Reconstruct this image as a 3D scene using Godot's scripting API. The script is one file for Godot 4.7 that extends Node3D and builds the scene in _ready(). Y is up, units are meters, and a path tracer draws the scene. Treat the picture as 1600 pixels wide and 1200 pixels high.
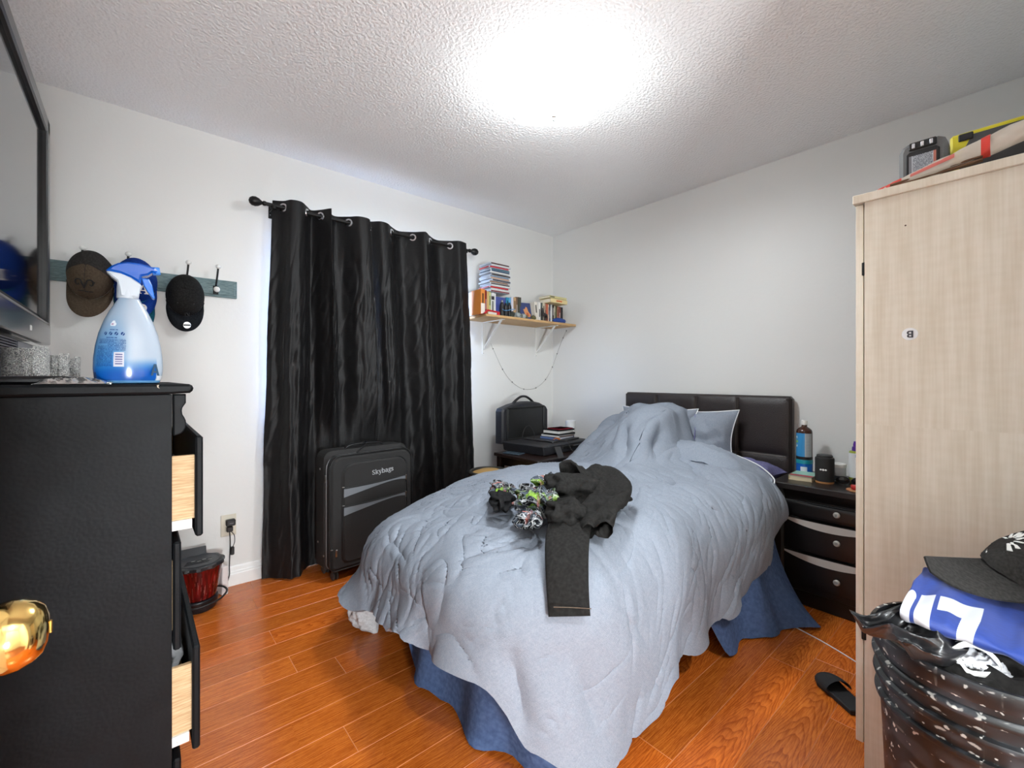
extends Node3D
# A bedroom seen from its doorway. Room axes: x runs along the window wall towards the bed head, -z runs towards the window wall, y is up.

const WALL_RIGHT := 2.917      # x of the wall behind the bed head
const WALL_BACK := 2.829       # -z of the wall with the window
const WALL_LEFT := -0.47
const WALL_FRONT := -0.22      # -z of the wall with the doorway
const CEIL := 2.44
const EYE := 1.131

var taken := {}
var mats := {}
var rng := RandomNumberGenerator.new()

func W(a: float, b: float, h: float) -> Vector3:
	return Vector3(a, h, -b)

# ------------------------------------------------------------------ mesh builder
class MB:
	var v := PackedVector3Array()
	var n := PackedVector3Array()
	var t := PackedVector2Array()
	var ix := PackedInt32Array()
	var xf := Transform3D()

	func at(x: Transform3D) -> MB:
		xf = x
		return self

	func mv(p: Vector3) -> MB:
		xf = Transform3D(Basis(), p)
		return self

	func poly(pts: Array, hint: Vector3, uvs: Array = []) -> MB:
		var q := []
		for p in pts:
			q.append(xf * p)
		var nn: Vector3 = (q[1] - q[0]).cross(q[2] - q[0])
		if nn.length() < 1e-14 and q.size() > 3:
			nn = (q[2] - q[0]).cross(q[3] - q[0])
		nn = nn.normalized()
		var flip := nn.dot(xf.basis * hint) < 0.0
		if flip:
			nn = -nn
		var b := v.size()
		for i in q.size():
			v.append(q[i])
			n.append(nn)
			t.append(uvs[i] if uvs.size() else Vector2(pts[i].x + pts[i].z, pts[i].y))
		for i in range(1, q.size() - 1):
			if flip:
				ix.append_array(PackedInt32Array([b, b + i, b + i + 1]))
			else:
				ix.append_array(PackedInt32Array([b, b + i + 1, b + i]))
		return self

	func box(c: Vector3, s: Vector3, r := 0.0) -> MB:
		var h := s * 0.5
		r = minf(r, minf(h.x, minf(h.y, h.z)) * 0.9)
		var S := [-1.0, 1.0]
		var inn := h - Vector3(r, r, r)
		for ax in 3:
			var u := (ax + 1) % 3
			var w := (ax + 2) % 3
			for sg in S:
				var pts := []
				for k in [[-1, -1], [1, -1], [1, 1], [-1, 1]]:
					var p := Vector3()
					p[ax] = sg * h[ax]
					p[u] = k[0] * inn[u]
					p[w] = k[1] * inn[w]
					pts.append(c + p)
				var nn := Vector3()
				nn[ax] = sg
				poly(pts, nn)
		if r > 0.0:
			for ax in 3:
				var u := (ax + 1) % 3
				var w := (ax + 2) % 3
				for su in S:
					for sw in S:
						var pts := []
						for k in [[-1, 0], [1, 0], [1, 1], [-1, 1]]:
							var p := Vector3()
							p[ax] = k[0] * inn[ax]
							p[u] = su * (h[u] if k[1] == 0 else inn[u])
							p[w] = sw * (inn[w] if k[1] == 0 else h[w])
							pts.append(c + p)
						var nn := Vector3()
						nn[u] = su
						nn[w] = sw
						poly(pts, nn)
			for sx in S:
				for sy in S:
					for sz in S:
						var g := Vector3(sx, sy, sz)
						poly([c + Vector3(sx * h.x, sy * inn.y, sz * inn.z), c + Vector3(sx * inn.x, sy * h.y, sz * inn.z), c + Vector3(sx * inn.x, sy * inn.y, sz * h.z)], g)
		return self

	# smooth sheet f(u, v), u and v from 0 to 1; its front faces du x dv
	func grid(nu: int, nv: int, f: Callable, flip := false, uvs := Vector2(1, 1), wrap_u := false, wrap_v := false) -> MB:
		var p := PackedVector3Array()
		p.resize((nu + 1) * (nv + 1))
		for i in nu + 1:
			for j in nv + 1:
				p[i * (nv + 1) + j] = xf * f.call(float(i) / nu, float(j) / nv)
		return sheet(nu, nv, p, flip, uvs, wrap_u, wrap_v)

	func sheet(nu: int, nv: int, p: PackedVector3Array, flip := false, uvs := Vector2(1, 1), wrap_u := false, wrap_v := false) -> MB:
		var b := v.size()
		var w := nv + 1
		for i in nu + 1:
			for j in w:
				var i0 := i - 1
				var i1 := i + 1
				var j0 := j - 1
				var j1 := j + 1
				if wrap_u:
					i0 = posmod(i - 1, nu)
					i1 = posmod(i + 1, nu)
				else:
					i0 = maxi(i0, 0)
					i1 = mini(i1, nu)
				if wrap_v:
					j0 = posmod(j - 1, nv)
					j1 = posmod(j + 1, nv)
				else:
					j0 = maxi(j0, 0)
					j1 = mini(j1, nv)
				var nn := (p[i1 * w + j] - p[i0 * w + j]).cross(p[i * w + j1] - p[i * w + j0])
				if nn.length_squared() < 1e-22:   # a pole: look from the ring beside it
					var ii := clampi(i, 1, nu - 1)
					var jj := clampi(j, 1, nv - 1)
					nn = (p[mini(ii + 1, nu) * w + jj] - p[(ii - 1) * w + jj]).cross(p[ii * w + mini(jj + 1, nv)] - p[ii * w + jj - 1])
				nn = nn.normalized()
				v.append(p[i * w + j])
				n.append(-nn if flip else nn)
				t.append(Vector2(float(i) / nu * uvs.x, float(j) / nv * uvs.y))
		for i in nu:
			for j in nv:
				var a := b + i * w + j
				var c := a + 1
				var d := a + w
				var e := d + 1
				if flip:
					ix.append_array(PackedInt32Array([a, d, c, d, e, c]))
				else:
					ix.append_array(PackedInt32Array([a, c, d, d, c, e]))
		return self

	# cloth with a thickness: upper sheet, lower sheet and the rim between them
	func cloth(nu: int, nv: int, f: Callable, th: float, uvs := Vector2(1, 1)) -> MB:
		var p := PackedVector3Array()
		var w := nv + 1
		p.resize((nu + 1) * w)
		for i in nu + 1:
			for j in w:
				p[i * w + j] = xf * f.call(float(i) / nu, float(j) / nv)
		return cloth_sheet(nu, nv, p, th, uvs)

	func cloth_sheet(nu: int, nv: int, p: PackedVector3Array, th: float, uvs := Vector2(1, 1)) -> MB:
		var w := nv + 1
		var b := v.size()
		sheet(nu, nv, p, false, uvs)
		var q := PackedVector3Array()
		q.resize(p.size())
		for k in p.size():
			q[k] = p[k] - n[b + k] * th
		sheet(nu, nv, q, true, uvs)
		for s in 2:
			var rim := PackedVector3Array()
			for i in nu + 1:
				rim.append(p[i * w + s * nv])
				rim.append(q[i * w + s * nv])
			sheet(nu, 1, rim, s == 0, uvs)
			rim = PackedVector3Array()
			for j in w:
				rim.append(p[s * nu * w + j])
				rim.append(q[s * nu * w + j])
			sheet(nv, 1, rim, s == 1, uvs)
		return self

	# profile: Vector2(radius, height) from bottom to top; corners sharper than 40 degrees stay sharp. sq squashes x and z
	func lathe(pr: Array, seg := 24, sq := Vector2(1, 1), uvs := Vector2(1, 1)) -> MB:
		var runs := [[pr[0]]]
		for k in range(1, pr.size()):
			runs[-1].append(pr[k])
			if k < pr.size() - 1:
				var d0: Vector2 = (pr[k] - pr[k - 1]).normalized()
				var d1: Vector2 = (pr[k + 1] - pr[k]).normalized()
				if d0.dot(d1) < 0.76:
					runs.append([pr[k]])
		var lo: float = pr[0].y
		var hi: float = pr[-1].y
		for r in runs:
			var p := PackedVector3Array()
			for k in r.size():
				for j in seg + 1:
					var an := TAU * j / seg
					p.append(xf * Vector3(r[k].x * cos(an) * sq.x, r[k].y, r[k].x * sin(an) * sq.y))
			var b := v.size()
			sheet(r.size() - 1, seg, p, false, uvs, false, true)
			for k in r.size():
				for j in seg + 1:
					t[b + k * (seg + 1) + j] = Vector2(1.0 - float(j) / seg, 1.0 - (r[k].y - lo) / maxf(1e-6, hi - lo)) * uvs
		return self

	func tube(pts: Array, r, seg := 8, caps := true, flat := 1.0) -> MB:
		var p := PackedVector3Array()
		var up := Vector3.UP
		var d0: Vector3 = (pts[1] - pts[0]).normalized()
		if absf(d0.dot(up)) > 0.9:
			up = Vector3.RIGHT
		var side := d0.cross(up).normalized()
		var m := pts.size()
		for k in m:
			var d: Vector3 = (pts[mini(k + 1, m - 1)] - pts[maxi(k - 1, 0)]).normalized()
			side = (side - d * side.dot(d)).normalized()
			var nrm := side.cross(d).normalized()
			var rr: float = r[k] if r is Array else r
			for j in seg + 1:
				var an := TAU * j / seg
				p.append(xf * (pts[k] + (side * cos(an) + nrm * sin(an) * flat) * rr))
		sheet(m - 1, seg, p, true, Vector2(1, 1), false, true)
		if caps:
			for e in [0, m - 1]:
				var ring := []
				for j in seg:
					ring.append(xf.affine_inverse() * p[e * (seg + 1) + j])
				poly(ring, (pts[0] - pts[1]) if e == 0 else (pts[m - 1] - pts[m - 2]))
		return self

	# outline in the xy plane, pushed from z = -d/2 to d/2; bevel c cuts the rims of both faces
	func extrude(o: Array, d: float, c := 0.0) -> MB:
		var pl := PackedVector2Array(o)
		if Geometry2D.is_polygon_clockwise(pl):
			pl.reverse()
		var m := pl.size()
		var inner := PackedVector2Array()
		for i in m:
			var e0 := (pl[i] - pl[(i + m - 1) % m]).normalized()
			var e1 := (pl[(i + 1) % m] - pl[i]).normalized()
			var n0 := Vector2(-e0.y, e0.x)
			var n1 := Vector2(-e1.y, e1.x)
			var mm := (n0 + n1).normalized()
			inner.append(pl[i] + mm * c / maxf(0.35, mm.dot(n0)))
		var tri := Geometry2D.triangulate_polygon(inner if c > 0.0 else pl)
		for s in [-1.0, 1.0]:
			for k in range(0, tri.size(), 3):
				var q := []
				for l in 3:
					var w: Vector2 = inner[tri[k + l]] if c > 0.0 else pl[tri[k + l]]
					q.append(Vector3(w.x, w.y, s * d * 0.5))
				poly(q, Vector3(0, 0, s))
		var hz := d * 0.5 - c
		for i in m:
			var a := pl[i]
			var b := pl[(i + 1) % m]
			var e := (b - a).normalized()
			var out := Vector3(e.y, -e.x, 0)
			poly([Vector3(a.x, a.y, -hz), Vector3(b.x, b.y, -hz), Vector3(b.x, b.y, hz), Vector3(a.x, a.y, hz)], out)
			if c > 0.0:
				var ia := inner[i]
				var ib := inner[(i + 1) % m]
				for s in [-1.0, 1.0]:
					poly([Vector3(a.x, a.y, s * hz), Vector3(b.x, b.y, s * hz), Vector3(ib.x, ib.y, s * d * 0.5), Vector3(ia.x, ia.y, s * d * 0.5)], out + Vector3(0, 0, s))
		return self

	func ball(c: Vector3, r: Vector3, nu := 12, nv := 18, e := 1.0) -> MB:
		var pw := func(x: float) -> float: return signf(x) * pow(absf(x), e)
		return grid(nu, nv, func(a: float, b: float) -> Vector3:
			var la := (a - 0.5) * PI
			var lo := b * TAU
			return c + Vector3(r.x * pw.call(cos(la)) * pw.call(cos(lo)), r.y * pw.call(sin(la)), r.z * pw.call(cos(la)) * pw.call(sin(lo))), false, Vector2(1, 1), false, true)

	func mesh() -> ArrayMesh:
		var arr := []
		arr.resize(Mesh.ARRAY_MAX)
		arr[Mesh.ARRAY_VERTEX] = v
		arr[Mesh.ARRAY_NORMAL] = n
		arr[Mesh.ARRAY_TEX_UV] = t
		arr[Mesh.ARRAY_INDEX] = ix
		var m := ArrayMesh.new()
		m.add_surface_from_arrays(Mesh.PRIMITIVE_TRIANGLES, arr)
		return m

# ------------------------------------------------------------------ naming and tagging
func numbered(parent: Node, called: String) -> String:
	var key := str(parent.get_instance_id()) + called
	var k: int = taken.get(key, 0)
	taken[key] = k + 1
	return called if k == 0 else "%s_%03d" % [called, k]

func put(parent: Node, o: Node3D, called: String) -> void:
	o.name = numbered(parent, called)
	parent.add_child(o, true)

func tag(o: Node3D, label: String, category: String, group := "") -> Node3D:
	o.set_meta("label", label)
	o.set_meta("category", category)
	if group:
		o.set_meta("group", group)
	return o

func thing(called: String, label: String, category: String, p := Vector3(), turn := 0.0, group := "") -> Node3D:
	var o := Node3D.new()
	put(self, o, called)
	o.position = p
	o.rotation.y = turn
	return tag(o, label, category, group)

func part(parent: Node, called: String, m, material: Material, p := Vector3(), r := Vector3()) -> MeshInstance3D:
	var o := MeshInstance3D.new()
	o.mesh = m.mesh() if m is MB else m
	o.material_override = material
	put(parent, o, called)
	o.position = p
	o.rotation = r
	return o

func solo(called: String, m, material: Material, label: String, category: String, p := Vector3(), r := Vector3(), group := "") -> MeshInstance3D:
	var o := part(self, called, m, material, p, r)
	tag(o, label, category, group)
	return o

func struct(called: String, m, material: Material, p := Vector3()) -> MeshInstance3D:
	var o := part(self, called, m, material, p)
	o.set_meta("kind", "structure")
	return o

func mb() -> MB:
	return MB.new()

# ------------------------------------------------------------------ materials
func mat(c: Color, rough := 0.6, metal := 0.0, spec := 0.5) -> StandardMaterial3D:
	var key := "%s %s %s %s" % [c, rough, metal, spec]
	if mats.has(key):
		return mats[key]
	var m := StandardMaterial3D.new()
	m.albedo_color = c
	m.roughness = rough
	m.metallic = metal
	m.metallic_specular = spec
	mats[key] = m
	return m

func C(r: int, g: int, b: int) -> Color:
	return Color(r / 255.0, g / 255.0, b / 255.0)

func fn(seed_: int, oct := 1) -> FastNoiseLite:
	var f := FastNoiseLite.new()
	f.noise_type = FastNoiseLite.TYPE_SIMPLEX_SMOOTH
	f.seed = seed_
	f.frequency = 1.0
	f.fractal_type = FastNoiseLite.FRACTAL_FBM if oct > 1 else FastNoiseLite.FRACTAL_NONE
	f.fractal_octaves = oct
	return f

func noise_tex(freq: float, seed_: int, size := 512, normal := false, bump := 4.0, oct := 3, ramp: Array = []) -> NoiseTexture2D:
	var f := FastNoiseLite.new()
	f.noise_type = FastNoiseLite.TYPE_SIMPLEX_SMOOTH
	f.frequency = freq
	f.seed = seed_
	f.fractal_octaves = oct
	var x := NoiseTexture2D.new()
	x.width = size
	x.height = size
	x.seamless = true
	x.noise = f
	x.as_normal_map = normal
	x.bump_strength = bump
	if ramp.size():
		var g := Gradient.new()
		g.offsets = PackedFloat32Array([0.0, 1.0] if ramp.size() == 2 else [0.0, 0.5, 1.0])
		g.colors = PackedColorArray(ramp)
		x.color_ramp = g
	return x

func tri(m: StandardMaterial3D, s: Vector3, world := false) -> StandardMaterial3D:
	m.uv1_triplanar = true
	m.uv1_world_triplanar = world
	m.uv1_scale = s
	return m

func tex_from(w: int, h: int, f: Callable) -> ImageTexture:
	var d := PackedByteArray()
	d.resize(w * h * 3)
	for y in h:
		for x in w:
			var c: Color = f.call(x, y)
			var k := (y * w + x) * 3
			d[k] = clampi(int(c.r * 255.0), 0, 255)
			d[k + 1] = clampi(int(c.g * 255.0), 0, 255)
			d[k + 2] = clampi(int(c.b * 255.0), 0, 255)
	return ImageTexture.create_from_image(Image.create_from_data(w, h, false, Image.FORMAT_RGB8, d))

func text(parent: Node, called: String, s: String, size: float, material: Material, p: Vector3, r: Vector3, family := "Droid Sans", bold := true, deep := 0.0012) -> MeshInstance3D:
	var tm := TextMesh.new()
	var sf := SystemFont.new()
	sf.font_names = PackedStringArray([family])
	sf.font_weight = 700 if bold else 400
	tm.font = sf
	tm.text = s
	tm.font_size = 64
	tm.pixel_size = size / 46.0
	tm.depth = deep
	return part(parent, called, tm, material, p, r)

# a smooth sheet through a net of points (rows of Vector3)
func net(rows: Array, u: float, w: float) -> Vector3:
	var nr := rows.size()
	var col := []
	var fu := u * (nr - 1)
	var iu := mini(int(fu), nr - 2)
	for k in [iu - 1, iu, iu + 1, iu + 2]:
		var row: Array = rows[clampi(k, 0, nr - 1)]
		var fw := w * (row.size() - 1)
		var iw := mini(int(fw), row.size() - 2)
		var p0: Vector3 = row[maxi(iw - 1, 0)]
		var p1: Vector3 = row[iw]
		var p2: Vector3 = row[iw + 1]
		var p3: Vector3 = row[mini(iw + 2, row.size() - 1)]
		col.append(p1.cubic_interpolate(p2, p0, p3, fw - iw))
	return col[1].cubic_interpolate(col[2], col[0], col[3], fu - iu)

func curve(pts: Array, steps: int) -> Array:
	var out := []
	for i in steps + 1:
		out.append(net([pts, pts], 0.0, float(i) / steps))
	return out

# ------------------------------------------------------------------ the scene
func _ready() -> void:
	rng.seed = 7
	var cam := Camera3D.new()
	cam.name = "camera"
	add_child(cam)
	cam.position = Vector3(0, EYE, 0)
	cam.rotation.y = -deg_to_rad(40.55)
	var near := 0.05
	var full := 2.0 * near * 600.0 / 686.0
	cam.set_frustum(full, Vector2(0, -full * 8.0 / 1200.0), near, 60.0)
	cam.current = true

	var env := Environment.new()
	var sky := Sky.new()
	var sm := ProceduralSkyMaterial.new()
	sm.sky_top_color = Color(0.55, 0.72, 1.0)
	sm.sky_horizon_color = Color(0.86, 0.93, 1.0)
	sm.ground_horizon_color = Color(0.6, 0.62, 0.62)
	sm.ground_bottom_color = Color(0.4, 0.4, 0.4)
	sm.energy_multiplier = 20.0
	sky.sky_material = sm
	env.background_mode = Environment.BG_SKY
	env.sky = sky
	env.tonemap_mode = Environment.TONE_MAPPER_LINEAR
	env.tonemap_exposure = 1.2
	env.sdfgi_enabled = true
	env.ssao_enabled = true
	env.ssil_enabled = true
	var we := WorldEnvironment.new()
	we.name = "environment"
	we.environment = env
	add_child(we)

	make_materials()
	build_room()
	build_ceiling_light()
	build_added_hall_lamps()
	build_curtains()
	build_bed()
	build_bed_clothes()
	build_dresser()
	build_tv()
	build_dresser_top()
	build_wardrobe()
	build_wardrobe_top()
	build_bucket()
	build_night_stand_right()
	build_night_stand_left()
	build_suitcase()
	build_shelf()
	build_caps()
	build_small()

var M := {}

func make_materials() -> void:
	var wall := mat(C(226, 225, 222), 0.45)
	wall.normal_enabled = true
	wall.normal_texture = noise_tex(0.03, 3, 512, true, 3.0, 4)
	wall.normal_scale = 0.12
	M.wall = tri(wall, Vector3(2, 2, 2), true)
	var ceil_ := mat(C(246, 246, 246), 0.9, 0.0, 0.3)
	ceil_.normal_enabled = true
	ceil_.normal_texture = noise_tex(0.07, 5, 512, true, 6.0, 3)
	ceil_.normal_scale = 0.5
	M.ceil = tri(ceil_, Vector3(1.6, 1.6, 1.6), true)
	M.trim = mat(C(236, 236, 234), 0.35)
	# laminate: eight strips of grain, straight and flat-sawn, one per plank
	var nz := fn(11, 2)
	var base := Color(0.85, 0.475, 0.18)
	var dark := Color(0.64, 0.30, 0.095)
	var lite := Color(0.87, 0.54, 0.23)
	var grain := tex_from(1024, 1024, func(x: int, y: int) -> Color:
		var k := y / 128
		var dy := (y % 128 - 64) / 64.0
		var fx := x / 1024.0
		var streak := nz.get_noise_2d(fx * 9.0 + k * 31.0, y * 0.11) * 0.5 + nz.get_noise_2d(fx * 34.0 + k * 7.0, y * 0.45) * 0.4
		var bend := nz.get_noise_2d(fx * 5.0 + k * 17.0, dy * 1.3) * 0.05
		var yc: float = dy - [0.1, 0.5, -0.1, -0.6, 0.0, 0.3, -0.2, 0.7][k]
		var ring := 0.0
		if k % 2 == 0:
			ring = (fx + 0.30 * yc * yc + bend) * (26.0 + 6.0 * sin(k * 1.7))
		else:
			ring = (fx * 0.10 + 0.42 * absf(yc) + bend * 1.2) * 26.0
		var r := ring - floorf(ring)
		var line := pow(r, 3.0)
		var tone := clampf(0.42 + streak * 0.5 - line * 0.42, 0.0, 1.0)
		var c := dark.lerp(base, clampf(tone * 2.0, 0.0, 1.0)).lerp(lite, clampf(tone * 2.0 - 1.0, 0.0, 1.0))
		return c)
	for k in 3:
		var f := StandardMaterial3D.new()
		f.albedo_texture = grain
		f.albedo_color = [Color(1, 1, 1), Color(0.93, 0.92, 0.9), Color(1, 0.96, 0.93)][k]
		f.roughness = 0.22
		f.metallic_specular = 0.5
		M["plank%d" % k] = f
	M.seam = mat(C(212, 128, 72), 0.35)  # paler than the planks, stands in for light on their bevels
	var fm := mat(C(120, 62, 30), 0.5)
	M.under = fm
	M.black_metal = mat(C(26, 25, 25), 0.45, 0.4)
	M.chrome = mat(C(205, 205, 208), 0.18, 1.0)
	M.steel = mat(C(190, 188, 184), 0.3, 1.0)
	M.white_plastic = mat(C(232, 231, 227), 0.4)
	M.black_plastic = mat(C(24, 24, 26), 0.42)
	M.white_cloth = cloth_mat(Color(0.86, 0.86, 0.87), 0.9, 41, 30.0)
	# duvet: heathered blue grey linen
	var heather := tex_from(512, 512, func(x: int, y: int) -> Color:
		var warp := nz.get_noise_2d(x * 0.55, y * 0.035 + 90.0) * 0.5 + nz.get_noise_2d(x * 0.035 + 50.0, y * 0.55) * 0.5
		var slow := nz.get_noise_2d(x * 0.02, y * 0.02) * 0.25
		var s := clampf(0.5 + warp * 0.75 + slow * 0.3, 0.0, 1.0)
		return Color(0.43, 0.465, 0.525).lerp(Color(0.66, 0.68, 0.71), s))
	var weave := Image.create_empty(256, 256, false, Image.FORMAT_RGB8)
	for y in 256:
		for x in 256:
			var g := 0.5 + 0.22 * sin(x * TAU / 8.0) * cos(y * TAU / 8.0) + nz.get_noise_2d(x * 0.6, y * 0.1) * 0.2 + nz.get_noise_2d(x * 0.1, y * 0.6) * 0.2
			weave.set_pixel(x, y, Color(g, g, g))
	weave.bump_map_to_normal_map(3.0)
	M.weave = ImageTexture.create_from_image(weave)
	var du := StandardMaterial3D.new()
	du.albedo_texture = heather
	du.roughness = 0.95
	du.metallic_specular = 0.2
	du.normal_enabled = true
	du.normal_texture = M.weave
	du.normal_scale = 0.35
	M.duvet = tri(du, Vector3(5, 5, 5))
	M.skirt = cloth_mat(Color(0.29, 0.385, 0.56), 0.9, 43, 14.0)
	M.purple = cloth_mat(Color(0.47, 0.46, 0.64), 0.9, 44, 14.0)
	M.jeans = cloth_mat(Color(0.105, 0.10, 0.095), 0.95, 45, 24.0)
	M.piping = mat(C(232, 233, 235), 0.8)

func cloth_mat(c: Color, rough: float, seed_: int, scale: float) -> StandardMaterial3D:
	var m := StandardMaterial3D.new()
	m.albedo_texture = noise_tex(0.05, seed_, 256, false, 1.0, 4, [c.darkened(0.18), c.lightened(0.1)])
	m.roughness = rough
	m.metallic_specular = 0.25
	m.normal_enabled = true
	m.normal_texture = M.weave if M.has("weave") else noise_tex(0.2, seed_, 256, true, 2.0)
	m.normal_scale = 0.15
	return tri(m, Vector3(scale, scale, scale) * 0.25)

func slab_hole(lo: Vector2, hi: Vector2, h0: Vector2, h1: Vector2, d: float) -> MB:
	# wall in the xy plane with one rectangular opening
	var m := mb()
	for r in [[lo.x, lo.y, h0.x, hi.y], [h1.x, lo.y, hi.x, hi.y], [h0.x, lo.y, h1.x, h0.y], [h0.x, h1.y, h1.x, hi.y]]:
		if r[2] - r[0] > 0.001 and r[3] - r[1] > 0.001:
			m.box(Vector3((r[0] + r[2]) / 2, (r[1] + r[3]) / 2, 0), Vector3(r[2] - r[0], r[3] - r[1], d))
	return m

const WIN := [0.63, 0.92, 1.85, 2.04]   # a0, h0, a1, h1 of the window opening behind the curtains
const DOOR := [-0.12, 0.0, 1.0, 2.06]  # opening widened to let more of the added hallway light in

func build_room() -> void:
	var T := 0.12
	var m: MB = slab_hole(Vector2(WALL_LEFT - T, 0), Vector2(WALL_RIGHT + T, CEIL), Vector2(WIN[0], WIN[1]), Vector2(WIN[2], WIN[3]), T)
	struct("wall_back", m, M.wall, Vector3(0, 0, -WALL_BACK - T / 2))
	struct("wall_right", mb().box(Vector3(WALL_RIGHT + T / 2, CEIL / 2, -(WALL_BACK + WALL_FRONT) / 2), Vector3(T, CEIL, WALL_BACK - WALL_FRONT)), M.wall)
	struct("wall_left", mb().box(Vector3(WALL_LEFT - T / 2, CEIL / 2, -(WALL_BACK + WALL_FRONT) / 2), Vector3(T, CEIL, WALL_BACK - WALL_FRONT)), M.wall)
	m = slab_hole(Vector2(WALL_LEFT - T, 0), Vector2(WALL_RIGHT + T, CEIL), Vector2(DOOR[0], DOOR[1]), Vector2(DOOR[2], DOOR[3]), T)
	struct("wall_front", m, M.wall, Vector3(0, 0, -WALL_FRONT + T / 2))
	struct("ceiling", mb().box(Vector3((WALL_LEFT + WALL_RIGHT) / 2, CEIL + 0.06, -(WALL_BACK + WALL_FRONT) / 2), Vector3(WALL_RIGHT - WALL_LEFT + 2 * T, 0.12, WALL_BACK - WALL_FRONT + 2 * T)), M.ceil)
	# hallway behind the doorway
	var hz := -WALL_FRONT + T
	struct("wall_hallway_left", mb().box(Vector3(-1.06, CEIL / 2, hz + 0.65), Vector3(T, CEIL, 1.3)), M.wall)
	struct("wall_hallway_right", mb().box(Vector3(1.56, CEIL / 2, hz + 0.65), Vector3(T, CEIL, 1.3)), M.wall)
	struct("wall_hallway_far", mb().box(Vector3(0.25, CEIL / 2, hz + 1.36), Vector3(2.74, CEIL, T)), M.wall)
	struct("wall_hallway_near", mb().box(Vector3(-0.80, CEIL / 2, hz - T / 2), Vector3(0.42, CEIL, T)), M.wall)
	struct("ceiling_hallway", mb().box(Vector3(0.25, CEIL + 0.06, hz + 0.71), Vector3(2.74, 0.12, 1.42)), M.ceil)
	struct("floor_hallway", mb().box(Vector3(0.25, -0.06, hz + 0.71), Vector3(2.74, 0.12, 1.42)), M.under)
	# floor: a sub-floor that carries every laminate plank
	var fl := struct("floor", mb().box(Vector3((WALL_LEFT + WALL_RIGHT) / 2, -0.066, -(WALL_BACK + WALL_FRONT) / 2 + T / 2), Vector3(WALL_RIGHT - WALL_LEFT + 2 * T, 0.108, WALL_BACK - WALL_FRONT + T)), M.under)
	var known := {0: 1.96, 1: 2.417, -1: 2.087, -2: 1.759, 10: 0.472, 12: 0.453, 15: 0.453, 3: 1.35, 5: 0.95, 8: 1.02, 11: 1.05, 13: 0.98, 14: 1.15}
	var wid := 0.1272
	for row in range(-8, 19):
		var b0 := 0.5515 + row * wid
		var b1 := b0 + wid
		b0 = maxf(b0, WALL_FRONT - T)
		b1 = minf(b1, WALL_BACK)
		if b1 - b0 < 0.01:
			continue
		var j: float = known.get(row, fposmod(row * 0.437 + 0.31, 1.21))
		j = fposmod(j - WALL_LEFT, 1.21) + WALL_LEFT - 1.21
		while j < WALL_RIGHT:
			var a0 := maxf(j, WALL_LEFT)
			var a1 := minf(j + 1.21, WALL_RIGHT)
			j += 1.21
			if a1 - a0 < 0.02:
				continue
			var variant := rng.randi() % 8
			if row < 4 and rng.randf() < 0.75:
				variant = (variant / 2) * 2
			elif row >= 4 and rng.randf() < 0.7:
				variant = (variant / 2) * 2 + 1
			var pl := plank(a1 - a0, b1 - b0, variant, rng.randf())
			var o := MeshInstance3D.new()
			o.mesh = pl
			var tone: Material = M["plank%d" % (rng.randi() % 3)]
			o.set_surface_override_material(0, tone)
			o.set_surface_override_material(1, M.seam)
			put(fl, o, "plank")
			o.position = Vector3(a0, 0, -b0)
	# baseboards
	var prof := [Vector2(0, 0), Vector2(0.014, 0), Vector2(0.014, 0.062), Vector2(0.011, 0.066), Vector2(0.011, 0.074), Vector2(0.008, 0.08), Vector2(0.006, 0.098), Vector2(0.003, 0.104), Vector2(0, 0.104)]
	var bl := WALL_RIGHT - WALL_LEFT
	struct("baseboard_back", mb().at(Transform3D(Basis(Vector3(0, 0, 1), Vector3(0, 1, 0), Vector3(-1, 0, 0)), Vector3((WALL_LEFT + WALL_RIGHT) / 2, 0, -WALL_BACK))).extrude(prof, bl), M.trim)
	var rl := WALL_BACK - WALL_FRONT
	struct("baseboard_right", mb().at(Transform3D(Basis(Vector3(-1, 0, 0), Vector3(0, 1, 0), Vector3(0, 0, -1)), Vector3(WALL_RIGHT, 0, -(WALL_BACK + WALL_FRONT) / 2))).extrude(prof, rl), M.trim)
	struct("baseboard_left", mb().at(Transform3D(Basis(Vector3(1, 0, 0), Vector3(0, 1, 0), Vector3(0, 0, 1)), Vector3(WALL_LEFT, 0, -(WALL_BACK + WALL_FRONT) / 2))).extrude(prof, rl), M.trim)
	# window behind the curtains: frame, sashes, panes, sill
	var wa0: float = WIN[0]
	var wh0: float = WIN[1]
	var ww: float = WIN[2] - wa0
	var wh: float = WIN[3] - wh0
	var z := -WALL_BACK - 0.07
	var win := Node3D.new()
	put(self, win, "window_1")
	win.set_meta("kind", "structure")
	win.position = Vector3(wa0, wh0, z)
	part(win, "window_frame", slab_hole(Vector2(0, 0), Vector2(ww, wh), Vector2(0.045, 0.045), Vector2(ww - 0.045, wh - 0.045), 0.06), M.trim)
	part(win, "mullion", mb().box(Vector3(ww / 2, wh / 2, 0), Vector3(0.05, wh - 0.09, 0.05), 0.004), M.trim)
	var glass := StandardMaterial3D.new()
	glass.transparency = BaseMaterial3D.TRANSPARENCY_ALPHA
	glass.albedo_color = Color(0.95, 0.98, 1.0, 0.06)
	glass.roughness = 0.02
	M.glass = glass
	for s in 2:
		part(win, "pane", mb().box(Vector3(ww * (0.27 + 0.46 * s), wh / 2, 0), Vector3(ww / 2 - 0.07, wh - 0.09, 0.005)), glass)
	part(win, "window_sill", mb().box(Vector3(ww / 2, -0.0125, 0.04), Vector3(ww - 0.004, 0.025, 0.06), 0.004), M.trim)
	# door leaf, standing open at the left of the camera, with its brass knob
	var door := struct("door_1", door_leaf(), M.trim, Vector3(-0.1375, 0.008, -WALL_FRONT))
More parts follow.
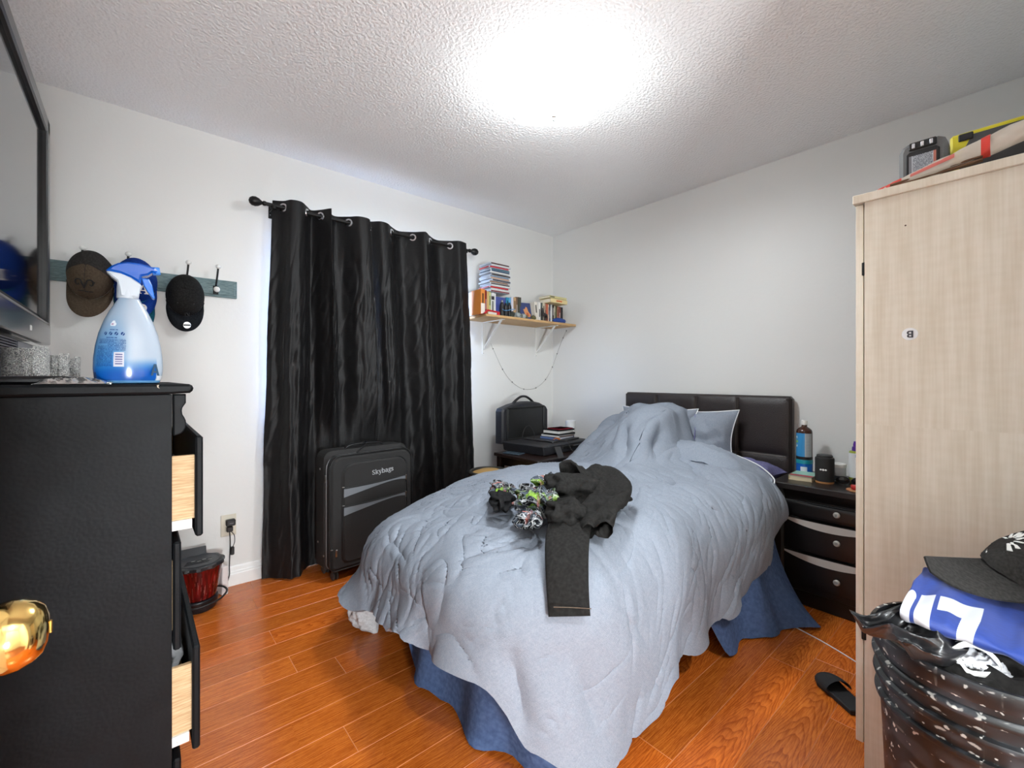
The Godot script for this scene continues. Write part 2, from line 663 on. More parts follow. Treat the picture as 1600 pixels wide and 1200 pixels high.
	var brass := mat(C(238, 200, 122), 0.12, 1.0)
	var kp := [Vector2(0.0, 0.068), Vector2(0.010, 0.0675), Vector2(0.0175, 0.065), Vector2(0.0225, 0.060), Vector2(0.0258, 0.053), Vector2(0.0265, 0.046), Vector2(0.0245, 0.037), Vector2(0.0195, 0.030), Vector2(0.0125, 0.025), Vector2(0.0105, 0.010), Vector2(0.020, 0.008), Vector2(0.030, 0.003), Vector2(0.0305, 0.0)]
	kp.reverse()
	var knob := part(door, "door_handle", mb().lathe(kp, 36), brass, Vector3(0.0175, 0.927, -0.722), Vector3(0, 0, -PI / 2))
	part(knob, "keyhole", mb().box(Vector3(0, 0.0685, 0), Vector3(0.010, 0.002, 0.003), 0.0005), mat(C(150, 120, 60), 0.3, 1.0))
	# casing of the doorway, on the room side
	var cas := mb()
	for s in [DOOR[0] - 0.03, DOOR[2] + 0.03]:
		cas.box(Vector3(s, 1.04, -WALL_FRONT - 0.008), Vector3(0.06, 2.08, 0.016), 0.004)
	cas.box(Vector3((DOOR[0] + DOOR[2]) / 2, 2.07, -WALL_FRONT - 0.008), Vector3(DOOR[2] - DOOR[0], 0.06, 0.016), 0.004)
	struct("trim_1", cas, M.trim)

func plank(l: float, w: float, variant: int, off: float) -> ArrayMesh:
	# top face with grain, chamfers coloured pale for the light they catch, sides; 12 mm thick
	var c := 0.0013
	var top := mb()
	var u0 := off
	var v0 := (variant + 0.03) / 8.0
	var v1 := (variant + 0.97) / 8.0
	var q := [Vector3(c, 0, -c), Vector3(l - c, 0, -c), Vector3(l - c, 0, -w + c), Vector3(c, 0, -w + c)]
	top.poly(q, Vector3.UP, [Vector2(u0, v0), Vector2(u0 + l / 1.3, v0), Vector2(u0 + l / 1.3, v1), Vector2(u0, v1)])
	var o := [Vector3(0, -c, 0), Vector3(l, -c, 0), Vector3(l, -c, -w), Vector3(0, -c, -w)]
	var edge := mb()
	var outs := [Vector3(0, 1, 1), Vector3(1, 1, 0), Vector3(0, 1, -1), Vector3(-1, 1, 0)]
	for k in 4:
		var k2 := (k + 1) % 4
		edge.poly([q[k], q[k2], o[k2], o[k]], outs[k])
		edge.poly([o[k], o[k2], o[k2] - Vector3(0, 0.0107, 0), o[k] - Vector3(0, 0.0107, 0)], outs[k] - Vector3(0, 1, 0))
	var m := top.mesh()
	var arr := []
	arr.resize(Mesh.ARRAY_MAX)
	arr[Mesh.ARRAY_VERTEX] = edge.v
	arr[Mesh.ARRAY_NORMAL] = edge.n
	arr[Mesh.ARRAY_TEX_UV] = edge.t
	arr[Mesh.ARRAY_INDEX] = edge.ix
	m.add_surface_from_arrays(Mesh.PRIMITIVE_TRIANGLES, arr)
	return m

func door_leaf() -> MB:
	var m := mb()
	var l := 0.778
	m.box(Vector3(0, 1.01, -l / 2), Vector3(0.033, 2.02, l), 0.002)
	for pz in [[0.12, 0.34], [0.44, 0.66]]:
		for py in [[0.2, 0.85], [1.05, 1.85]]:
			for s in [-1.0, 1.0]:
				m.box(Vector3(s * 0.0165, (py[0] + py[1]) / 2, -(pz[0] + pz[1]) / 2), Vector3(0.008, py[1] - py[0], pz[1] - pz[0]), 0.003)
	return m

# ------------------------------------------------------------------ lamps
func build_ceiling_light() -> void:
	var p := W(1.392, 1.345, CEIL)
	var t := thing("ceiling_light", "square white glass ceiling light glowing above the bed", "ceiling light", p, deg_to_rad(-40.0))
	var lit := StandardMaterial3D.new()
	lit.albedo_color = Color(0.95, 0.95, 0.94)
	lit.roughness = 0.3
	lit.emission_enabled = true
	lit.emission = Color(1.0, 0.995, 0.985)
	lit.emission_energy_multiplier = 0.85
	# slumped sheet of glass: rims turn up, the middle lies flat
	part(t, "shade", mb().cloth(20, 20, func(u: float, v: float) -> Vector3:
		var x := (u - 0.5) * 2.0
		var y := (v - 0.5) * 2.0
		var up := 0.085 * pow(absf(y), 4.0) + 0.012 * pow(absf(x), 6.0)
		return Vector3(x * 0.163 * (1.0 - 0.03 * y * y), -0.150 + up, -y * 0.165), 0.004), lit)
	part(t, "canopy", mb().lathe([Vector2(0.0, -0.024), Vector2(0.040, -0.024), Vector2(0.052, -0.020), Vector2(0.058, -0.008), Vector2(0.066, -0.004), Vector2(0.068, 0.0)], 32), mat(C(205, 205, 205), 0.3, 0.6))
	part(t, "socket", mb().lathe([Vector2(0.0, -0.045), Vector2(0.020, -0.045), Vector2(0.022, -0.040), Vector2(0.022, -0.022)], 24), mat(C(170, 168, 165), 0.35, 0.7))
	part(t, "finial", mb().lathe([Vector2(0.0, -0.178), Vector2(0.005, -0.177), Vector2(0.008, -0.171), Vector2(0.006, -0.165), Vector2(0.011, -0.160), Vector2(0.011, -0.153)], 20), mat(C(180, 180, 180), 0.25, 1.0))
	var l := OmniLight3D.new()
	l.name = "ceiling_lamp"
	add_child(l)
	l.position = p + Vector3(0, -0.142, 0)
	l.light_color = Color(0.955, 0.985, 1.0)
	l.light_energy = 0.22
	l.light_size = 0.035
	l.omni_range = 12.0
	l.omni_attenuation = 2.0
	l.shadow_enabled = true
	# the glass sends most of its light downwards
	var d := AreaLight3D.new()
	d.name = "ceiling_lamp_glass"
	add_child(d)
	d.position = p + Vector3(0, -0.158, 0)
	d.rotation = Vector3(-PI / 2, deg_to_rad(-40.0), 0)
	d.area_size = Vector2(0.27, 0.27)
	d.light_color = Color(0.955, 0.985, 1.0)
	d.light_energy = 2.0
	d.area_range = 12.0
	d.area_attenuation = 2.0
	d.shadow_enabled = true

func build_added_hall_lamps() -> void:
	# added fill light behind the camera, shaped as a frosted wall lamp
	var p := Vector3(-0.08, 0.80, 1.640)
	var t := thing("added_hallway_lamp", "added square fill lamp low on the unseen hallway wall", "wall lamp", p)
	var lit := StandardMaterial3D.new()
	lit.albedo_color = Color(0.95, 0.95, 0.94)
	lit.emission_enabled = true
	lit.emission = Color(1.0, 1.0, 0.99)
	lit.emission_energy_multiplier = 2.0
	part(t, "diffuser", mb().box(Vector3(0, 0, -0.045), Vector3(0.46, 0.46, 0.05), 0.012), lit)
	part(t, "base", mb().box(Vector3(0, 0, -0.010), Vector3(0.42, 0.42, 0.020), 0.004), M.white_plastic)
	var l := AreaLight3D.new()
	l.name = "added_hallway_light"
	add_child(l)
	l.position = p + Vector3(0, 0, -0.076)
	l.area_size = Vector2(0.44, 0.44)
	l.light_color = Color(0.955, 0.985, 1.0)
	l.light_energy = 6.6
	l.area_range = 14.0
	l.area_attenuation = 2.0
	l.shadow_enabled = true
	var q := Vector3(0.35, CEIL, 0.78)  # second added lamp, out of view, brightens the floor and bed
	var c := thing("added_hallway_ceiling_lamp", "added round fill lamp on the unseen hallway ceiling", "ceiling light", q)
	part(c, "shade", mb().lathe([Vector2(0.0, -0.11), Vector2(0.08, -0.105), Vector2(0.15, -0.08), Vector2(0.18, -0.03), Vector2(0.18, -0.012)], 32), lit)
	part(c, "base", mb().lathe([Vector2(0.0, -0.014), Vector2(0.19, -0.014), Vector2(0.19, 0.0)], 32), M.white_plastic)
	var o := OmniLight3D.new()
	o.name = "added_hallway_ceiling_light"
	add_child(o)
	o.position = q + Vector3(0, -0.06, 0)
	o.light_color = Color(0.955, 0.985, 1.0)
	o.light_energy = 2.5
	o.light_size = 0.045
	o.omni_range = 12.0
	o.omni_attenuation = 2.0
	o.shadow_enabled = true

# ------------------------------------------------------------------ curtains
func build_curtains() -> void:
	var rb := 2.739
	var rh := 2.103
	var rod := thing("curtain_rod", "black metal curtain rod with ball ends above the window", "curtain rod", W(0, rb, rh))
	part(rod, "pole", mb().tube([Vector3(0.535, 0, 0), Vector3(1.2, 0, 0)], 0.0105, 14), M.black_metal)
	part(rod, "pole", mb().tube([Vector3(1.19, 0, 0), Vector3(1.93, 0, 0)], 0.0085, 14), M.black_metal)
	var fin := [Vector2(0.0, -0.03), Vector2(0.013, -0.03), Vector2(0.013, -0.018), Vector2(0.008, -0.014), Vector2(0.012, -0.008), Vector2(0.021, 0.004), Vector2(0.026, 0.020), Vector2(0.024, 0.036), Vector2(0.015, 0.048), Vector2(0.0, 0.053)]
	part(rod, "finial", mb().lathe(fin, 24), M.black_metal, Vector3(0.515, 0, 0), Vector3(0, 0, PI / 2))
	part(rod, "finial", mb().lathe(fin, 24), M.black_metal, Vector3(1.945, 0, 0), Vector3(0, 0, -PI / 2))
	for a in [0.585, 1.885]:
		var br := part(rod, "bracket", mb().box(Vector3(0, -0.012, -0.086), Vector3(0.018, 0.075, 0.006), 0.002).box(Vector3(0, -0.016, -0.04), Vector3(0.010, 0.008, 0.09), 0.002).lathe([Vector2(0.013, -0.020), Vector2(0.0155, -0.020), Vector2(0.0155, -0.002), Vector2(0.013, -0.002)], 16), M.black_metal, Vector3(a, 0, 0))
		part(br, "screw", mb().ball(Vector3(0, -0.03, -0.082), Vector3(0.003, 0.003, 0.002), 6, 8), M.steel)
	var cm := StandardMaterial3D.new()
	cm.albedo_color = C(19, 18, 19)
	cm.roughness = 0.5
	cm.metallic_specular = 0.4
	cm.normal_enabled = true
	var slub := fn(21, 1)
	var im := Image.create_empty(256, 256, false, Image.FORMAT_RGB8)
	for y in 256:
		for x in 256:
			var g := 0.5 + 0.35 * slub.get_noise_2d(x * 0.02, y * 0.5) + 0.1 * slub.get_noise_2d(x * 0.6, y * 0.6)
			im.set_pixel(x, y, Color(g, g, g))
	im.bump_map_to_normal_map(4.0)
	cm.normal_texture = ImageTexture.create_from_image(im)
	cm.normal_scale = 0.35
	cm.uv1_scale = Vector3(4, 8, 1)
	var left := [[0.585, 0.030], [0.635, 0.0], [0.665, -0.048], [0.715, -0.055], [0.762, 0.0], [0.797, 0.042], [0.837, 0.0], [0.874, -0.062], [0.884, -0.05], [0.905, 0.02], [0.943, 0.048], [1.006, 0.0], [1.05, -0.045], [1.10, -0.052], [1.128, -0.035]]
	var right := [[1.06, -0.022], [1.10, -0.024], [1.141, -0.006], [1.19, -0.050], [1.24, -0.045], [1.290, 0.0], [1.364, 0.045], [1.445, 0.0], [1.50, -0.055], [1.524, -0.052], [1.580, 0.0], [1.664, 0.045], [1.745, 0.0], [1.80, -0.045], [1.869, -0.030]]
	curtain_panel(left, 0.535, 1.212, [0.635, 0.762, 0.837, 1.006], cm, "left black grommet curtain panel reaching the floor beside the coat rail", 3)
	curtain_panel(right, 1.150, 1.945, [1.141, 1.290, 1.445, 1.580, 1.745], cm, "right black grommet curtain panel ending beside the wall shelf", 9)

func curtain_panel(ctrl: Array, bot0: float, bot1: float, holes: Array, cm: Material, label: String, seed_: int) -> void:
	var rb := 2.739
	var top := 2.142
	var nz := fn(seed_, 1)
	var a0: float = ctrl[0][0]
	var a1: float = ctrl[-1][0]
	var line := []
	for c in ctrl:
		line.append(Vector3(c[0], 0, c[1]))
	var at := func(u: float, v: float) -> Vector3:
		var q := net([line, line], 0.0, u)
		var h := top - v * (top - 0.012)
		var k := (q.x - a0) / (a1 - a0)
		var ab := lerpf(bot0, bot1, k)
		var e := 1.0 - (1.0 - v) * (1.0 - v) * 0.55 - 0.45 * (1.0 - v)
		var a := lerpf(q.x, ab, e)
		var off := q.z * lerpf(1.0, 1.25, v)
		# folds wander and soften, small drag wrinkles
		off += 0.016 * sin(v * 2.2) * nz.get_noise_2d(u * 14.0, v * 1.6)
		a += 0.012 * v * nz.get_noise_2d(u * 5.0 + 40.0, v * 2.5)
		var rd := 1.0 - absf(nz.get_noise_2d(u * 13.0 + v * 6.0, v * 5.0 + 7.0))
		off += 0.005 * pow(rd, 5.0) * smoothstep(0.03, 0.2, v)
		off += 0.003 * nz.get_noise_2d(u * 24.0, v * 16.0) * smoothstep(0.03, 0.2, v)
		for c in [0.44, 0.70]:   # creases from the packet
			off += 0.004 * exp(-pow((v - c - 0.01 * sin(u * 9.0)) / 0.006, 2.0))
		# the suitcase pushes the folds back
		var push := smoothstep(0.70, 0.82, a) * (1.0 - smoothstep(1.36, 1.46, a)) * (1.0 - smoothstep(0.70, 1.05, h))
		off = lerpf(off, maxf(off * 0.4, 0.0) + 0.030, push)
		off = clampf(off, -0.11, 0.078)
		return W(a, rb + off, h)
	var t := thing("curtain", label, "curtain", Vector3.ZERO, 0.0, "black grommet curtains over the window")
	var sheet := mb().grid(150, 90, at, false, Vector2(1, 2))
	var bounce_lining := MB.new()
	bounce_lining.v = sheet.v.duplicate()
	bounce_lining.n = sheet.n.duplicate()
	bounce_lining.t = sheet.t
	bounce_lining.ix = sheet.ix
	for k in bounce_lining.v.size():   # added pale backing on the window side, bounces daylight onto the wall
		bounce_lining.v[k] += bounce_lining.n[k] * 0.0018
	part(t, "panel", sheet, cm)
	part(t, "bounce_lining", bounce_lining, mat(C(206, 208, 212), 0.8))
	for hx in holes:
		# ring through the cloth where it crosses the rod
		var best := 0.0
		var d := 9.0
		for i in 401:
			var q := net([line, line], 0.0, i / 400.0)
			if absf(q.x - hx) < d:
				d = absf(q.x - hx)
				best = i / 400.0
		var q0 := net([line, line], 0.0, maxf(best - 0.01, 0.0))
		var q1 := net([line, line], 0.0, minf(best + 0.01, 1.0))
		var tg := W(q1.x - q0.x, q1.z - q0.z, 0).normalized()
		var nrm := tg.cross(Vector3.UP).normalized()
		var ring := mb().at(Transform3D(Basis(tg, nrm, tg.cross(nrm)), W(hx, rb, 2.103)))
		ring.lathe([Vector2(0.0145, -0.003), Vector2(0.0150, -0.005), Vector2(0.024, -0.0045), Vector2(0.0262, 0.0), Vector2(0.024, 0.0045), Vector2(0.0150, 0.005), Vector2(0.0145, 0.003), Vector2(0.0145, -0.003)], 24)
		part(t, "grommet", ring, M.chrome)

# ------------------------------------------------------------------ bed
func keyed(keys: Array, x: float) -> float:
	if x <= keys[0][0]:
		return keys[0][1]
	for k in range(1, keys.size()):
		if x <= keys[k][0]:
			return lerpf(keys[k - 1][1], keys[k][1], smoothstep(0.0, 1.0, (x - keys[k - 1][0]) / (keys[k][0] - keys[k - 1][0])))
	return keys[-1][1]

func build_bed() -> void:
	var lea := StandardMaterial3D.new()
	lea.albedo_color = C(44, 37, 36)
	lea.roughness = 0.42
	lea.normal_enabled = true
	lea.normal_texture = noise_tex(0.12, 61, 256, true, 5.0, 3)
	lea.normal_scale = 0.35
	tri(lea, Vector3(5, 5, 5))
	var stitch := mat(C(92, 74, 62), 0.8)
	var t := thing("bed", "dark brown leather bed with panelled headboard against the right wall", "bed")
	# headboard: padded slab with a rolled rim, panels proud of it
	var b0 := 0.868
	var b1 := 1.995
	part(t, "headboard", mb().box(W(2.875, (b0 + b1) / 2, 0.60), Vector3(0.062, 0.86, b1 - b0), 0.016), lea)
	var cols := [b0 + 0.012, 1.164, 1.431, 1.721, b1 - 0.008]
	for c in 4:
		for r in 2:
			var y0 := 0.40 if r == 0 else 0.689
			var y1 := 0.687 if r == 0 else 1.018
			var bb0: float = cols[c] + 0.0015
			var bb1: float = cols[c + 1] - 0.0015
			var hw := (bb1 - bb0) / 2
			var hh := (y1 - y0) / 2
			part(t, "headboard_panel", mb().grid(16, 16, func(u: float, v: float) -> Vector3:
				var x := u * 2.0 - 1.0
				var y := v * 2.0 - 1.0
				var puff := 0.013 * pow((1.0 - pow(absf(x), 6.0)) * (1.0 - pow(absf(y), 6.0)), 0.5)
				return Vector3(-puff, y * hh, x * hw), true), lea, W(2.845, (bb0 + bb1) / 2, (y0 + y1) / 2))
	for c in range(1, 4):
		for s in [-0.006, 0.006]:
			part(t, "stitching", mb().tube([W(2.8355, cols[c] + s, 0.42), W(2.8335, cols[c] + s, 0.6), W(2.8335, cols[c] + s, 0.85), W(2.836, cols[c] + s, 1.01)], 0.0011, 5), stitch)
	part(t, "stitching", mb().tube([W(2.8345, b0 + 0.02, 0.681), W(2.8335, 1.4, 0.681), W(2.8345, b1 - 0.02, 0.681)], 0.0011, 5), stitch)
	for bb in [0.90, 1.955]:
		part(t, "side_rail", mb().box(W(1.86, bb, 0.26), Vector3(1.96, 0.14, 0.035), 0.006), lea)
	part(t, "foot_rail", mb().box(W(0.885, 1.4275, 0.26), Vector3(0.035, 0.14, 1.05), 0.006), lea)
	for p in [[0.90, 0.91], [0.90, 1.945], [2.87, 0.91], [2.87, 1.945]]:
		part(t, "leg", mb().box(W(p[0], p[1], 0.10), Vector3(0.055, 0.20, 0.055), 0.005), M.black_plastic)
	# mattress on the rails
	solo("mattress", mb().box(W(1.865, 1.405, 0.405), Vector3(1.91, 0.17, 0.94), 0.04), M.white_cloth, "white mattress on the bed under the duvet", "mattress")
	# blue sheet that hangs to the floor under the duvet
	var sheet := cover(0.915, 2.70, 0.900, 1.885, 0.08, 0.07, func(_a: float, _b: float) -> float: return 0.500 if _a > 0.0 else 0.0,
		[[0.0, 0.40], [1.6, 0.36], [1.88, 0.30], [1.96, 0.26], [2.08, 0.012], [2.80, 0.010], [2.90, 0.06], [3.0, 0.30], [3.45, 0.24], [3.60, 0.012], [4.15, 0.012], [4.4, 0.20], [4.9, 0.40]],
		[[0.0, 0.0], [1.9, 0.0], [2.1, 0.03], [2.4, 0.05], [2.7, 0.02], [3.0, 0.01], [3.55, 0.03], [3.75, 0.055], [3.95, 0.10], [4.12, 0.23], [4.3, 0.03], [5.0, 0.0]],
		170, 60, 5, 0.5, 2.42)
	solo("bed_sheet", mb().cloth_sheet(170, 60, sheet, 0.0015), M.skirt, "blue sheet hanging to the floor below the duvet", "bed sheet")
	# duvet
	var nz := fn(77, 1)
	var top := func(a: float, b: float) -> float:
		var h := 0.618 + 0.014 * nz.get_noise_2d(a * 2.4, b * 2.4)
		h += 0.03 * exp(-pow((b - 1.41) / 0.40, 2.0))
		h -= 0.11 * smoothstep(1.45, 0.86, a) * (0.55 + 0.45 * smoothstep(1.0, 1.9, b)) + 0.03 * smoothstep(1.55, 1.95, b)
		var st := 1.98 + maxf(0.0, b - 1.5) * 0.35
		var en := 2.38 + maxf(0.0, b - 1.5) * 0.75
		var rise := smoothstep(st, en, a)
		var prof := keyed([[0.85, 0.0], [1.0, 0.03], [1.26, 0.08], [1.33, 0.25], [1.42, 0.96], [1.52, 1.0], [1.72, 0.98], [1.95, 0.85]], b + 0.03 * nz.get_noise_2d(a * 5.0, 3.0))
		h += 0.29 * rise * prof
		h += 0.04 * rise * nz.get_noise_2d(a * 4.0 + 9.0, b * 4.0) * prof
		h -= 0.03 * exp(-pow((a - 2.0) / 0.10, 2.0)) * smoothstep(1.2, 1.5, b)
		return h
	var N := 460
	var K := 180
	var duvet := cover(0.885, 2.735, 0.945, 1.880, 0.20, 0.17, top,
		[[0.0, 0.36], [1.2, 0.33], [1.6, 0.20], [1.75, 0.185], [1.90, 0.205], [2.10, 0.255], [2.35, 0.285], [2.52, 0.285], [2.585, 0.29], [2.66, 0.13], [2.76, 0.03], [2.86, 0.05], [2.95, 0.09], [3.08, 0.14], [3.3, 0.16], [3.5, 0.20], [3.7, 0.21], [3.9, 0.26], [4.08, 0.36], [4.2, 0.46]],
		[[0.0, -0.05], [0.85, -0.03], [1.3, 0.05], [1.7, 0.09], [2.0, 0.05], [2.5, 0.01], [2.75, 0.01], [3.0, 0.0], [3.3, -0.01], [3.9, -0.02], [4.1, -0.03], [4.9, -0.05]],
		N, K, 8, 0.52, 2.43)
	duvet = wrinkle(duvet, N, K, nz)
	var dv := thing("duvet", "rumpled blue grey linen duvet spread over the bed", "duvet")
	part(dv, "cover", mb().cloth_sheet(N, K, duvet, 0.022), M.duvet)
	# turned corner of the duvet by the pillows, piped in white, purple behind
	var flap_net := [
		[W(2.50, 1.34, 0.73), W(2.50, 1.18, 0.735), W(2.51, 1.03, 0.70), W(2.505, 0.92, 0.665), W(2.475, 0.845, 0.625)],
		[W(2.47, 1.34, 0.765), W(2.455, 1.18, 0.765), W(2.46, 1.03, 0.725), W(2.455, 0.92, 0.68), W(2.445, 0.83, 0.615)],
		[W(2.39, 1.34, 0.755), W(2.38, 1.18, 0.755), W(2.385, 1.03, 0.715), W(2.39, 0.93, 0.66), W(2.405, 0.835, 0.56)],
		[W(2.32, 1.34, 0.70), W(2.31, 1.19, 0.69), W(2.32, 1.05, 0.665), W(2.345, 0.94, 0.62), W(2.375, 0.85, 0.50)]]
	part(dv, "turned_edge", mb().cloth(24, 40, func(u: float, v: float) -> Vector3:
		var p := net(flap_net, u, v)
		return p + Vector3(0, 0.010 * nz.get_noise_2d(v * 5.0, u * 3.0) - 0.006 * pow(1.0 - absf(nz.get_noise_2d(v * 9.0 + 5.0, u * 2.0)), 4.0), 0), 0.012), M.duvet)
	part(dv, "piping", mb().tube(curve([W(2.495, 1.12, 0.737), W(2.51, 1.03, 0.709), W(2.505, 0.92, 0.674), W(2.475, 0.84, 0.628), W(2.44, 0.822, 0.60), W(2.40, 0.826, 0.55), W(2.372, 0.843, 0.50)], 40), 0.0035, 7), M.piping)
	var under_net := [[W(2.478, 0.842, 0.628), W(2.442, 0.824, 0.60), W(2.402, 0.828, 0.55), W(2.376, 0.845, 0.502)], [W(2.50, 0.838, 0.60), W(2.474, 0.822, 0.562), W(2.446, 0.826, 0.52), W(2.42, 0.846, 0.48)], [W(2.455, 0.872, 0.58), W(2.445, 0.852, 0.53), W(2.43, 0.852, 0.49), W(2.40, 0.862, 0.46)]]
	part(dv, "purple_reverse", mb().cloth(12, 16, func(u: float, v: float) -> Vector3: return net(under_net, u, v), 0.003), M.purple)
	# pillows
	pillow("grey pillow with white piping leaning on the headboard", W(2.728, 1.40, 0.755), Vector3(0.09, 0.19, 0.285), Vector3(0, 0, -0.12), M.duvet, true)
	var p2 := pillow("grey pillow with purple edge tucked behind the duvet heap", W(2.62, 1.60, 0.775), Vector3(0.085, 0.175, 0.26), Vector3(0, 0.16, -0.35), M.duvet, true)
	part(p2, "purple_gusset", mb().cloth(14, 8, func(u: float, v: float) -> Vector3:
		return Vector3((v - 0.35) * 0.085 * sin(PI * clampf(u, 0.06, 0.94)), (u - 0.5) * 0.33, 0.236 + 0.026 * sin(PI * u) - 0.01 * v), 0.004), M.purple)
	pillow("purple pillow lying flat at the nightstand side of the bed", W(2.64, 1.10, 0.60), Vector3(0.17, 0.075, 0.235), Vector3(0, 0.05, 0), M.purple, false)
	pillow("white pillow poking out under the duvet at the bed foot", W(0.785, 1.945, 0.082), Vector3(0.062, 0.085, 0.085), Vector3(0.1, 0.3, 0.1), M.white_cloth, false)

# a cover draped over a bed: stations run round the left side, the foot and the right side; hem and flare are keyed by the length of that path
func cover(a0: float, a1: float, b0: float, b1: float, rc: float, R: float, top: Callable, hem: Array, flare: Array, N: int, K: int, seed_: int, split: float, a1r := 0.0) -> PackedVector3Array:
	var nz := fn(seed_, 1)
	a1r = a1 if a1r == 0.0 else a1r   # on the right side it may end earlier
	var ls := a1 - a0 - rc
	var arc := PI / 2 * rc
	var lf := b1 - b0 - 2 * rc
	var whole := ls + (a1r - a0 - rc) + 2 * arc + lf
	var p := PackedVector3Array()
	for i in N + 1:
		var s := whole * i / N
		var Q := Vector2()
		var n := Vector2()
		if s < ls:
			Q = Vector2(a1 - s, b1)
			n = Vector2(0, 1)
		elif s < ls + arc:
			var an := (s - ls) / rc
			n = Vector2(-sin(an), cos(an))
			Q = Vector2(a0 + rc, b1 - rc) + n * rc
		elif s < ls + arc + lf:
			Q = Vector2(a0, b1 - rc - (s - ls - arc))
			n = Vector2(-1, 0)
		elif s < ls + 2 * arc + lf:
			var an := (s - ls - arc - lf) / rc
			n = Vector2(-cos(an), -sin(an))
			Q = Vector2(a0 + rc, b0 + rc) + n * rc
		else:
			Q = Vector2(a0 + rc + (s - ls - 2 * arc - lf), b0)
			n = Vector2(0, -1)
		var spine := Vector2(clampf(Q.x, a0 + 0.55, a1), (b0 + b1) / 2)
		if a1r < a1 and s < ls:
			spine.y -= 0.13 * smoothstep(a1r - 0.06, a1r + 0.02, Q.x)
		var H: float = top.call(Q.x, Q.y)
		var he := keyed(hem, s) + 0.012 * nz.get_noise_2d(s * 9.0, 1.0)
		var fl := keyed(flare, s)
		var L := R * PI / 2 + maxf(0.02, H - R - he)
		for k in K + 1:
			var t := float(k) / K
			if t < split:
				var q := spine.lerp(Q, t / split)
				p.append(W(q.x, q.y, top.call(q.x, q.y)))
				continue
			var l := (t - split) / (1.0 - split) * L
			var out := 0.0
			var h := H
			if l < R * PI / 2:
				out = R * sin(l / R)
				h = H - R * (1.0 - cos(l / R))
			else:
				var d := l - R * PI / 2
				var f := d / maxf(0.02, L - R * PI / 2)
				h = H - R - d
				# folds deepen towards the hem
				out = R + fl * f * f + f * (0.020 * sin(s * 21.0 + 3.0 * nz.get_noise_2d(s * 1.5, 4.0)) + 0.03 * nz.get_noise_2d(s * 4.0, h * 1.5 + 20.0))
			p.append(W(Q.x + n.x * out, Q.y + n.y * out, maxf(h, 0.006)))
	return p

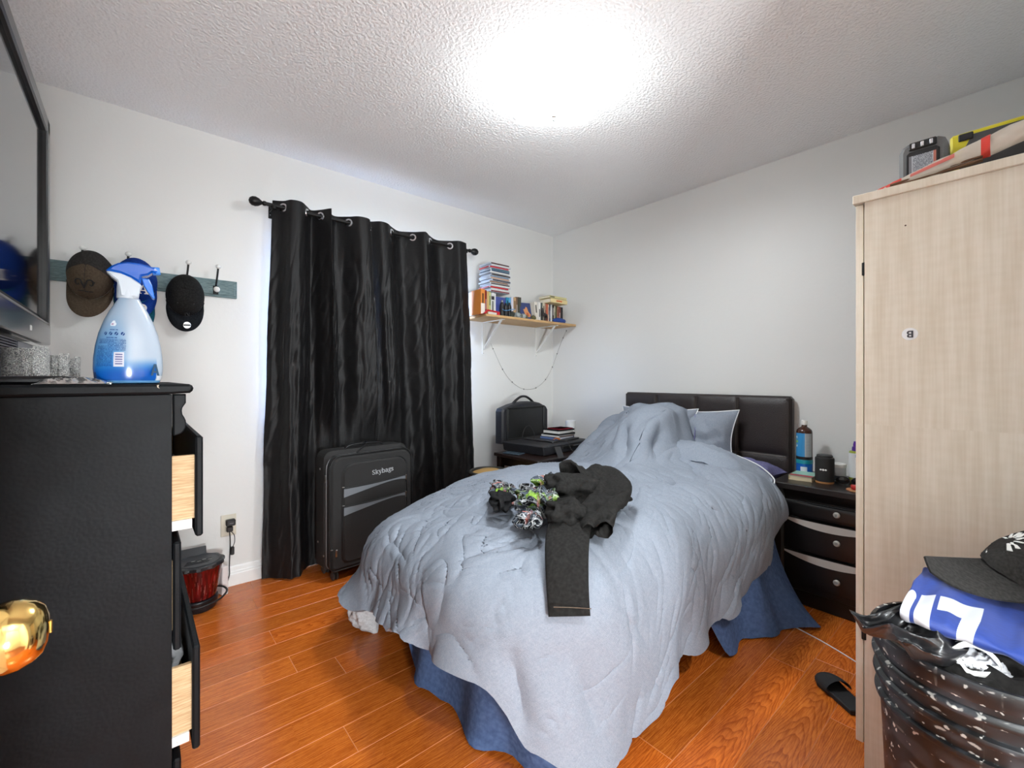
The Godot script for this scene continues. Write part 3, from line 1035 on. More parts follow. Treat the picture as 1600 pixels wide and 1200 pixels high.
func wrinkle(p: PackedVector3Array, N: int, K: int, nz: FastNoiseLite) -> PackedVector3Array:
	var q := p.duplicate()
	var w := K + 1
	# long drag folds over the top and the sides: from, to (a, b, h), width, height
	var folds := [
		[W(1.95, 1.30, 0.66), W(1.30, 0.86, 0.60), 0.030, 0.022], [W(2.05, 1.12, 0.66), W(1.55, 0.82, 0.52), 0.028, 0.024], [W(1.80, 1.12, 0.66), W(1.42, 0.80, 0.45), 0.022, 0.020],
		[W(2.1, 0.98, 0.65), W(1.75, 0.80, 0.42), 0.022, 0.018], [W(1.15, 1.05, 0.65), W(1.30, 0.80, 0.45), 0.020, 0.016], [W(1.45, 1.0, 0.65), W(1.12, 0.80, 0.40), 0.022, 0.018],
		[W(1.05, 1.45, 0.65), W(0.78, 1.35, 0.45), 0.022, 0.018], [W(1.0, 1.30, 0.65), W(0.76, 1.12, 0.42), 0.022, 0.020], [W(0.92, 1.55, 0.62), W(0.75, 1.62, 0.35), 0.020, 0.018],
		[W(0.95, 1.15, 0.63), W(0.74, 1.22, 0.36), 0.020, 0.018], [W(1.05, 1.05, 0.64), W(0.78, 0.92, 0.35), 0.024, 0.024], [W(0.90, 0.98, 0.60), W(0.80, 0.86, 0.15), 0.026, 0.024],
		[W(0.98, 0.90, 0.58), W(0.98, 0.78, 0.12), 0.024, 0.022], [W(1.15, 1.60, 0.65), W(0.80, 1.75, 0.50), 0.024, 0.018], [W(1.6, 1.55, 0.66), W(1.1, 1.75, 0.62), 0.028, 0.014],
		[W(1.4, 1.45, 0.66), W(0.95, 1.40, 0.62), 0.022, 0.012],
		[W(2.52, 1.52, 0.93), W(2.08, 1.22, 0.66), 0.036, 0.042], [W(2.50, 1.60, 0.93), W(2.02, 1.42, 0.67), 0.034, 0.044], [W(2.48, 1.66, 0.92), W(2.04, 1.60, 0.68), 0.034, 0.040],
		[W(2.58, 1.72, 0.90), W(2.10, 1.78, 0.67), 0.034, 0.036], [W(2.62, 1.82, 0.86), W(2.22, 1.90, 0.68), 0.030, 0.030], [W(2.30, 1.30, 0.70), W(2.02, 1.06, 0.66), 0.026, 0.024],
		[W(2.34, 1.20, 0.68), W(2.10, 0.98, 0.64), 0.022, 0.020], [W(2.12, 1.55, 0.72), W(2.02, 1.28, 0.66), 0.024, -0.026], [W(2.2, 1.72, 0.76), W(2.06, 1.58, 0.68), 0.022, -0.024]]
	for i in N + 1:
		for k in w:
			var c := p[i * w + k]
			var du := p[mini(i + 1, N) * w + k] - p[maxi(i - 1, 0) * w + k]
			var dv := p[i * w + mini(k + 1, K)] - p[i * w + maxi(k - 1, 0)]
			var nn := du.cross(dv)
			nn = nn.normalized() if nn.length_squared() > 1e-20 else Vector3.UP
			var a := c.x
			var b := -c.z
			var h := c.y
			var up := clampf(nn.y, 0.0, 1.0)
			var d := 0.0
			d += 0.010 * nz.get_noise_3d(a * 4.0, b * 4.0, h * 4.0)
			var wob := 0.10 * nz.get_noise_2d(a * 3.0, b * 3.0 + h * 2.0)
			var x1 := a * 0.80 + b * 0.60 + wob
			var y1 := -a * 0.60 + b * 0.80 - wob
			var r1 := 1.0 - absf(nz.get_noise_3d(x1 * 2.0, y1 * 8.0, h * 2.5 + 3.0))
			var amp := smoothstep(-0.25, 0.4, nz.get_noise_2d(a * 1.8 + 7.0, b * 1.8 - h))
			d += 0.0060 * pow(r1, 6.0) * amp * (1.0 - 0.6 * smoothstep(2.0, 2.3, a))
			for f in folds:
				var f0: Vector3 = f[0]
				var f1: Vector3 = f[1]
				var ax := f1 - f0
				var tt := clampf((c - f0).dot(ax) / ax.length_squared(), 0.0, 1.0)
				var near := f0 + ax * tt
				var bow := ax.cross(Vector3.UP).normalized() * 0.035 * sin(tt * PI)
				var wd: float = f[2] * (0.55 + 0.8 * tt)
				var dd := (c - near - bow).length_squared() / (wd * wd)
				if dd < 6.0:
					d += 1.35 * f[3] * exp(-dd) * sin(clampf(tt, 0.05, 0.95) * PI)
			q[i * w + k] = c + nn * d
	# fine drag creases, each a thin ridge with a hollow beside it
	var r := RandomNumberGenerator.new()
	r.seed = 12
	var nrm := PackedVector3Array()
	nrm.resize(q.size())
	var lift := PackedFloat32Array()
	lift.resize(q.size())
	for i in N + 1:
		for k in w:
			nrm[i * w + k] = (q[mini(i + 1, N) * w + k] - q[maxi(i - 1, 0) * w + k]).cross(q[i * w + mini(k + 1, K)] - q[i * w + maxi(k - 1, 0)]).normalized()
	for c in 760:
		var ci := r.randi_range(6, N - 6)
		var ck := int(lerpf(K * 0.18, K * 0.97, r.randf()))
		var o := q[ci * w + ck]
		var si := maxf(0.002, (q[mini(ci + 1, N) * w + ck] - q[maxi(ci - 1, 0) * w + ck]).length() * 0.5)
		var sk := maxf(0.002, (q[ci * w + mini(ck + 1, K)] - q[ci * w + maxi(ck - 1, 0)]).length() * 0.5)
		# direction in the sheet: mostly down the slope, slanted; over the flat top mostly across it
		var side := smoothstep(0.45, 0.6, float(ck) / K)
		var an := lerpf(r.randfn(0.9, 0.5), r.randfn(1.25, 0.45), side) * (1.0 if ci < N * 0.56 else -1.0)
		var dir := Vector2(cos(an), sin(an))
		var half := r.randf_range(0.05, 0.17)
		var wd := r.randf_range(0.0050, 0.0105)
		var hgt := wd * r.randf_range(0.34, 0.66)
		var bow := r.randfn(0.0, 0.10) * half
		var ri := int(half / si) + 3
		var rk := int(half / sk) + 3
		for i in range(maxi(0, ci - ri), mini(N, ci + ri) + 1):
			for k in range(maxi(0, ck - rk), mini(K, ck + rk) + 1):
				var e := Vector2((i - ci) * si, (k - ck) * sk)
				var al := e.dot(dir) / half
				if absf(al) > 1.0:
					continue
				var ac := (e.x * -dir.y + e.y * dir.x - bow * (1.0 - al * al)) / wd
				if absf(ac) > 4.0:
					continue
				var env := (1.0 - al * al) * (1.0 - al * al)
				lift[i * w + k] += hgt * env * (exp(-ac * ac) - 0.55 * exp(-(ac - 1.7) * (ac - 1.7)))
	for k in q.size():
		q[k] += nrm[k] * clampf(lift[k], -0.006, 0.010)
	return q

func pillow(label: String, c: Vector3, s: Vector3, turn: Vector3, m: Material, piped: bool) -> Node3D:
	var t := thing("pillow", label, "pillow", c)
	t.rotation = turn
	var nz := fn(int(c.x * 991.0 + c.y * 37.0), 1)
	# thin axis first: the two large faces lie across the smallest side
	var thin := 0 if s.x <= s.y and s.x <= s.z else (1 if s.y <= s.z else 2)
	var u_ax := (thin + 1) % 3
	var v_ax := (thin + 2) % 3
	var edge := []
	var side := func(u: float, v: float, sg: float) -> Vector3:
		var x := u * 2.0 - 1.0
		var y := v * 2.0 - 1.0
		var pull := 1.0 - 0.14 * (1.0 - x * x) * absf(y) - 0.14 * (1.0 - y * y) * absf(x)
		var z := pow(maxf(0.0, (1.0 - pow(absf(x), 2.6)) * (1.0 - pow(absf(y), 2.6))), 0.5)
		z *= 1.0 + 0.16 * nz.get_noise_2d(x * 2.0 + sg * 5.0, y * 2.0) - 0.10 * pow(1.0 - absf(nz.get_noise_2d(x * 3.5, y * 3.5 + sg * 9.0)), 5.0)
		var p := Vector3()
		p[thin] = sg * z * s[thin]
		p[u_ax] = x * s[u_ax] * pull
		p[v_ax] = y * s[v_ax] * pull
		return p
	var body := mb()
	body.grid(28, 28, func(u: float, v: float) -> Vector3: return side.call(u, v, 1.0))
	body.grid(28, 28, func(u: float, v: float) -> Vector3: return side.call(u, v, -1.0), true)
	part(t, "pillowcase", body, m)
	if piped:
		for k in 4:
			for i in 20:
				var f := i / 20.0
				edge.append(side.call([f, 1.0, 1.0 - f, 0.0][k], [0.0, f, 1.0, 1.0 - f][k], 1.0))
		edge.append(edge[0])
		part(t, "piping", mb().tube(edge, 0.0035, 6, false), M.piping)
	return t

# ------------------------------------------------------------------ clothes on the bed
func build_bed_clothes() -> void:
	var nz := fn(5, 1)
	var j := thing("jeans", "black denim jeans heaped on the duvet with one leg hanging down", "jeans")
	# hanging leg, a flattened tube
	var leg := [[W(1.16, 1.04, 0.672), 0.075], [W(1.075, 0.965, 0.672), 0.068], [W(0.99, 0.90, 0.648), 0.066], [W(0.935, 0.852, 0.60), 0.062], [W(0.905, 0.822, 0.55), 0.058], [W(0.885, 0.797, 0.492), 0.056]]
	part(j, "trouser_leg", flat_leg(leg, Vector3(0.60, 0, 0.80), 0.012, nz), M.jeans)
	part(j, "hem_stitching", mb().tube(curve([W(0.846, 0.818, 0.522), W(0.882, 0.784, 0.522), W(0.922, 0.752, 0.518)], 10), 0.0012, 5), mat(C(95, 80, 66), 0.9))
	# second leg folded over the heap, then its open end
	var leg2 := [[W(1.34, 1.24, 0.725), 0.07], [W(1.40, 1.14, 0.745), 0.075], [W(1.385, 1.04, 0.725), 0.075], [W(1.27, 0.96, 0.705), 0.072], [W(1.17, 0.925, 0.698), 0.066], [W(1.11, 0.885, 0.682), 0.056], [W(1.075, 0.852, 0.665), 0.045]]
	part(j, "trouser_leg", flat_leg(leg2, Vector3(0.6, 0.1, 0.8), 0.024, nz), M.jeans)
	# waist and seat, a crumpled heap
	heap(j, "seat", W(1.27, 1.13, 0.700), Vector3(0.165, 0.072, 0.135), -0.5, M.jeans, nz, 0.0)
	heap(j, "waistband", W(1.075, 0.985, 0.690), Vector3(0.085, 0.050, 0.075), 0.4, M.jeans, nz, 5.0)
	heap(j, "pocket", W(1.34, 1.02, 0.690), Vector3(0.10, 0.042, 0.085), 0.7, M.jeans, nz, 9.0)
	part(j, "belt_loop", mb().tube(curve([W(1.03, 1.06, 0.70), W(1.0, 1.03, 0.71), W(0.985, 0.99, 0.688)], 8), 0.004, 6, true, 0.5), M.jeans)
	# patterned shirt
	var pat := fn(15, 1)
	var print_ := tex_from(256, 256, func(x: int, y: int) -> Color:
		var q := pat.get_noise_2d(x * 0.016 + 0.8 * pat.get_noise_2d(x * 0.012, y * 0.012), y * 0.024)
		var r := pat.get_noise_2d(x * 0.03 + 80.0, y * 0.035)
		var s := pat.get_noise_2d(x * 0.012 + 200.0, y * 0.012)
		var c := Color(0.035, 0.035, 0.04)
		if absf(q) < 0.10 or absf(r) < 0.07:
			c = Color(0.72, 0.73, 0.74)
		elif q > 0.28:
			c = Color(0.30, 0.33, 0.38)
		if s > 0.60:
			c = c.lerp(Color(0.55, 0.72, 0.22), 0.85)
		elif s < -0.66:
			c = c.lerp(Color(0.80, 0.45, 0.40), 0.8)
		return c)
	var pm := StandardMaterial3D.new()
	pm.albedo_texture = print_
	pm.roughness = 0.9
	pm.metallic_specular = 0.2
	tri(pm, Vector3(3.2, 3.2, 3.2))
	var s := thing("shirt", "black shirt with white and green graffiti print crumpled beside the jeans", "shirt")
	heap(s, "body", W(1.115, 1.155, 0.692), Vector3(0.135, 0.055, 0.10), 0.75, pm, nz, 15.0)
	heap(s, "collar", W(1.25, 1.24, 0.712), Vector3(0.085, 0.040, 0.065), 0.3, pm, nz, 19.0)
	heap(s, "tail", W(0.985, 1.065, 0.665), Vector3(0.060, 0.032, 0.055), 0.5, pm, nz, 35.0)
	heap(s, "sleeve", W(1.13, 1.385, 0.682), Vector3(0.115, 0.030, 0.060), 0.95, pm, nz, 23.0)
	heap(s, "sleeve", W(1.05, 1.285, 0.672), Vector3(0.11, 0.034, 0.055), 0.9, mat(C(32, 32, 33), 0.95, 0.0, 0.2), nz, 29.0)

func flat_leg(path: Array, across: Vector3, thick: float, nz: FastNoiseLite) -> MB:
	var pts := []
	var rad := []
	for q in path:
		pts.append(q[0])
		rad.append(Vector3(q[1], 0, 0))
	return mb().grid(40, 28, func(u: float, v: float) -> Vector3:
		var c := net([pts, pts], 0.0, u)
		var c1 := net([pts, pts], 0.0, minf(u + 0.02, 1.0))
		var c0 := net([pts, pts], 0.0, maxf(u - 0.02, 0.0))
		var d := (c1 - c0).normalized()
		var sd := (across - d * across.dot(d)).normalized()
		var nn := sd.cross(d).normalized()
		var r := net([rad, rad], 0.0, u).x
		var an := v * TAU
		var x := cos(an)
		var y := sin(an)
		var deep := clampf((thick - 0.010) * 60.0, 0.0, 0.9)
		var wr := 1.0 + 0.12 * nz.get_noise_2d(u * 6.0, x * 2.0) + deep * (0.55 * nz.get_noise_2d(u * 5.0 + x * 0.7, x * 1.2 + 8.0) + 0.30 * sin(u * 38.0 + x * 2.0 + 4.0 * nz.get_noise_2d(u * 2.0, x + 20.0)))
		r *= 1.0 + 0.10 * deep * nz.get_noise_2d(u * 4.0, 50.0 + signf(x))
		return c + sd * x * r + nn * signf(y) * pow(absf(y), 0.7) * thick * wr, true, Vector2(1, 1), false, true)

func heap(parent: Node, called: String, c: Vector3, s: Vector3, turn: float, m: Material, nz: FastNoiseLite, sd: float) -> void:
	# crumpled cloth: a low mound cut by deep ridged folds
	part(parent, called, mb().grid(44, 64, func(u: float, v: float) -> Vector3:
		var la := (u - 0.5) * PI
		var lo := v * TAU
		var d := Vector3(cos(la) * cos(lo), sin(la), cos(la) * sin(lo))
		var fold := sin((d.x * 0.8 + d.z * 1.3) * 6.5 + 5.0 * nz.get_noise_3d(d.x * 0.8 + sd, d.y * 0.6, d.z * 0.8))
		var k := 0.84 + 0.24 * nz.get_noise_3d(d.x * 1.1 + sd, d.y, d.z * 1.1) + 0.09 * fold + 0.07 * nz.get_noise_3d(d.x * 3.0, d.y * 2.0 + sd, d.z * 3.0)
		var p := d * s * k
		p.y = maxf(p.y, -s.y * 0.72)
		return p, false, Vector2(1, 1), false, true), m, c, Vector3(0, turn, 0))

# ------------------------------------------------------------------ dresser
func build_dresser() -> void:
	var paint := StandardMaterial3D.new()
	paint.albedo_texture = noise_tex(0.012, 71, 512, false, 1.0, 5, [Color(0.055, 0.063, 0.072), Color(0.085, 0.094, 0.105)])
	paint.roughness = 0.55
	paint.metallic_specular = 0.3
	paint.normal_enabled = true
	paint.normal_texture = noise_tex(0.25, 72, 256, true, 2.0, 2)
	paint.normal_scale = 0.08
	tri(paint, Vector3(1.6, 1.6, 1.6))
	M.paint = paint
	var pine := StandardMaterial3D.new()
	var nz := fn(8, 1)
	pine.albedo_texture = tex_from(256, 256, func(x: int, y: int) -> Color:
		var s := 0.5 + 0.5 * nz.get_noise_2d(x * 0.012, y * 0.22) + 0.25 * nz.get_noise_2d(x * 0.05, y * 0.7)
		return Color(0.72, 0.58, 0.42).lerp(Color(0.86, 0.74, 0.58), clampf(s, 0.0, 1.0)))
	pine.roughness = 0.7
	tri(pine, Vector3(4, 4, 4))
	M.pine = pine
	var near := 1.25
	var far := 2.10
	var t := thing("dresser", "tall black painted dresser with open drawers at the left", "dresser")
	# top with a rounded nose on its front edge and ends
	var nose := [Vector2(0.055, 0.0), Vector2(0.093, 0.002), Vector2(0.098, 0.007), Vector2(0.0995, 0.013), Vector2(0.097, 0.019), Vector2(0.092, 0.022), Vector2(-0.455, 0.022), Vector2(-0.455, 0.0)]
	part(t, "top", mb().at(Transform3D(Basis(), W(0, (near + far) / 2, 1.097))).extrude(nose, far - near + 0.03, 0.005), paint)
	for b in [near + 0.009, far - 0.009]:
		part(t, "side_panel", mb().box(W(-0.19, b, 0.573), Vector3(0.502, 1.046, 0.018), 0.0012), paint)
	part(t, "back_panel", mb().box(W(-0.436, (near + far) / 2, 0.573), Vector3(0.008, 1.04, far - near - 0.04)), M.pine)
	part(t, "top_rail", mb().box(W(0.05, (near + far) / 2, 1.047), Vector3(0.02, 0.098, far - near - 0.038), 0.002), paint)
	part(t, "plinth", mb().box(W(0.045, (near + far) / 2, 0.04), Vector3(0.03, 0.078, far - near - 0.038), 0.003), paint)
	var scroll := [Vector2(0.063, 1.096), Vector2(0.0865, 1.096), Vector2(0.0865, 1.076), Vector2(0.0835, 1.071), Vector2(0.0800, 1.065), Vector2(0.0790, 1.058), Vector2(0.0800, 1.050), Vector2(0.0835, 1.043), Vector2(0.0862, 1.036), Vector2(0.0868, 1.028), Vector2(0.0860, 1.019), Vector2(0.0825, 1.011), Vector2(0.0770, 1.006), Vector2(0.0700, 1.003), Vector2(0.0635, 1.002)]
	for b in [near + 0.0215, far - 0.0215]:
		part(t, "bracket", mb().at(Transform3D(Basis(), W(0, b, 0))).extrude(scroll, 0.042, 0.0025), paint)
	var fronts := [[0.119, 0.764, 0.998], [0.078, 0.514, 0.760], [0.1135, 0.270, 0.510], [0.078, 0.085, 0.266]]
	for k in 4:
		var x: float = fronts[k][0]
		var y0: float = fronts[k][1]
		var y1: float = fronts[k][2]
		var mid := (near + far) / 2
		var dr := part(t, "drawer", mb().box(W(x - 0.0075, mid, (y0 + y1) / 2), Vector3(0.015, y1 - y0, far - near - 0.004), 0.004), paint)
		var top := y1 - 0.045
		for b in [near + 0.026, far - 0.026]:
			part(dr, "drawer_side", mb().box(W(x - 0.225, b, (y0 + 0.04 + top) / 2), Vector3(0.42, top - y0 - 0.04, 0.012), 0.001), M.pine)
			part(dr, "slide", mb().box(W(x - 0.22, b - 0.008 * signf(mid - b), y0 + 0.03), Vector3(0.40, 0.022, 0.010), 0.001).ball(W(x - 0.04, b - 0.0135 * signf(mid - b), y0 + 0.03), Vector3(0.004, 0.004, 0.0015), 6, 10), M.white_plastic)
		part(dr, "drawer_bottom", mb().box(W(x - 0.225, mid, y0 + 0.045), Vector3(0.42, 0.006, far - near - 0.06)), M.pine)
		part(dr, "drawer_back", mb().box(W(x - 0.429, mid, (y0 + 0.04 + top) / 2), Vector3(0.012, top - y0 - 0.05, far - near - 0.06)), M.pine)
	part(t, "paint_chip", mb().extrude([Vector2(0, 0), Vector2(0.004, 0.001), Vector2(0.0025, -0.004), Vector2(0.005, -0.007), Vector2(0.001, -0.005)], 0.0006), mat(C(205, 192, 170), 0.8), W(0.034, near - 0.0152, 1.117))
	# what lies in the open drawers
	var n2 := fn(33, 1)
	var knit := StandardMaterial3D.new()
	knit.albedo_texture = tex_from(128, 128, func(x: int, y: int) -> Color:
		var q := n2.get_noise_2d(x * 0.16, y * 0.16)
		return Color(0.82, 0.84, 0.85) if absf(q) < 0.16 else Color(0.13, 0.17, 0.20))
	knit.roughness = 0.95
	tri(knit, Vector3(11, 11, 11))
	var kn := solo("knitwear", mb().grid(24, 32, func(u: float, v: float) -> Vector3:
		var la := (u - 0.5) * PI
		var lo := v * TAU
		var d := Vector3(cos(la) * cos(lo), sin(la), cos(la) * sin(lo))
		return d * Vector3(0.095, 0.075, 0.14) * (1.0 + 0.08 * n2.get_noise_3d(d.x * 2, d.y * 2, d.z * 2)), false, Vector2(1, 1), false, true), knit, "dark and white flecked knitwear bunched in the top open drawer", "clothing", W(-0.005, 1.43, 0.895))
	kn.rotation.y = 0.1
	solo("folded_linen", mb().grid(24, 32, func(u: float, v: float) -> Vector3:
		var la := (u - 0.5) * PI
		var lo := v * TAU
		var d := Vector3(signf(cos(la)) * pow(absf(cos(la)), 0.6) * cos(lo), sin(la), cos(la) * sin(lo))
		return d * Vector3(0.085, 0.080, 0.16) * (1.0 + 0.14 * n2.get_noise_3d(d.x * 1.5, d.y * 3, d.z * 1.5)), false, Vector2(1, 1), false, true), M.white_cloth, "white linen stuffed into the lowest visible open drawer", "clothing", W(0.005, 1.44, 0.440))

# ------------------------------------------------------------------ television
func build_tv() -> void:
	var px := -0.21
	var b0 := 0.93
	var b1 := 2.0
	var t := thing("television", "large flat television with grey lower strip on the dresser", "television", W(px, 0, 0))
	var gloss := mat(C(9, 9, 11), 0.06, 0.0, 0.6)
	var frame := mat(C(30, 29, 30), 0.28)
	var strip := mat(C(92, 92, 99), 0.14, 0.75)
	part(t, "housing", mb().box(W(-0.055, (b0 + b1) / 2, 1.585), Vector3(0.08, 0.68, b1 - b0 - 0.01), 0.008), M.black_plastic)
	part(t, "screen", mb().box(W(-0.012, (b0 + b1) / 2, 1.62), Vector3(0.006, 0.60, b1 - b0 - 0.05)), gloss)
	for q in [[b0 + 0.020, 1.615, 0.040, 0.64], [b1 - 0.020, 1.615, 0.040, 0.64]]:
		part(t, "bezel", mb().box(W(-0.008, q[0], q[1]), Vector3(0.022, q[3], q[2]), 0.004), frame)
	part(t, "bezel", mb().box(W(-0.008, (b0 + b1) / 2, 1.914), Vector3(0.022, 0.042, b1 - b0), 0.004), frame)
	part(t, "edge_trim", mb().box(W(-0.006, b1 + 0.002, 1.59), Vector3(0.012, 0.70, 0.004), 0.001), M.steel)
	part(t, "lower_strip", mb().box(W(-0.008, (b0 + b1) / 2, 1.268), Vector3(0.024, 0.064, b1 - b0), 0.003), strip)
	part(t, "screen_lip", mb().box(W(-0.002, (b0 + b1) / 2, 1.302), Vector3(0.012, 0.004, b1 - b0 - 0.004), 0.001), M.steel)
	text(t, "logo", "HD", 0.013, M.white_plastic, W(0.0045, 1.66, 1.262), Vector3(0, PI / 2, 0))
	var grille := mb()
	for k in 17:
		grille.box(W(-0.018, (b0 + 1.62) / 2, 1.126 + k * 0.0062), Vector3(0.008, 0.0036, 1.62 - b0), 0.001)
	grille.box(W(-0.027, (b0 + 1.62) / 2, 1.176), Vector3(0.012, 0.104, 1.62 - b0))
	part(t, "speaker_grille", grille, mat(C(74, 74, 84), 0.4, 0.3))
	part(t, "speaker_cover", mb().box(W(-0.022, (1.628 + b1) / 2, 1.176), Vector3(0.016, 0.104, b1 - 1.628), 0.003), mat(C(88, 88, 98), 0.4, 0.3))
	part(t, "stand", mb().box(W(-0.10, 1.65, 1.129), Vector3(0.17, 0.018, 0.5), 0.005).box(W(-0.07, 1.65, 1.18), Vector3(0.05, 0.10, 0.25), 0.004), M.black_plastic)

# ------------------------------------------------------------------ things on the dresser top
func build_dresser_top() -> void:
	var y := 1.119
	var nz := fn(9, 1)
	# spray bottle
	var label := tex_from(512, 256, func(x: int, yy: int) -> Color:
		var u := x / 512.0
		var v := yy / 256.0
		var c := Color(0.68, 0.73, 0.79)
		var left := 1.0 - smoothstep(0.66, 0.78, u)
		c = c.lerp(Color(0.30, 0.56, 0.80), left * smoothstep(0.15, 0.8, v) * 0.95 + left * 0.15)
		var low := smoothstep(0.70, 0.90, v + 0.03 * sin(u * 9.0)) * (1.0 - smoothstep(0.895, 0.90, u))
		c = c.lerp(Color(0.0, 0.34, 0.70), low)
		if v > 0.955:
			c = Color(0.42, 0.66, 0.86)
		var ink := Color(0.05, 0.20, 0.45)
		# cloud, row of icons, paragraphs, bar code
		var cl := Vector2((u - 0.652) * 2.0, (v - 0.30))
		if cl.length() < 0.026 or (cl - Vector2(-0.024, 0.016)).length() < 0.018 or (cl - Vector2(0.022, 0.016)).length() < 0.020 or (absf(cl.x) < 0.032 and absf(cl.y - 0.026) < 0.010):
			c = Color(0.90, 0.93, 0.96)
			if absf(cl.y - 0.016) < 0.010 and absf(cl.x + 0.010) < 0.016:
				c = Color(0.72, 0.60, 0.72)
		for k in 4:
			if Vector2((u - 0.615 - 0.034 * k) * 2.0, v - 0.425).length() < 0.020:
				c = ink if fmod(x * 0.5 + yy * 0.3, 9.0) > 1.2 else c
		var rows := [[0.375, 0.385, 0.64, 0.69], [0.465, 0.475, 0.625, 0.69]]
		for r in rows:
			if v > r[0] and v < r[1] and u > r[2] and u < r[3] and nz.get_noise_2d(x * 0.8, 3.0) > -0.2:
				c = ink
		if v > 0.485 and v < 0.80 and u > 0.575 and u < 0.735 and int(v * 256.0) % 4 < 2 and nz.get_noise_2d(x * 0.5, floorf(v * 64.0) * 7.0) > -0.28:
			if not (u > 0.672 and v > 0.62) and not (v > 0.545 and v < 0.565 and u < 0.64):
				c = c.lerp(ink, 0.75)
		if u > 0.678 and u < 0.728 and v > 0.635 and v < 0.80:
			c = Color(0.86, 0.86, 0.90)
			if u > 0.686 and u < 0.720 and v > 0.655 and v < 0.785:
				var bar := fmod(v * 61.0, 1.6)
				c = Color(0.36, 0.36, 0.58) if bar < 0.7 else c
		if u > 0.905 and v > 0.90 and v < 0.955:
			c = Color(0.86, 0.87, 0.89)
		if u < 0.565 and u > 0.52 and v > 0.86 and v < 0.95 and (x / 3 + yy / 3) % 2 == 0:
			c = Color(0.12, 0.16, 0.25)
		return c)
	var bm := StandardMaterial3D.new()
	bm.albedo_texture = label
	bm.roughness = 0.16
	bm.clearcoat_enabled = true
	bm.clearcoat = 0.4
	var blue := mat(C(6, 84, 186), 0.2)
	var pale := mat(C(196, 206, 216), 0.3)
	var t := thing("spray_bottle", "blue and white trigger spray bottle on the dresser top", "spray bottle", W(-0.0125, 1.33, y))
	part(t, "bottle", mb().lathe([Vector2(0.0, 0.0), Vector2(0.047, 0.0), Vector2(0.054, 0.003), Vector2(0.0585, 0.014), Vector2(0.0605, 0.034), Vector2(0.0600, 0.058), Vector2(0.0570, 0.085), Vector2(0.0515, 0.114), Vector2(0.0430, 0.142), Vector2(0.0335, 0.165), Vector2(0.0245, 0.182), Vector2(0.0200, 0.191), Vector2(0.0190, 0.195)], 48, Vector2(1, 0.62)), bm)
	part(t, "collar", mb().lathe([Vector2(0.019, 0.194), Vector2(0.0195, 0.197), Vector2(0.0190, 0.215), Vector2(0.0172, 0.236), Vector2(0.0168, 0.250)], 32, Vector2(1, 0.9)), pale, Vector3(-0.0025, 0, 0))
	var pt := func(l: Array) -> Array:
		var o := []
		for q in l:
			o.append(Vector2((q[0] - 199.0) * 0.00110, (597.0 - q[1]) * 0.00146))
		return o
	part(t, "shroud", mb().extrude(pt.call([[165, 426], [171, 425], [186, 426], [202, 431], [214, 438], [219, 443], [216, 450], [214, 462], [185, 462], [183, 448], [180, 438], [172, 433]]), 0.034, 0.003), pale)
	part(t, "sprayer", mb().extrude(pt.call([[164, 425], [172, 417.5], [182, 412], [194, 409], [206, 408.5], [220, 409], [231, 411], [241, 412.5], [244.5, 417], [242, 421], [236, 420.5], [230, 425], [219, 428], [217, 440], [202, 432], [186, 427], [172, 425.5]]), 0.040, 0.004), blue)
	part(t, "trigger", mb().extrude(pt.call([[218, 429], [231, 430], [236, 440], [240.5, 460], [237, 461.5], [228, 450], [222, 441]]), 0.016, 0.002), mat(C(40, 112, 210), 0.2))
	part(t, "nozzle", mb().lathe([Vector2(0.0045, 0.010), Vector2(0.0085, 0.010), Vector2(0.0095, 0.006), Vector2(0.0095, -0.004)], 20), mat(C(70, 140, 225), 0.25), Vector3((240 - 199) * 0.0011, (597 - 416.5) * 0.00146, 0.006), Vector3(0.35, 0, -PI / 2 + 0.15))
	text(t, "letter", "A", 0.026, mat(C(48, 78, 104), 0.6), Vector3(0.0455, 0.032, 0.0263), Vector3(0, 0.85, 0), "Droid Sans", true, 0.0006)
	# glitter candle holders on a mirror tray
	var gl := StandardMaterial3D.new()
	gl.albedo_texture = tex_from(256, 256, func(x: int, yy: int) -> Color:
		var q := absf(nz.get_noise_2d(x * 0.55, yy * 0.55)) + 0.4 * absf(nz.get_noise_2d(x * 0.9 + 60.0, yy * 0.9))
		return Color(0.36, 0.36, 0.37).lerp(Color(1.0, 0.99, 0.97), smoothstep(0.12, 0.55, q)))
	gl.metallic = 0.0
	gl.roughness = 0.3
	gl.normal_enabled = true
	gl.normal_texture = noise_tex(0.35, 91, 256, true, 20.0, 2)
	gl.normal_scale = 1.0
	tri(gl, Vector3(5, 5, 5))
	var hold := [[-0.183, 1.42, 0.036, 0.060, "large silver glitter candle holder on the tray under the television"], [-0.148, 1.50, 0.026, 0.050, "middle silver glitter candle holder between the large and small ones"], [-0.121, 1.515, 0.0165, 0.043, "smallest silver glitter candle holder nearest the spray bottle"]]
	for h in hold:
		var r: float = h[2]
		var hh: float = h[3]
		var o := thing("candle_holder", h[4], "candle holder", W(h[0], h[1], y + 0.018), 0.0, "silver glitter candle holders")
		part(o, "cup", mb().lathe([Vector2(0.0, 0.0), Vector2(r - 0.001, 0.0), Vector2(r, 0.001), Vector2(r, hh - 0.001), Vector2(r - 0.001, hh), Vector2(r - 0.004, hh), Vector2(r - 0.004, 0.012), Vector2(0.0, 0.012)], 40), gl)
		part(o, "overlap", mb().at(Transform3D(Basis(Vector3.UP, 0.6), Vector3())).grid(2, 10, func(u: float, v: float) -> Vector3:
			var an := 0.9 + v * 0.9
			return Vector3(cos(an) * (r + 0.0012), 0.001 + u * (hh + 0.004), sin(an) * (r + 0.0012))), gl)
	var tray := thing("tray", "low black mirrored tray carrying the glitter candle holders", "tray", W(-0.195, 1.44, y))
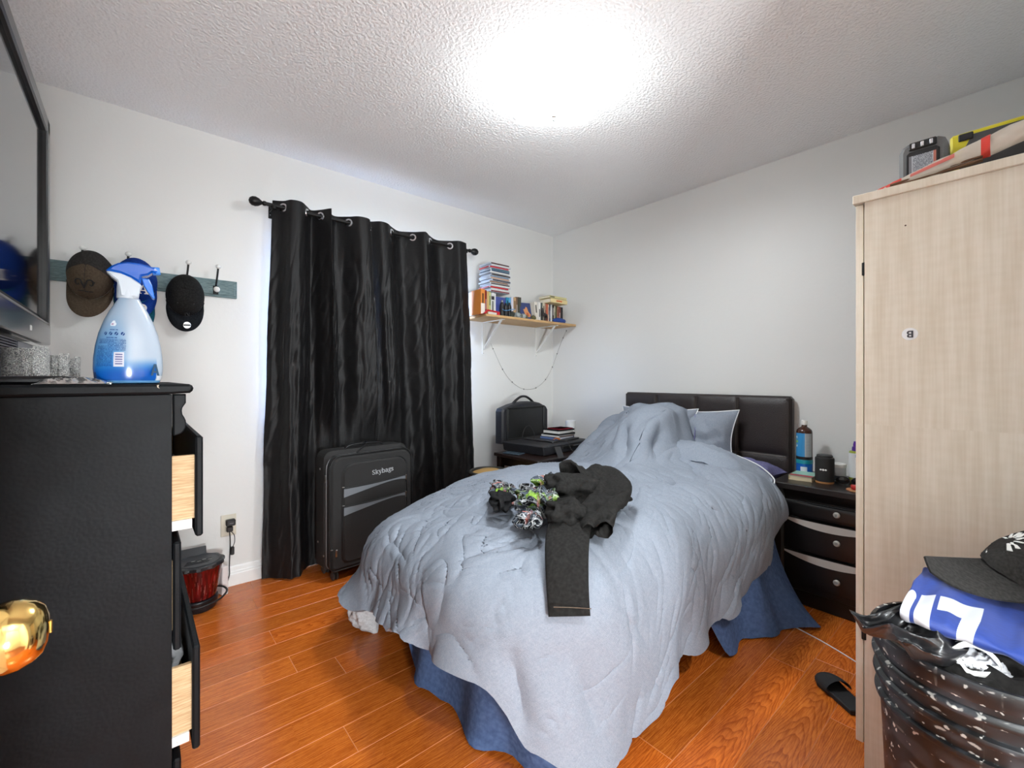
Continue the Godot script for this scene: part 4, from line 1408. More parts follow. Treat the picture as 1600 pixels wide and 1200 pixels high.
	part(tray, "rim", mb().box(Vector3(0, 0.0085, 0), Vector3(0.185, 0.017, 0.30), 0.006), M.black_plastic)
	part(tray, "mirror", mb().box(Vector3(0, 0.0172, 0), Vector3(0.165, 0.0012, 0.28)), mat(C(200, 202, 205), 0.03, 1.0))
	# crumpled foil sachets
	var foil := mat(C(222, 222, 220), 0.16, 0.9)
	var sach := [[-0.098, 1.285, 0.0, 0.115, "crumpled silver foil sachet lying between tray and spray bottle"], [-0.130, 1.345, 0.25, 0.10, "white and silver wrapper lying behind the foil sachet"]]
	for k in 2:
		var q: Array = sach[k]
		var f := thing("foil_sachet", q[4], "sachet", W(q[0], q[1], y), q[2])
		part(f, "pouch", mb().cloth(26, 14, func(u: float, v: float) -> Vector3:
			var e := (1.0 - pow(absf(u * 2 - 1), 4.0)) * (1.0 - pow(absf(v * 2 - 1), 4.0))
			return Vector3((u - 0.5) * q[3], 0.002 + 0.010 * e * (1.0 + 0.6 * nz.get_noise_2d(u * 7.0 + k * 9.0, v * 4.0)), -(v - 0.5) * 0.055), 0.0012), foil if k == 0 else mat(C(232, 232, 230), 0.35))
		part(f, "crimp", mb().box(Vector3(q[3] * 0.47, 0.004, 0), Vector3(0.009, 0.0025, 0.052), 0.0008), mat(C(120, 120, 118), 0.3, 0.8))
	solo("pen", mb().tube([Vector3(-0.05, 0, 0), Vector3(0.045, 0, 0), Vector3(0.06, 0, 0)], [0.004, 0.004, 0.001], 10), M.black_plastic, "thin black pen lying beside the spray bottle", "pen", W(-0.10, 1.44, y + 0.0042), Vector3(0, 0.2, 0))

# ------------------------------------------------------------------ caps on the coat rail
func cap(label: String, p: Vector3, turn: Vector3, crown: Material, front: Material, brim: Material, s := Vector3(1, 1, 1), curl := 0.35) -> Node3D:
	# crown points along +z out from the wall, brim hangs along -y
	var t := thing("baseball_cap", label, "cap", p, 0.0, "baseball caps on the coat rail")
	t.rotation = turn
	t.scale = s
	var rx := 0.082
	var ry := 0.100
	var rz := 0.115
	var dome := func(an: float, r: float) -> Vector3:   # an round the rim from +x, r from the button to the rim
		var z := pow(maxf(0.0, 1.0 - pow(r, 2.5)), 0.5)
		return Vector3(cos(an) * r * rx, sin(an) * r * ry + 0.010 * (1.0 - r), z * rz + 0.02)
	var cuts := [-0.17, 1.05, 2.09, 3.31, PI * 1.5, TAU - 0.17]
	for k in 5:
		var a0: float = cuts[k]
		var a1: float = cuts[k + 1]
		part(t, "front_panel" if k >= 3 else "crown_panel", mb().grid(12, 12, func(u: float, v: float) -> Vector3:
			return dome.call(lerpf(a0, a1, v), u) + Vector3(0, 0, 0.003 * sin(v * PI) * u), false), front if k >= 3 else crown)
		var seam := []
		for i in 9:
			seam.append(dome.call(a0, 0.06 + 0.94 * i / 8.0) + Vector3(0, 0, 0.0004))
		part(t, "seam", mb().tube(seam, 0.0011, 5), crown)
	part(t, "button", mb().ball(Vector3(0, 0.010, rz + 0.021), Vector3(0.0065, 0.0065, 0.004), 8, 12), crown)
	for q in [[-2.15, 0.72], [-0.99, 0.72]]:
		part(t, "eyelet", mb().ball(dome.call(q[0], q[1]) + Vector3(0, 0, 0.001), Vector3(0.003, 0.003, 0.002), 6, 10), M.black_plastic)
	part(t, "brim", mb().cloth(12, 24, func(u: float, v: float) -> Vector3:
		var an := lerpf(-PI + 0.28, -0.28, v)
		var c := Vector3(cos(an) * rx, sin(an) * ry, 0.02)
		var reach := 0.078 * pow(sin(v * PI), 0.55)
		var q := c + Vector3(cos(an) * 0.2, -1.0, 0).normalized() * reach * u
		q.z += curl * 0.05 * u + 0.012 * sin(u * PI) - 0.030 * pow(absf(v * 2 - 1), 2.0) * u
		return q, 0.003), brim)
	return t

func build_caps() -> void:
	var rail := StandardMaterial3D.new()
	rail.albedo_texture = noise_tex(0.05, 31, 256, false, 1.0, 4, [Color(0.30, 0.38, 0.40), Color(0.42, 0.50, 0.51), Color(0.50, 0.57, 0.57)])
	rail.roughness = 0.75
	tri(rail, Vector3(2, 14, 14))
	var t := thing("coat_rail", "weathered teal coat rail with iron hooks on the window wall", "coat rail", W(0.0, WALL_BACK, 1.617))
	part(t, "board", mb().box(Vector3(0.06, 0, 0.008), Vector3(0.72, 0.092, 0.016), 0.002), rail)
	part(t, "raised_panel", mb().box(Vector3(0.06, 0, 0.017), Vector3(0.700, 0.070, 0.006), 0.0025), rail)
	for a in [-0.19, -0.035, 0.195, 0.322]:
		var hook := part(t, "hook", mb().box(Vector3(0, -0.012, 0.021), Vector3(0.024, 0.045, 0.004), 0.0015).tube(curve([Vector3(0, 0.0, 0.024), Vector3(0.001, 0.03, 0.045), Vector3(0.004, 0.07, 0.058), Vector3(0.006, 0.098, 0.062)], 12), 0.0045, 8).tube(curve([Vector3(0, -0.015, 0.023), Vector3(0, -0.022, 0.038), Vector3(0, -0.016, 0.052)], 6), 0.0045, 8), M.black_metal, Vector3(a, 0, 0))
		part(hook, "porcelain_knob", mb().ball(Vector3(0.0065, 0.106, 0.063), Vector3(0.0125, 0.0115, 0.0125), 12, 16), M.white_plastic)
		part(hook, "porcelain_knob", mb().ball(Vector3(0, -0.014, 0.060), Vector3(0.0145, 0.0145, 0.009), 12, 16), M.white_plastic)
	var brown := cloth_mat(Color(0.30, 0.245, 0.19), 0.9, 51, 30.0)
	var slate := cloth_mat(Color(0.165, 0.155, 0.15), 0.9, 52, 30.0)
	var black := cloth_mat(Color(0.085, 0.082, 0.080), 0.9, 53, 30.0)
	var navy := cloth_mat(Color(0.055, 0.065, 0.085), 0.85, 54, 30.0)
	var royal := cloth_mat(Color(0.03, 0.19, 0.55), 0.85, 55, 30.0)
	var teal := cloth_mat(Color(0.05, 0.33, 0.42), 0.85, 56, 30.0)
	var c1 := cap("brown baseball cap with a black ram head badge and dark crown", W(-0.155, WALL_BACK - 0.014, 1.598), Vector3(-0.24, -0.12, -0.06), slate, brown, brown, Vector3(0.99, 1.12, 0.98), 0.0)
	var horn := mb()
	for s in [-1.0, 1.0]:
		horn.tube(curve([Vector3(0, -0.016, 0.001), Vector3(s * 0.006, -0.004, 0.003), Vector3(s * 0.012, 0.010, 0.003), Vector3(s * 0.022, 0.012, 0.001), Vector3(s * 0.029, 0.004, -0.002), Vector3(s * 0.027, -0.010, -0.004), Vector3(s * 0.020, -0.012, -0.003), Vector3(s * 0.019, -0.004, -0.002)], 24), [0.0030, 0.0030, 0.003, 0.003, 0.003, 0.003, 0.003, 0.003, 0.003, 0.003, 0.003, 0.003, 0.003, 0.003, 0.003, 0.003, 0.003, 0.003, 0.0025, 0.0025, 0.002, 0.002, 0.002, 0.0015, 0.001], 6)
		horn.tube([Vector3(0, -0.024, 0), Vector3(s * 0.009, 0.002, 0.002)], [0.0022, 0.0036], 6)
	part(c1, "ram_badge", horn, mat(C(22, 21, 20), 0.8), Vector3(0.0, -0.064, 0.116), Vector3(0.62, 0, 0))
	part(c1, "embroidered_line", mb().box(Vector3(-0.012, 0, 0), Vector3(0.020, 0.003, 0.002)).box(Vector3(0.006, -0.002, 0.0005), Vector3(0.012, 0.003, 0.002)).box(Vector3(0.021, -0.001, 0), Vector3(0.014, 0.003, 0.002)), mat(C(22, 21, 20), 0.8), Vector3(0, -0.089, 0.085), Vector3(1.0, 0, 0))
	var c4 := cap("teal baseball cap hanging under the royal blue one", W(-0.005, WALL_BACK - 0.006, 1.515), Vector3(-0.10, -0.1, 0.0), teal, teal, teal, Vector3(0.95, 1.0, 0.5), 0.0)
	var c2 := cap("royal blue baseball cap with white letters behind the spray bottle", W(0.000, WALL_BACK - 0.026, 1.595), Vector3(-0.24, -0.05, 0.0), royal, royal, royal, Vector3(0.98, 1.05, 1.0), 0.0)
	text(c2, "letters", "LA", 0.044, M.white_plastic, Vector3(0.012, -0.072, 0.114), Vector3(0.75, 0.1, 0), "Droid Serif")
	var st := part(c2, "sticker", mb().at(Transform3D(Basis(Vector3.RIGHT, PI / 2), Vector3())).lathe([Vector2(0.0, 0.0012), Vector2(0.017, 0.0012), Vector2(0.0175, 0.0), Vector2(0.0, 0.0)], 28), M.white_plastic, Vector3(0.026, -0.132, 0.040), Vector3(0.1, 0.1, 0))
	text(st, "number", "47", 0.012, mat(C(186, 132, 58), 0.6), Vector3(0, 0.002, 0.0016), Vector3.ZERO, "Droid Serif")
	text(st, "pin", "6", 0.010, M.white_plastic, Vector3(-0.080, 0.080, 0.030), Vector3.ZERO)
	var c3 := cap("black baseball cap with a round silver sticker on its navy brim", W(0.192, WALL_BACK - 0.012, 1.555), Vector3(-0.12, -0.05, 0.0), black, black, navy, Vector3(0.98, 1.05, 0.92), 0.0)
	var s3 := part(c3, "sticker", mb().at(Transform3D(Basis(Vector3.RIGHT, PI / 2), Vector3())).lathe([Vector2(0.0, 0.0012), Vector2(0.0155, 0.0012), Vector2(0.0165, 0.0), Vector2(0.0, 0.0)], 28), M.chrome, Vector3(0.006, -0.150, 0.042), Vector3(0.1, 0, 0))
	part(s3, "sticker_band", mb().box(Vector3(0, 0, 0.0016), Vector3(0.029, 0.008, 0.0006)), M.black_plastic)
	text(c3, "lettering", "N", 0.024, mat(C(20, 20, 24), 0.8), Vector3(0.006, -0.098, 0.058), Vector3(0.25, 0, 0), "Droid Serif")

# ------------------------------------------------------------------ wardrobe
func build_wardrobe() -> void:
	var nz := fn(14, 1)
	var maple := StandardMaterial3D.new()
	maple.albedo_texture = tex_from(512, 512, func(x: int, y: int) -> Color:
		var s := 0.5 + 0.45 * nz.get_noise_2d(x * 0.05, y * 0.004) + 0.28 * nz.get_noise_2d(x * 0.22, y * 0.012) + 0.16 * nz.get_noise_2d(x * 0.02 + 30.0, y * 0.10)
		return Color(0.82, 0.775, 0.70).lerp(Color(0.87, 0.835, 0.775), clampf(s, 0.0, 1.0)))
	maple.roughness = 0.5
	tri(maple, Vector3(1.6, 1.0, 1.6))
	var t := thing("wardrobe", "tall pale maple wardrobe at the right edge with a lettered sticker", "wardrobe")
	var x0 := 1.6
	var x1 := 2.40
	var f := 0.3025
	var bk := -0.20
	var md := (f + bk) / 2
	part(t, "side_panel", mb().box(W(x0 + 0.009, md, 0.8205), Vector3(0.018, 1.641, f - bk), 0.001), maple)
	part(t, "side_panel", mb().box(W(x1 - 0.009, md, 0.8205), Vector3(0.018, 1.641, f - bk), 0.001), maple)
	part(t, "top", mb().box(W((x0 + x1) / 2, (0.329 + bk) / 2, 1.6535), Vector3(x1 - x0 + 0.012, 0.025, 0.329 - bk), 0.002), maple)
	part(t, "back_panel", mb().box(W((x0 + x1) / 2, bk + 0.004, 0.85), Vector3(x1 - x0 - 0.036, 1.58, 0.006)), M.pine)
	part(t, "plinth", mb().box(W((x0 + x1) / 2, f - 0.03, 0.035), Vector3(x1 - x0 - 0.036, 0.068, 0.018)), maple)
	part(t, "shelf", mb().box(W((x0 + x1) / 2, md, 0.9), Vector3(x1 - x0 - 0.036, 0.018, f - bk - 0.03)), maple)
	for k in 2:
		var c := x0 + 0.201 + 0.398 * k
		var d := part(t, "door", mb().box(W(c + 0.001, 0.3145, 0.855), Vector3(0.394, 1.565, 0.018), 0.0015), maple)
		part(d, "door_handle", mb().tube(curve([Vector3(0, -0.06, 0), Vector3(0, -0.055, -0.025), Vector3(0, 0.055, -0.025), Vector3(0, 0.06, 0)], 12), 0.005, 8), M.steel, W(c + 0.16 * (1 - 2 * k), 0.3235, 0.9))
	part(t, "hinge", mb().lathe([Vector2(0.0, -0.02), Vector2(0.006, -0.018), Vector2(0.006, 0.018), Vector2(0.0, 0.02)], 14), M.black_metal, W(x0 + 0.002, 0.3035, 0.395))
	part(t, "hinge", mb().lathe([Vector2(0.0, -0.02), Vector2(0.006, -0.018), Vector2(0.006, 0.018), Vector2(0.0, 0.02)], 14), M.black_metal, W(x0 + 0.006, 0.3035, 1.45))
	part(t, "screw_hole", mb().lathe([Vector2(0.0, 0.0006), Vector2(0.0018, 0.0006), Vector2(0.0022, 0.0)], 10), mat(C(84, 62, 44), 0.9), W(x0, 0.213, 1.551), Vector3(0, 0, PI / 2))
	var st := part(t, "sticker", mb().lathe([Vector2(0.0, 0.0009), Vector2(0.0165, 0.0009), Vector2(0.0168, 0.0)], 36), mat(C(228, 230, 232), 0.5), W(x0, 0.204, 1.253), Vector3(0, 0, PI / 2))
	text(st, "letter", "B", 0.019, mat(C(66, 66, 72), 0.7), Vector3(0.0, 0.0012, 0.001), Vector3(-PI / 2, 0, PI / 2))

# ------------------------------------------------------------------ things on the wardrobe
func build_wardrobe_top() -> void:
	var y := 1.6665
	# power tool battery
	var grey := mat(C(104, 104, 104), 0.5)
	var t := thing("battery_pack", "grey and black power tool battery with a warning label on the wardrobe", "battery", W(1.755, 0.192, y))
	var o := [Vector2(-0.050, 0.0), Vector2(0.050, 0.0), Vector2(0.052, 0.010), Vector2(0.052, 0.130), Vector2(0.046, 0.146), Vector2(0.032, 0.154), Vector2(-0.032, 0.154), Vector2(-0.046, 0.146), Vector2(-0.052, 0.130), Vector2(-0.052, 0.010)]
	var face := Transform3D(Basis(Vector3.UP, -PI / 2), Vector3())
	part(t, "shell", mb().at(face).extrude(o, 0.07, 0.010), grey)
	part(t, "dark_frame", mb().at(face.translated(Vector3(-0.036, 0, 0))).extrude([Vector2(-0.036, 0.004), Vector2(0.036, 0.004), Vector2(0.036, 0.118), Vector2(0.028, 0.126), Vector2(-0.028, 0.126), Vector2(-0.036, 0.118)], 0.006, 0.002), M.black_plastic)
	part(t, "terminal_block", mb().box(Vector3(-0.030, 0.140, 0), Vector3(0.022, 0.022, 0.060), 0.003), M.black_plastic)
	for k in 3:
		part(t, "terminal", mb().box(Vector3(-0.0405, 0.140, (k - 1) * 0.019), Vector3(0.004, 0.014, 0.007), 0.001), M.chrome)
	var nz := fn(4, 1)
	var lab := tex_from(128, 192, func(x: int, yy: int) -> Color:
		var c := Color(0.70, 0.71, 0.73)
		if x < 14:
			return Color(0.45, 0.45, 0.47)
		if yy % 7 < 4 and x > 18 and x < 112 and nz.get_noise_2d(x * 0.35, floorf(yy / 7.0) * 9.0) > -0.25:
			c = Color(0.22, 0.22, 0.26)
		if x > 114:
			c = Color(0.72, 0.42, 0.36)
		return c)
	var lm := StandardMaterial3D.new()
	lm.albedo_texture = lab
	lm.roughness = 0.5
	var q := [Vector3(-0.0402, 0.012, -0.029), Vector3(-0.0402, 0.012, 0.029), Vector3(-0.0402, 0.112, 0.029), Vector3(-0.0402, 0.112, -0.029)]
	part(t, "label", mb().poly(q, Vector3(-1, 0, 0), [Vector2(0, 1), Vector2(1, 1), Vector2(1, 0), Vector2(0, 0)]), lm)
	# yellow tool box
	var yel := mat(C(214, 200, 40), 0.4)
	var yb := thing("tool_box", "yellow plastic tool box with a dark label panel on the wardrobe", "tool box", W(1.85, -0.025, y))
	part(yb, "shell", mb().box(Vector3(0, 0.085, 0), Vector3(0.10, 0.170, 0.335), 0.006), yel)
	part(yb, "label_panel", mb().at(Transform3D(Basis(Vector3.UP, -PI / 2), Vector3(-0.0505, 0, 0))).extrude([Vector2(-0.150, 0.020), Vector2(0.150, 0.020), Vector2(0.150, 0.158), Vector2(-0.122, 0.158), Vector2(-0.146, 0.105)], 0.003, 0.001), mat(C(70, 70, 70), 0.5))
	part(yb, "label_stripe", mb().at(Transform3D(Basis(Vector3.UP, -PI / 2), Vector3(-0.0525, 0, 0))).extrude([Vector2(-0.146, 0.082), Vector2(-0.140, 0.078), Vector2(0.10, 0.160), Vector2(0.09, 0.162)], 0.002), M.white_plastic)
	part(yb, "label_band", mb().box(Vector3(-0.0515, 0.030, 0.03), Vector3(0.002, 0.014, 0.20)), M.black_plastic)
	text(yb, "lettering", "BRUSHLESS", 0.010, M.white_plastic, Vector3(-0.053, 0.0255, 0.045), Vector3(0, -PI / 2, 0))
	part(yb, "latch", mb().box(Vector3(-0.0525, 0.155, -0.135), Vector3(0.006, 0.02, 0.03), 0.002), M.black_plastic)
	# long cellophane pack tied with red tape
	var cel := StandardMaterial3D.new()
	cel.transparency = BaseMaterial3D.TRANSPARENCY_ALPHA
	cel.albedo_color = Color(0.93, 0.88, 0.82, 0.55)
	cel.roughness = 0.3
	var pk := thing("cellophane_pack", "long cellophane pack with red tape lying along the wardrobe top", "package", W(1.64, 0.31, y))
	var path := [Vector3(0.0, 0.005, 0.0), Vector3(0.005, 0.012, 0.05), Vector3(0.0, 0.022, 0.11), Vector3(0.0, 0.040, 0.19), Vector3(0.0, 0.060, 0.27), Vector3(0.0, 0.082, 0.36)]
	var rad := [Vector3(0.003, 0, 0), Vector3(0.010, 0, 0), Vector3(0.016, 0, 0), Vector3(0.021, 0, 0), Vector3(0.025, 0, 0), Vector3(0.027, 0, 0)]
	var sleeve := func(u0: float, u1: float, grow: float) -> MB:
		return mb().grid(24, 20, func(u: float, v: float) -> Vector3:
			var uu := lerpf(u0, u1, u)
			var c := net([path, path], 0.0, uu)
			var r := net([rad, rad], 0.0, uu).x * grow
			var an := v * TAU
			var k := 1.0 + 0.18 * nz.get_noise_2d(uu * 9.0, cos(an) * 1.5 + 4.0)
			return c + Vector3(cos(an) * r * 0.8 * k, maxf(sin(an) * r * k, -c.y), 0), false, Vector2(1, 1), false, true)
	part(pk, "wrapper", sleeve.call(0.0, 1.0, 1.0), cel)
	part(pk, "red_tape", sleeve.call(0.13, 0.32, 1.04), mat(C(196, 60, 50), 0.4))
	part(pk, "red_tape", sleeve.call(0.72, 0.76, 1.04), mat(C(206, 58, 46), 0.4))
	part(pk, "red_tape", mb().grid(8, 4, func(u: float, v: float) -> Vector3:
		var uu := lerpf(0.38, 0.60, u)
		var c := net([path, path], 0.0, uu)
		var r := net([rad, rad], 0.0, uu).x * 1.08
		var an := lerpf(2.45, 3.05, v)
		return c + Vector3(cos(an) * r * 0.85, sin(an) * r, 0)), mat(C(186, 96, 86), 0.5))
	for k in 7:
		part(pk, "stick", mb().tube([Vector3(-0.008 + 0.003 * (k % 4), 0.010 + 0.006 * (k / 4), 0.06), Vector3(-0.010 + 0.004 * (k % 4), 0.022 + 0.009 * (k / 4), 0.24)], 0.003, 6), mat(C(104, 74, 52), 0.8))
	# grey case at the picture's edge with a white roll on it
	var gc := thing("grey_case", "grey plastic case standing on the wardrobe at the picture edge", "case", W(1.72, -0.105, y))
	part(gc, "body", mb().box(Vector3(0, 0.085, 0), Vector3(0.09, 0.17, 0.20), 0.018), mat(C(150, 148, 146), 0.45))
	part(gc, "lid", mb().box(Vector3(0, 0.150, 0), Vector3(0.096, 0.02, 0.206), 0.006), mat(C(112, 110, 108), 0.45))
	part(gc, "latch", mb().box(Vector3(-0.048, 0.135, 0.05), Vector3(0.008, 0.03, 0.02), 0.002), M.black_plastic)
	var rl := thing("paper_roll", "white paper roll lying on the grey case", "paper roll", W(1.72, -0.100, y + 0.1705))
	part(rl, "roll", mb().at(Transform3D(Basis(Vector3.RIGHT, PI / 2), Vector3(0, 0.028, 0))).lathe([Vector2(0.010, -0.10), Vector2(0.028, -0.10), Vector2(0.028, 0.10), Vector2(0.010, 0.10), Vector2(0.010, -0.10)], 28), M.white_cloth)

# ------------------------------------------------------------------ paint bucket with clothes
func build_bucket() -> void:
	var cx := 1.15
	var cb := 0.05
	var nz := fn(66, 1)
	var dirty := StandardMaterial3D.new()
	dirty.albedo_texture = tex_from(512, 512, func(x: int, y: int) -> Color:
		var s := nz.get_noise_2d(x * 0.014, y * 0.022)
		var d := nz.get_noise_2d(x * 0.04 + 40.0, y * 0.052) + 0.35 * nz.get_noise_2d(x * 0.12, y * 0.10 + 70.0)
		var c := Color(0.035, 0.036, 0.040)
		c = c.lerp(Color(0.32, 0.34, 0.37), smoothstep(-0.1, 0.6, s) * 0.55)
		if d > 0.74:
			c = c.lerp(Color(0.82, 0.81, 0.78), smoothstep(0.74, 0.80, d))
		return c)
	dirty.roughness = 0.42
	tri(dirty, Vector3(2.2, 2.2, 2.2))
	var low := thing("paint_bucket", "lower white paint bucket carrying the black bucket", "bucket", W(cx, cb, 0), 0.0)
	part(low, "pail", mb().lathe([Vector2(0.0, 0.001), Vector2(0.128, 0.001), Vector2(0.132, 0.006), Vector2(0.142, 0.19), Vector2(0.150, 0.192), Vector2(0.150, 0.205), Vector2(0.144, 0.207), Vector2(0.146, 0.26), Vector2(0.154, 0.262), Vector2(0.156, 0.268), Vector2(0.154, 0.274), Vector2(0.148, 0.275), Vector2(0.0, 0.275)], 56), M.white_plastic)
	var b := thing("paint_bucket", "paint splashed black bucket overflowing with clothes before the wardrobe", "bucket", W(cx, cb, 0.276), 2.2)
	var h := 0.379
	part(b, "pail", mb().lathe([Vector2(0.0, 0.0), Vector2(0.124, 0.0), Vector2(0.130, 0.006), Vector2(0.140, 0.245), Vector2(0.148, 0.247), Vector2(0.149, 0.252), Vector2(0.148, 0.257), Vector2(0.1405, 0.259), Vector2(0.1415, 0.281), Vector2(0.150, 0.284), Vector2(0.1515, 0.289), Vector2(0.150, 0.294), Vector2(0.1425, 0.297), Vector2(0.143, 0.317), Vector2(0.152, 0.320), Vector2(0.1535, 0.325), Vector2(0.152, 0.330), Vector2(0.146, 0.334), Vector2(0.1465, 0.345), Vector2(0.1535, 0.348), Vector2(0.1555, 0.360), Vector2(0.1560, h - 0.004), Vector2(0.1535, h), Vector2(0.148, h), Vector2(0.1455, h - 0.006), Vector2(0.142, 0.26), Vector2(0.126, 0.008), Vector2(0.0, 0.008)], 72), dirty)
	# clothes fill
	solo("dark_clothes", mb().grid(24, 40, func(u: float, v: float) -> Vector3:
		var r := u * 0.138
		var an := v * TAU
		return Vector3(cos(an) * r, 0.030 * (1.0 - u * u) + 0.016 * nz.get_noise_2d(cos(an) * r * 22.0, sin(an) * r * 22.0), sin(an) * r), true, Vector2(1, 1), false, true).lathe([Vector2(0.12, -0.10), Vector2(0.138, 0.0)], 40), M.jeans, "dark clothes filling the black paint bucket", "clothing", W(cx, cb, 0.630))
	# blue folded shirt with white print
	var blue_t := tex_from(512, 512, func(x: int, y: int) -> Color:
		var u := x / 512.0      # from the upper edge down to the fold
		var v := y / 512.0      # from left to right
		var c := Color(0.03, 0.155, 0.43).lerp(Color(0.045, 0.19, 0.49), 0.5 + 0.5 * nz.get_noise_2d(x * 0.3, y * 0.03))
		# upside-down numerals: a bowl, a bar and an angled stroke
		var wht := u > 0.45 and u < 0.80 and v < 0.075
		if Vector2((u - 0.45) * 0.55, v - 0.035).length() < 0.042 and u <= 0.45:
			wht = true
		if u > 0.385 and u < 0.80 and v > 0.100 and v < 0.185:
			wht = true
		if u > 0.395 and u < 0.50 and v > 0.21 and v < 0.43:
			wht = true
		if u >= 0.49 and u < 0.80 and v > 0.34 - (u - 0.5) * 0.1 and v < 0.43 - (u - 0.5) * 0.12:
			wht = true
		return Color(0.68, 0.69, 0.71) if wht else c)
	var bmat := StandardMaterial3D.new()
	bmat.albedo_texture = blue_t
	bmat.roughness = 0.62
	bmat.rim_enabled = true
	bmat.rim = 0.2
	var cloth_net := [
		[W(1.194, 0.130, 0.756), W(1.282, 0.087, 0.743), W(1.378, 0.037, 0.737), W(1.498, -0.034, 0.719), W(1.511, -0.077, 0.726)],
		[W(1.115, 0.133, 0.754), W(1.186, 0.089, 0.745), W(1.269, 0.034, 0.729), W(1.363, -0.031, 0.706), W(1.401, -0.079, 0.703)],
		[W(1.056, 0.136, 0.748), W(1.100, 0.090, 0.737), W(1.160, 0.031, 0.716), W(1.229, -0.028, 0.691), W(1.315, -0.102, 0.669)],
		[W(1.004, 0.140, 0.735), W(1.017, 0.090, 0.724), W(1.053, 0.035, 0.705), W(1.104, -0.025, 0.679), W(1.171, -0.091, 0.659)],
		[W(1.023, 0.140, 0.708), W(1.038, 0.087, 0.699), W(1.072, 0.034, 0.682), W(1.123, -0.026, 0.654), W(1.192, -0.092, 0.630)],
		[W(1.13, 0.127, 0.690), W(1.16, 0.085, 0.685), W(1.19, 0.034, 0.67), W(1.23, -0.025, 0.65), W(1.27, -0.09, 0.63)]]
	solo("blue_shirt", mb().cloth(40, 60, func(u: float, v: float) -> Vector3:
		var p := net(cloth_net, u, v)
		return p + Vector3(0, 0.004 * nz.get_noise_2d(u * 3.0, v * 7.0), 0), 0.004), bmat, "royal blue folded shirt with white numerals on the black bucket", "shirt")
	# black cap on the shirt
	var brim_net := [
		[W(1.161, 0.126, 0.788), W(1.229, 0.092, 0.778), W(1.290, 0.056, 0.771), W(1.343, 0.018, 0.769), W(1.421, -0.033, 0.764)],
		[W(1.148, 0.121, 0.779), W(1.190, 0.085, 0.763), W(1.223, 0.049, 0.754), W(1.260, 0.009, 0.748), W(1.305, -0.037, 0.745)],
		[W(1.137, 0.115, 0.768), W(1.143, 0.086, 0.751), W(1.161, 0.046, 0.740), W(1.204, 0.001, 0.733), W(1.246, -0.043, 0.737)]]
	var crown_net := [
		[W(1.291, 0.059, 0.775), W(1.267, 0.044, 0.766), W(1.256, 0.017, 0.751), W(1.255, -0.014, 0.739), W(1.274, -0.051, 0.725)],
		[W(1.309, 0.056, 0.777), W(1.280, 0.032, 0.789), W(1.267, 0.003, 0.784), W(1.267, -0.029, 0.777), W(1.288, -0.066, 0.766)],
		[W(1.344, 0.046, 0.787), W(1.346, 0.020, 0.801), W(1.346, -0.008, 0.809), W(1.358, -0.043, 0.811), W(1.385, -0.082, 0.801)],
		[W(1.383, 0.040, 0.787), W(1.416, 0.012, 0.803), W(1.441, -0.018, 0.813), W(1.465, -0.055, 0.815), W(1.503, -0.095, 0.801)],
		[W(1.423, 0.038, 0.770), W(1.485, 0.009, 0.777), W(1.521, -0.022, 0.782), W(1.559, -0.062, 0.779), W(1.587, -0.102, 0.764)]]
	var felt := cloth_mat(Color(0.145, 0.138, 0.132), 0.95, 58, 40.0)
	var c := thing("baseball_cap", "black cap with white rays resting on the blue shirt", "cap")
	part(c, "brim", mb().cloth(16, 40, func(u: float, v: float) -> Vector3: return net(brim_net, u, v), 0.004), felt)
	part(c, "crown", mb().cloth(30, 30, func(u: float, v: float) -> Vector3: return net(crown_net, u, v) + Vector3(0, 0.0015 * nz.get_noise_2d(u * 9.0, v * 9.0), 0), 0.002), felt)
	for k in 8:
		var an := lerpf(-0.5, 2.7, k / 7.0)
		var c0 := Vector2(0.50, 0.24)
		var pts := []
		for r in [0.075, 0.13, 0.19]:
			pts.append(net(crown_net, c0.x + cos(an) * r, clampf(c0.y + sin(an) * r * 1.1, 0.0, 1.0)) + Vector3(-0.0012, 0.0016, 0))
		part(c, "white_ray", mb().tube(pts, 0.0042, 6, true, 0.35), mat(C(224, 224, 220), 0.8))
	part(c, "paint_smear", mb().tube([net(crown_net, 0.36, 0.05) + Vector3(-0.001, 0.001, 0), net(crown_net, 0.26, 0.09) + Vector3(-0.001, 0.001, 0), net(crown_net, 0.16, 0.13) + Vector3(-0.001, 0.001, 0)], [0.002, 0.0028, 0.0015], 6, true, 0.4), mat(C(224, 224, 220), 0.8))
	# black plastic bag bunched over the rim
	var bag_net := [
		[W(0.989, 0.209, 0.710), W(1.014, 0.188, 0.698), W(1.041, 0.165, 0.703), W(1.051, 0.140, 0.713), W(1.065, 0.120, 0.705), W(1.070, 0.100, 0.689), W(1.074, 0.073, 0.683), W(1.069, 0.061, 0.679)],
		[W(0.985, 0.205, 0.706), W(0.987, 0.187, 0.697), W(0.989, 0.161, 0.704), W(1.007, 0.138, 0.707), W(1.015, 0.115, 0.703), W(1.019, 0.095, 0.694), W(1.022, 0.077, 0.682), W(1.049, 0.062, 0.678)],
		[W(0.988, 0.202, 0.699), W(0.989, 0.186, 0.682), W(0.972, 0.160, 0.694), W(0.978, 0.138, 0.696), W(0.983, 0.119, 0.692), W(0.989, 0.100, 0.684), W(1.001, 0.084, 0.673), W(1.039, 0.070, 0.666)],
		[W(1.001, 0.199, 0.687), W(1.008, 0.185, 0.667), W(1.005, 0.163, 0.663), W(1.003, 0.142, 0.663), W(1.007, 0.122, 0.656), W(1.011, 0.102, 0.655), W(1.019, 0.088, 0.653), W(1.048, 0.079, 0.647)]]
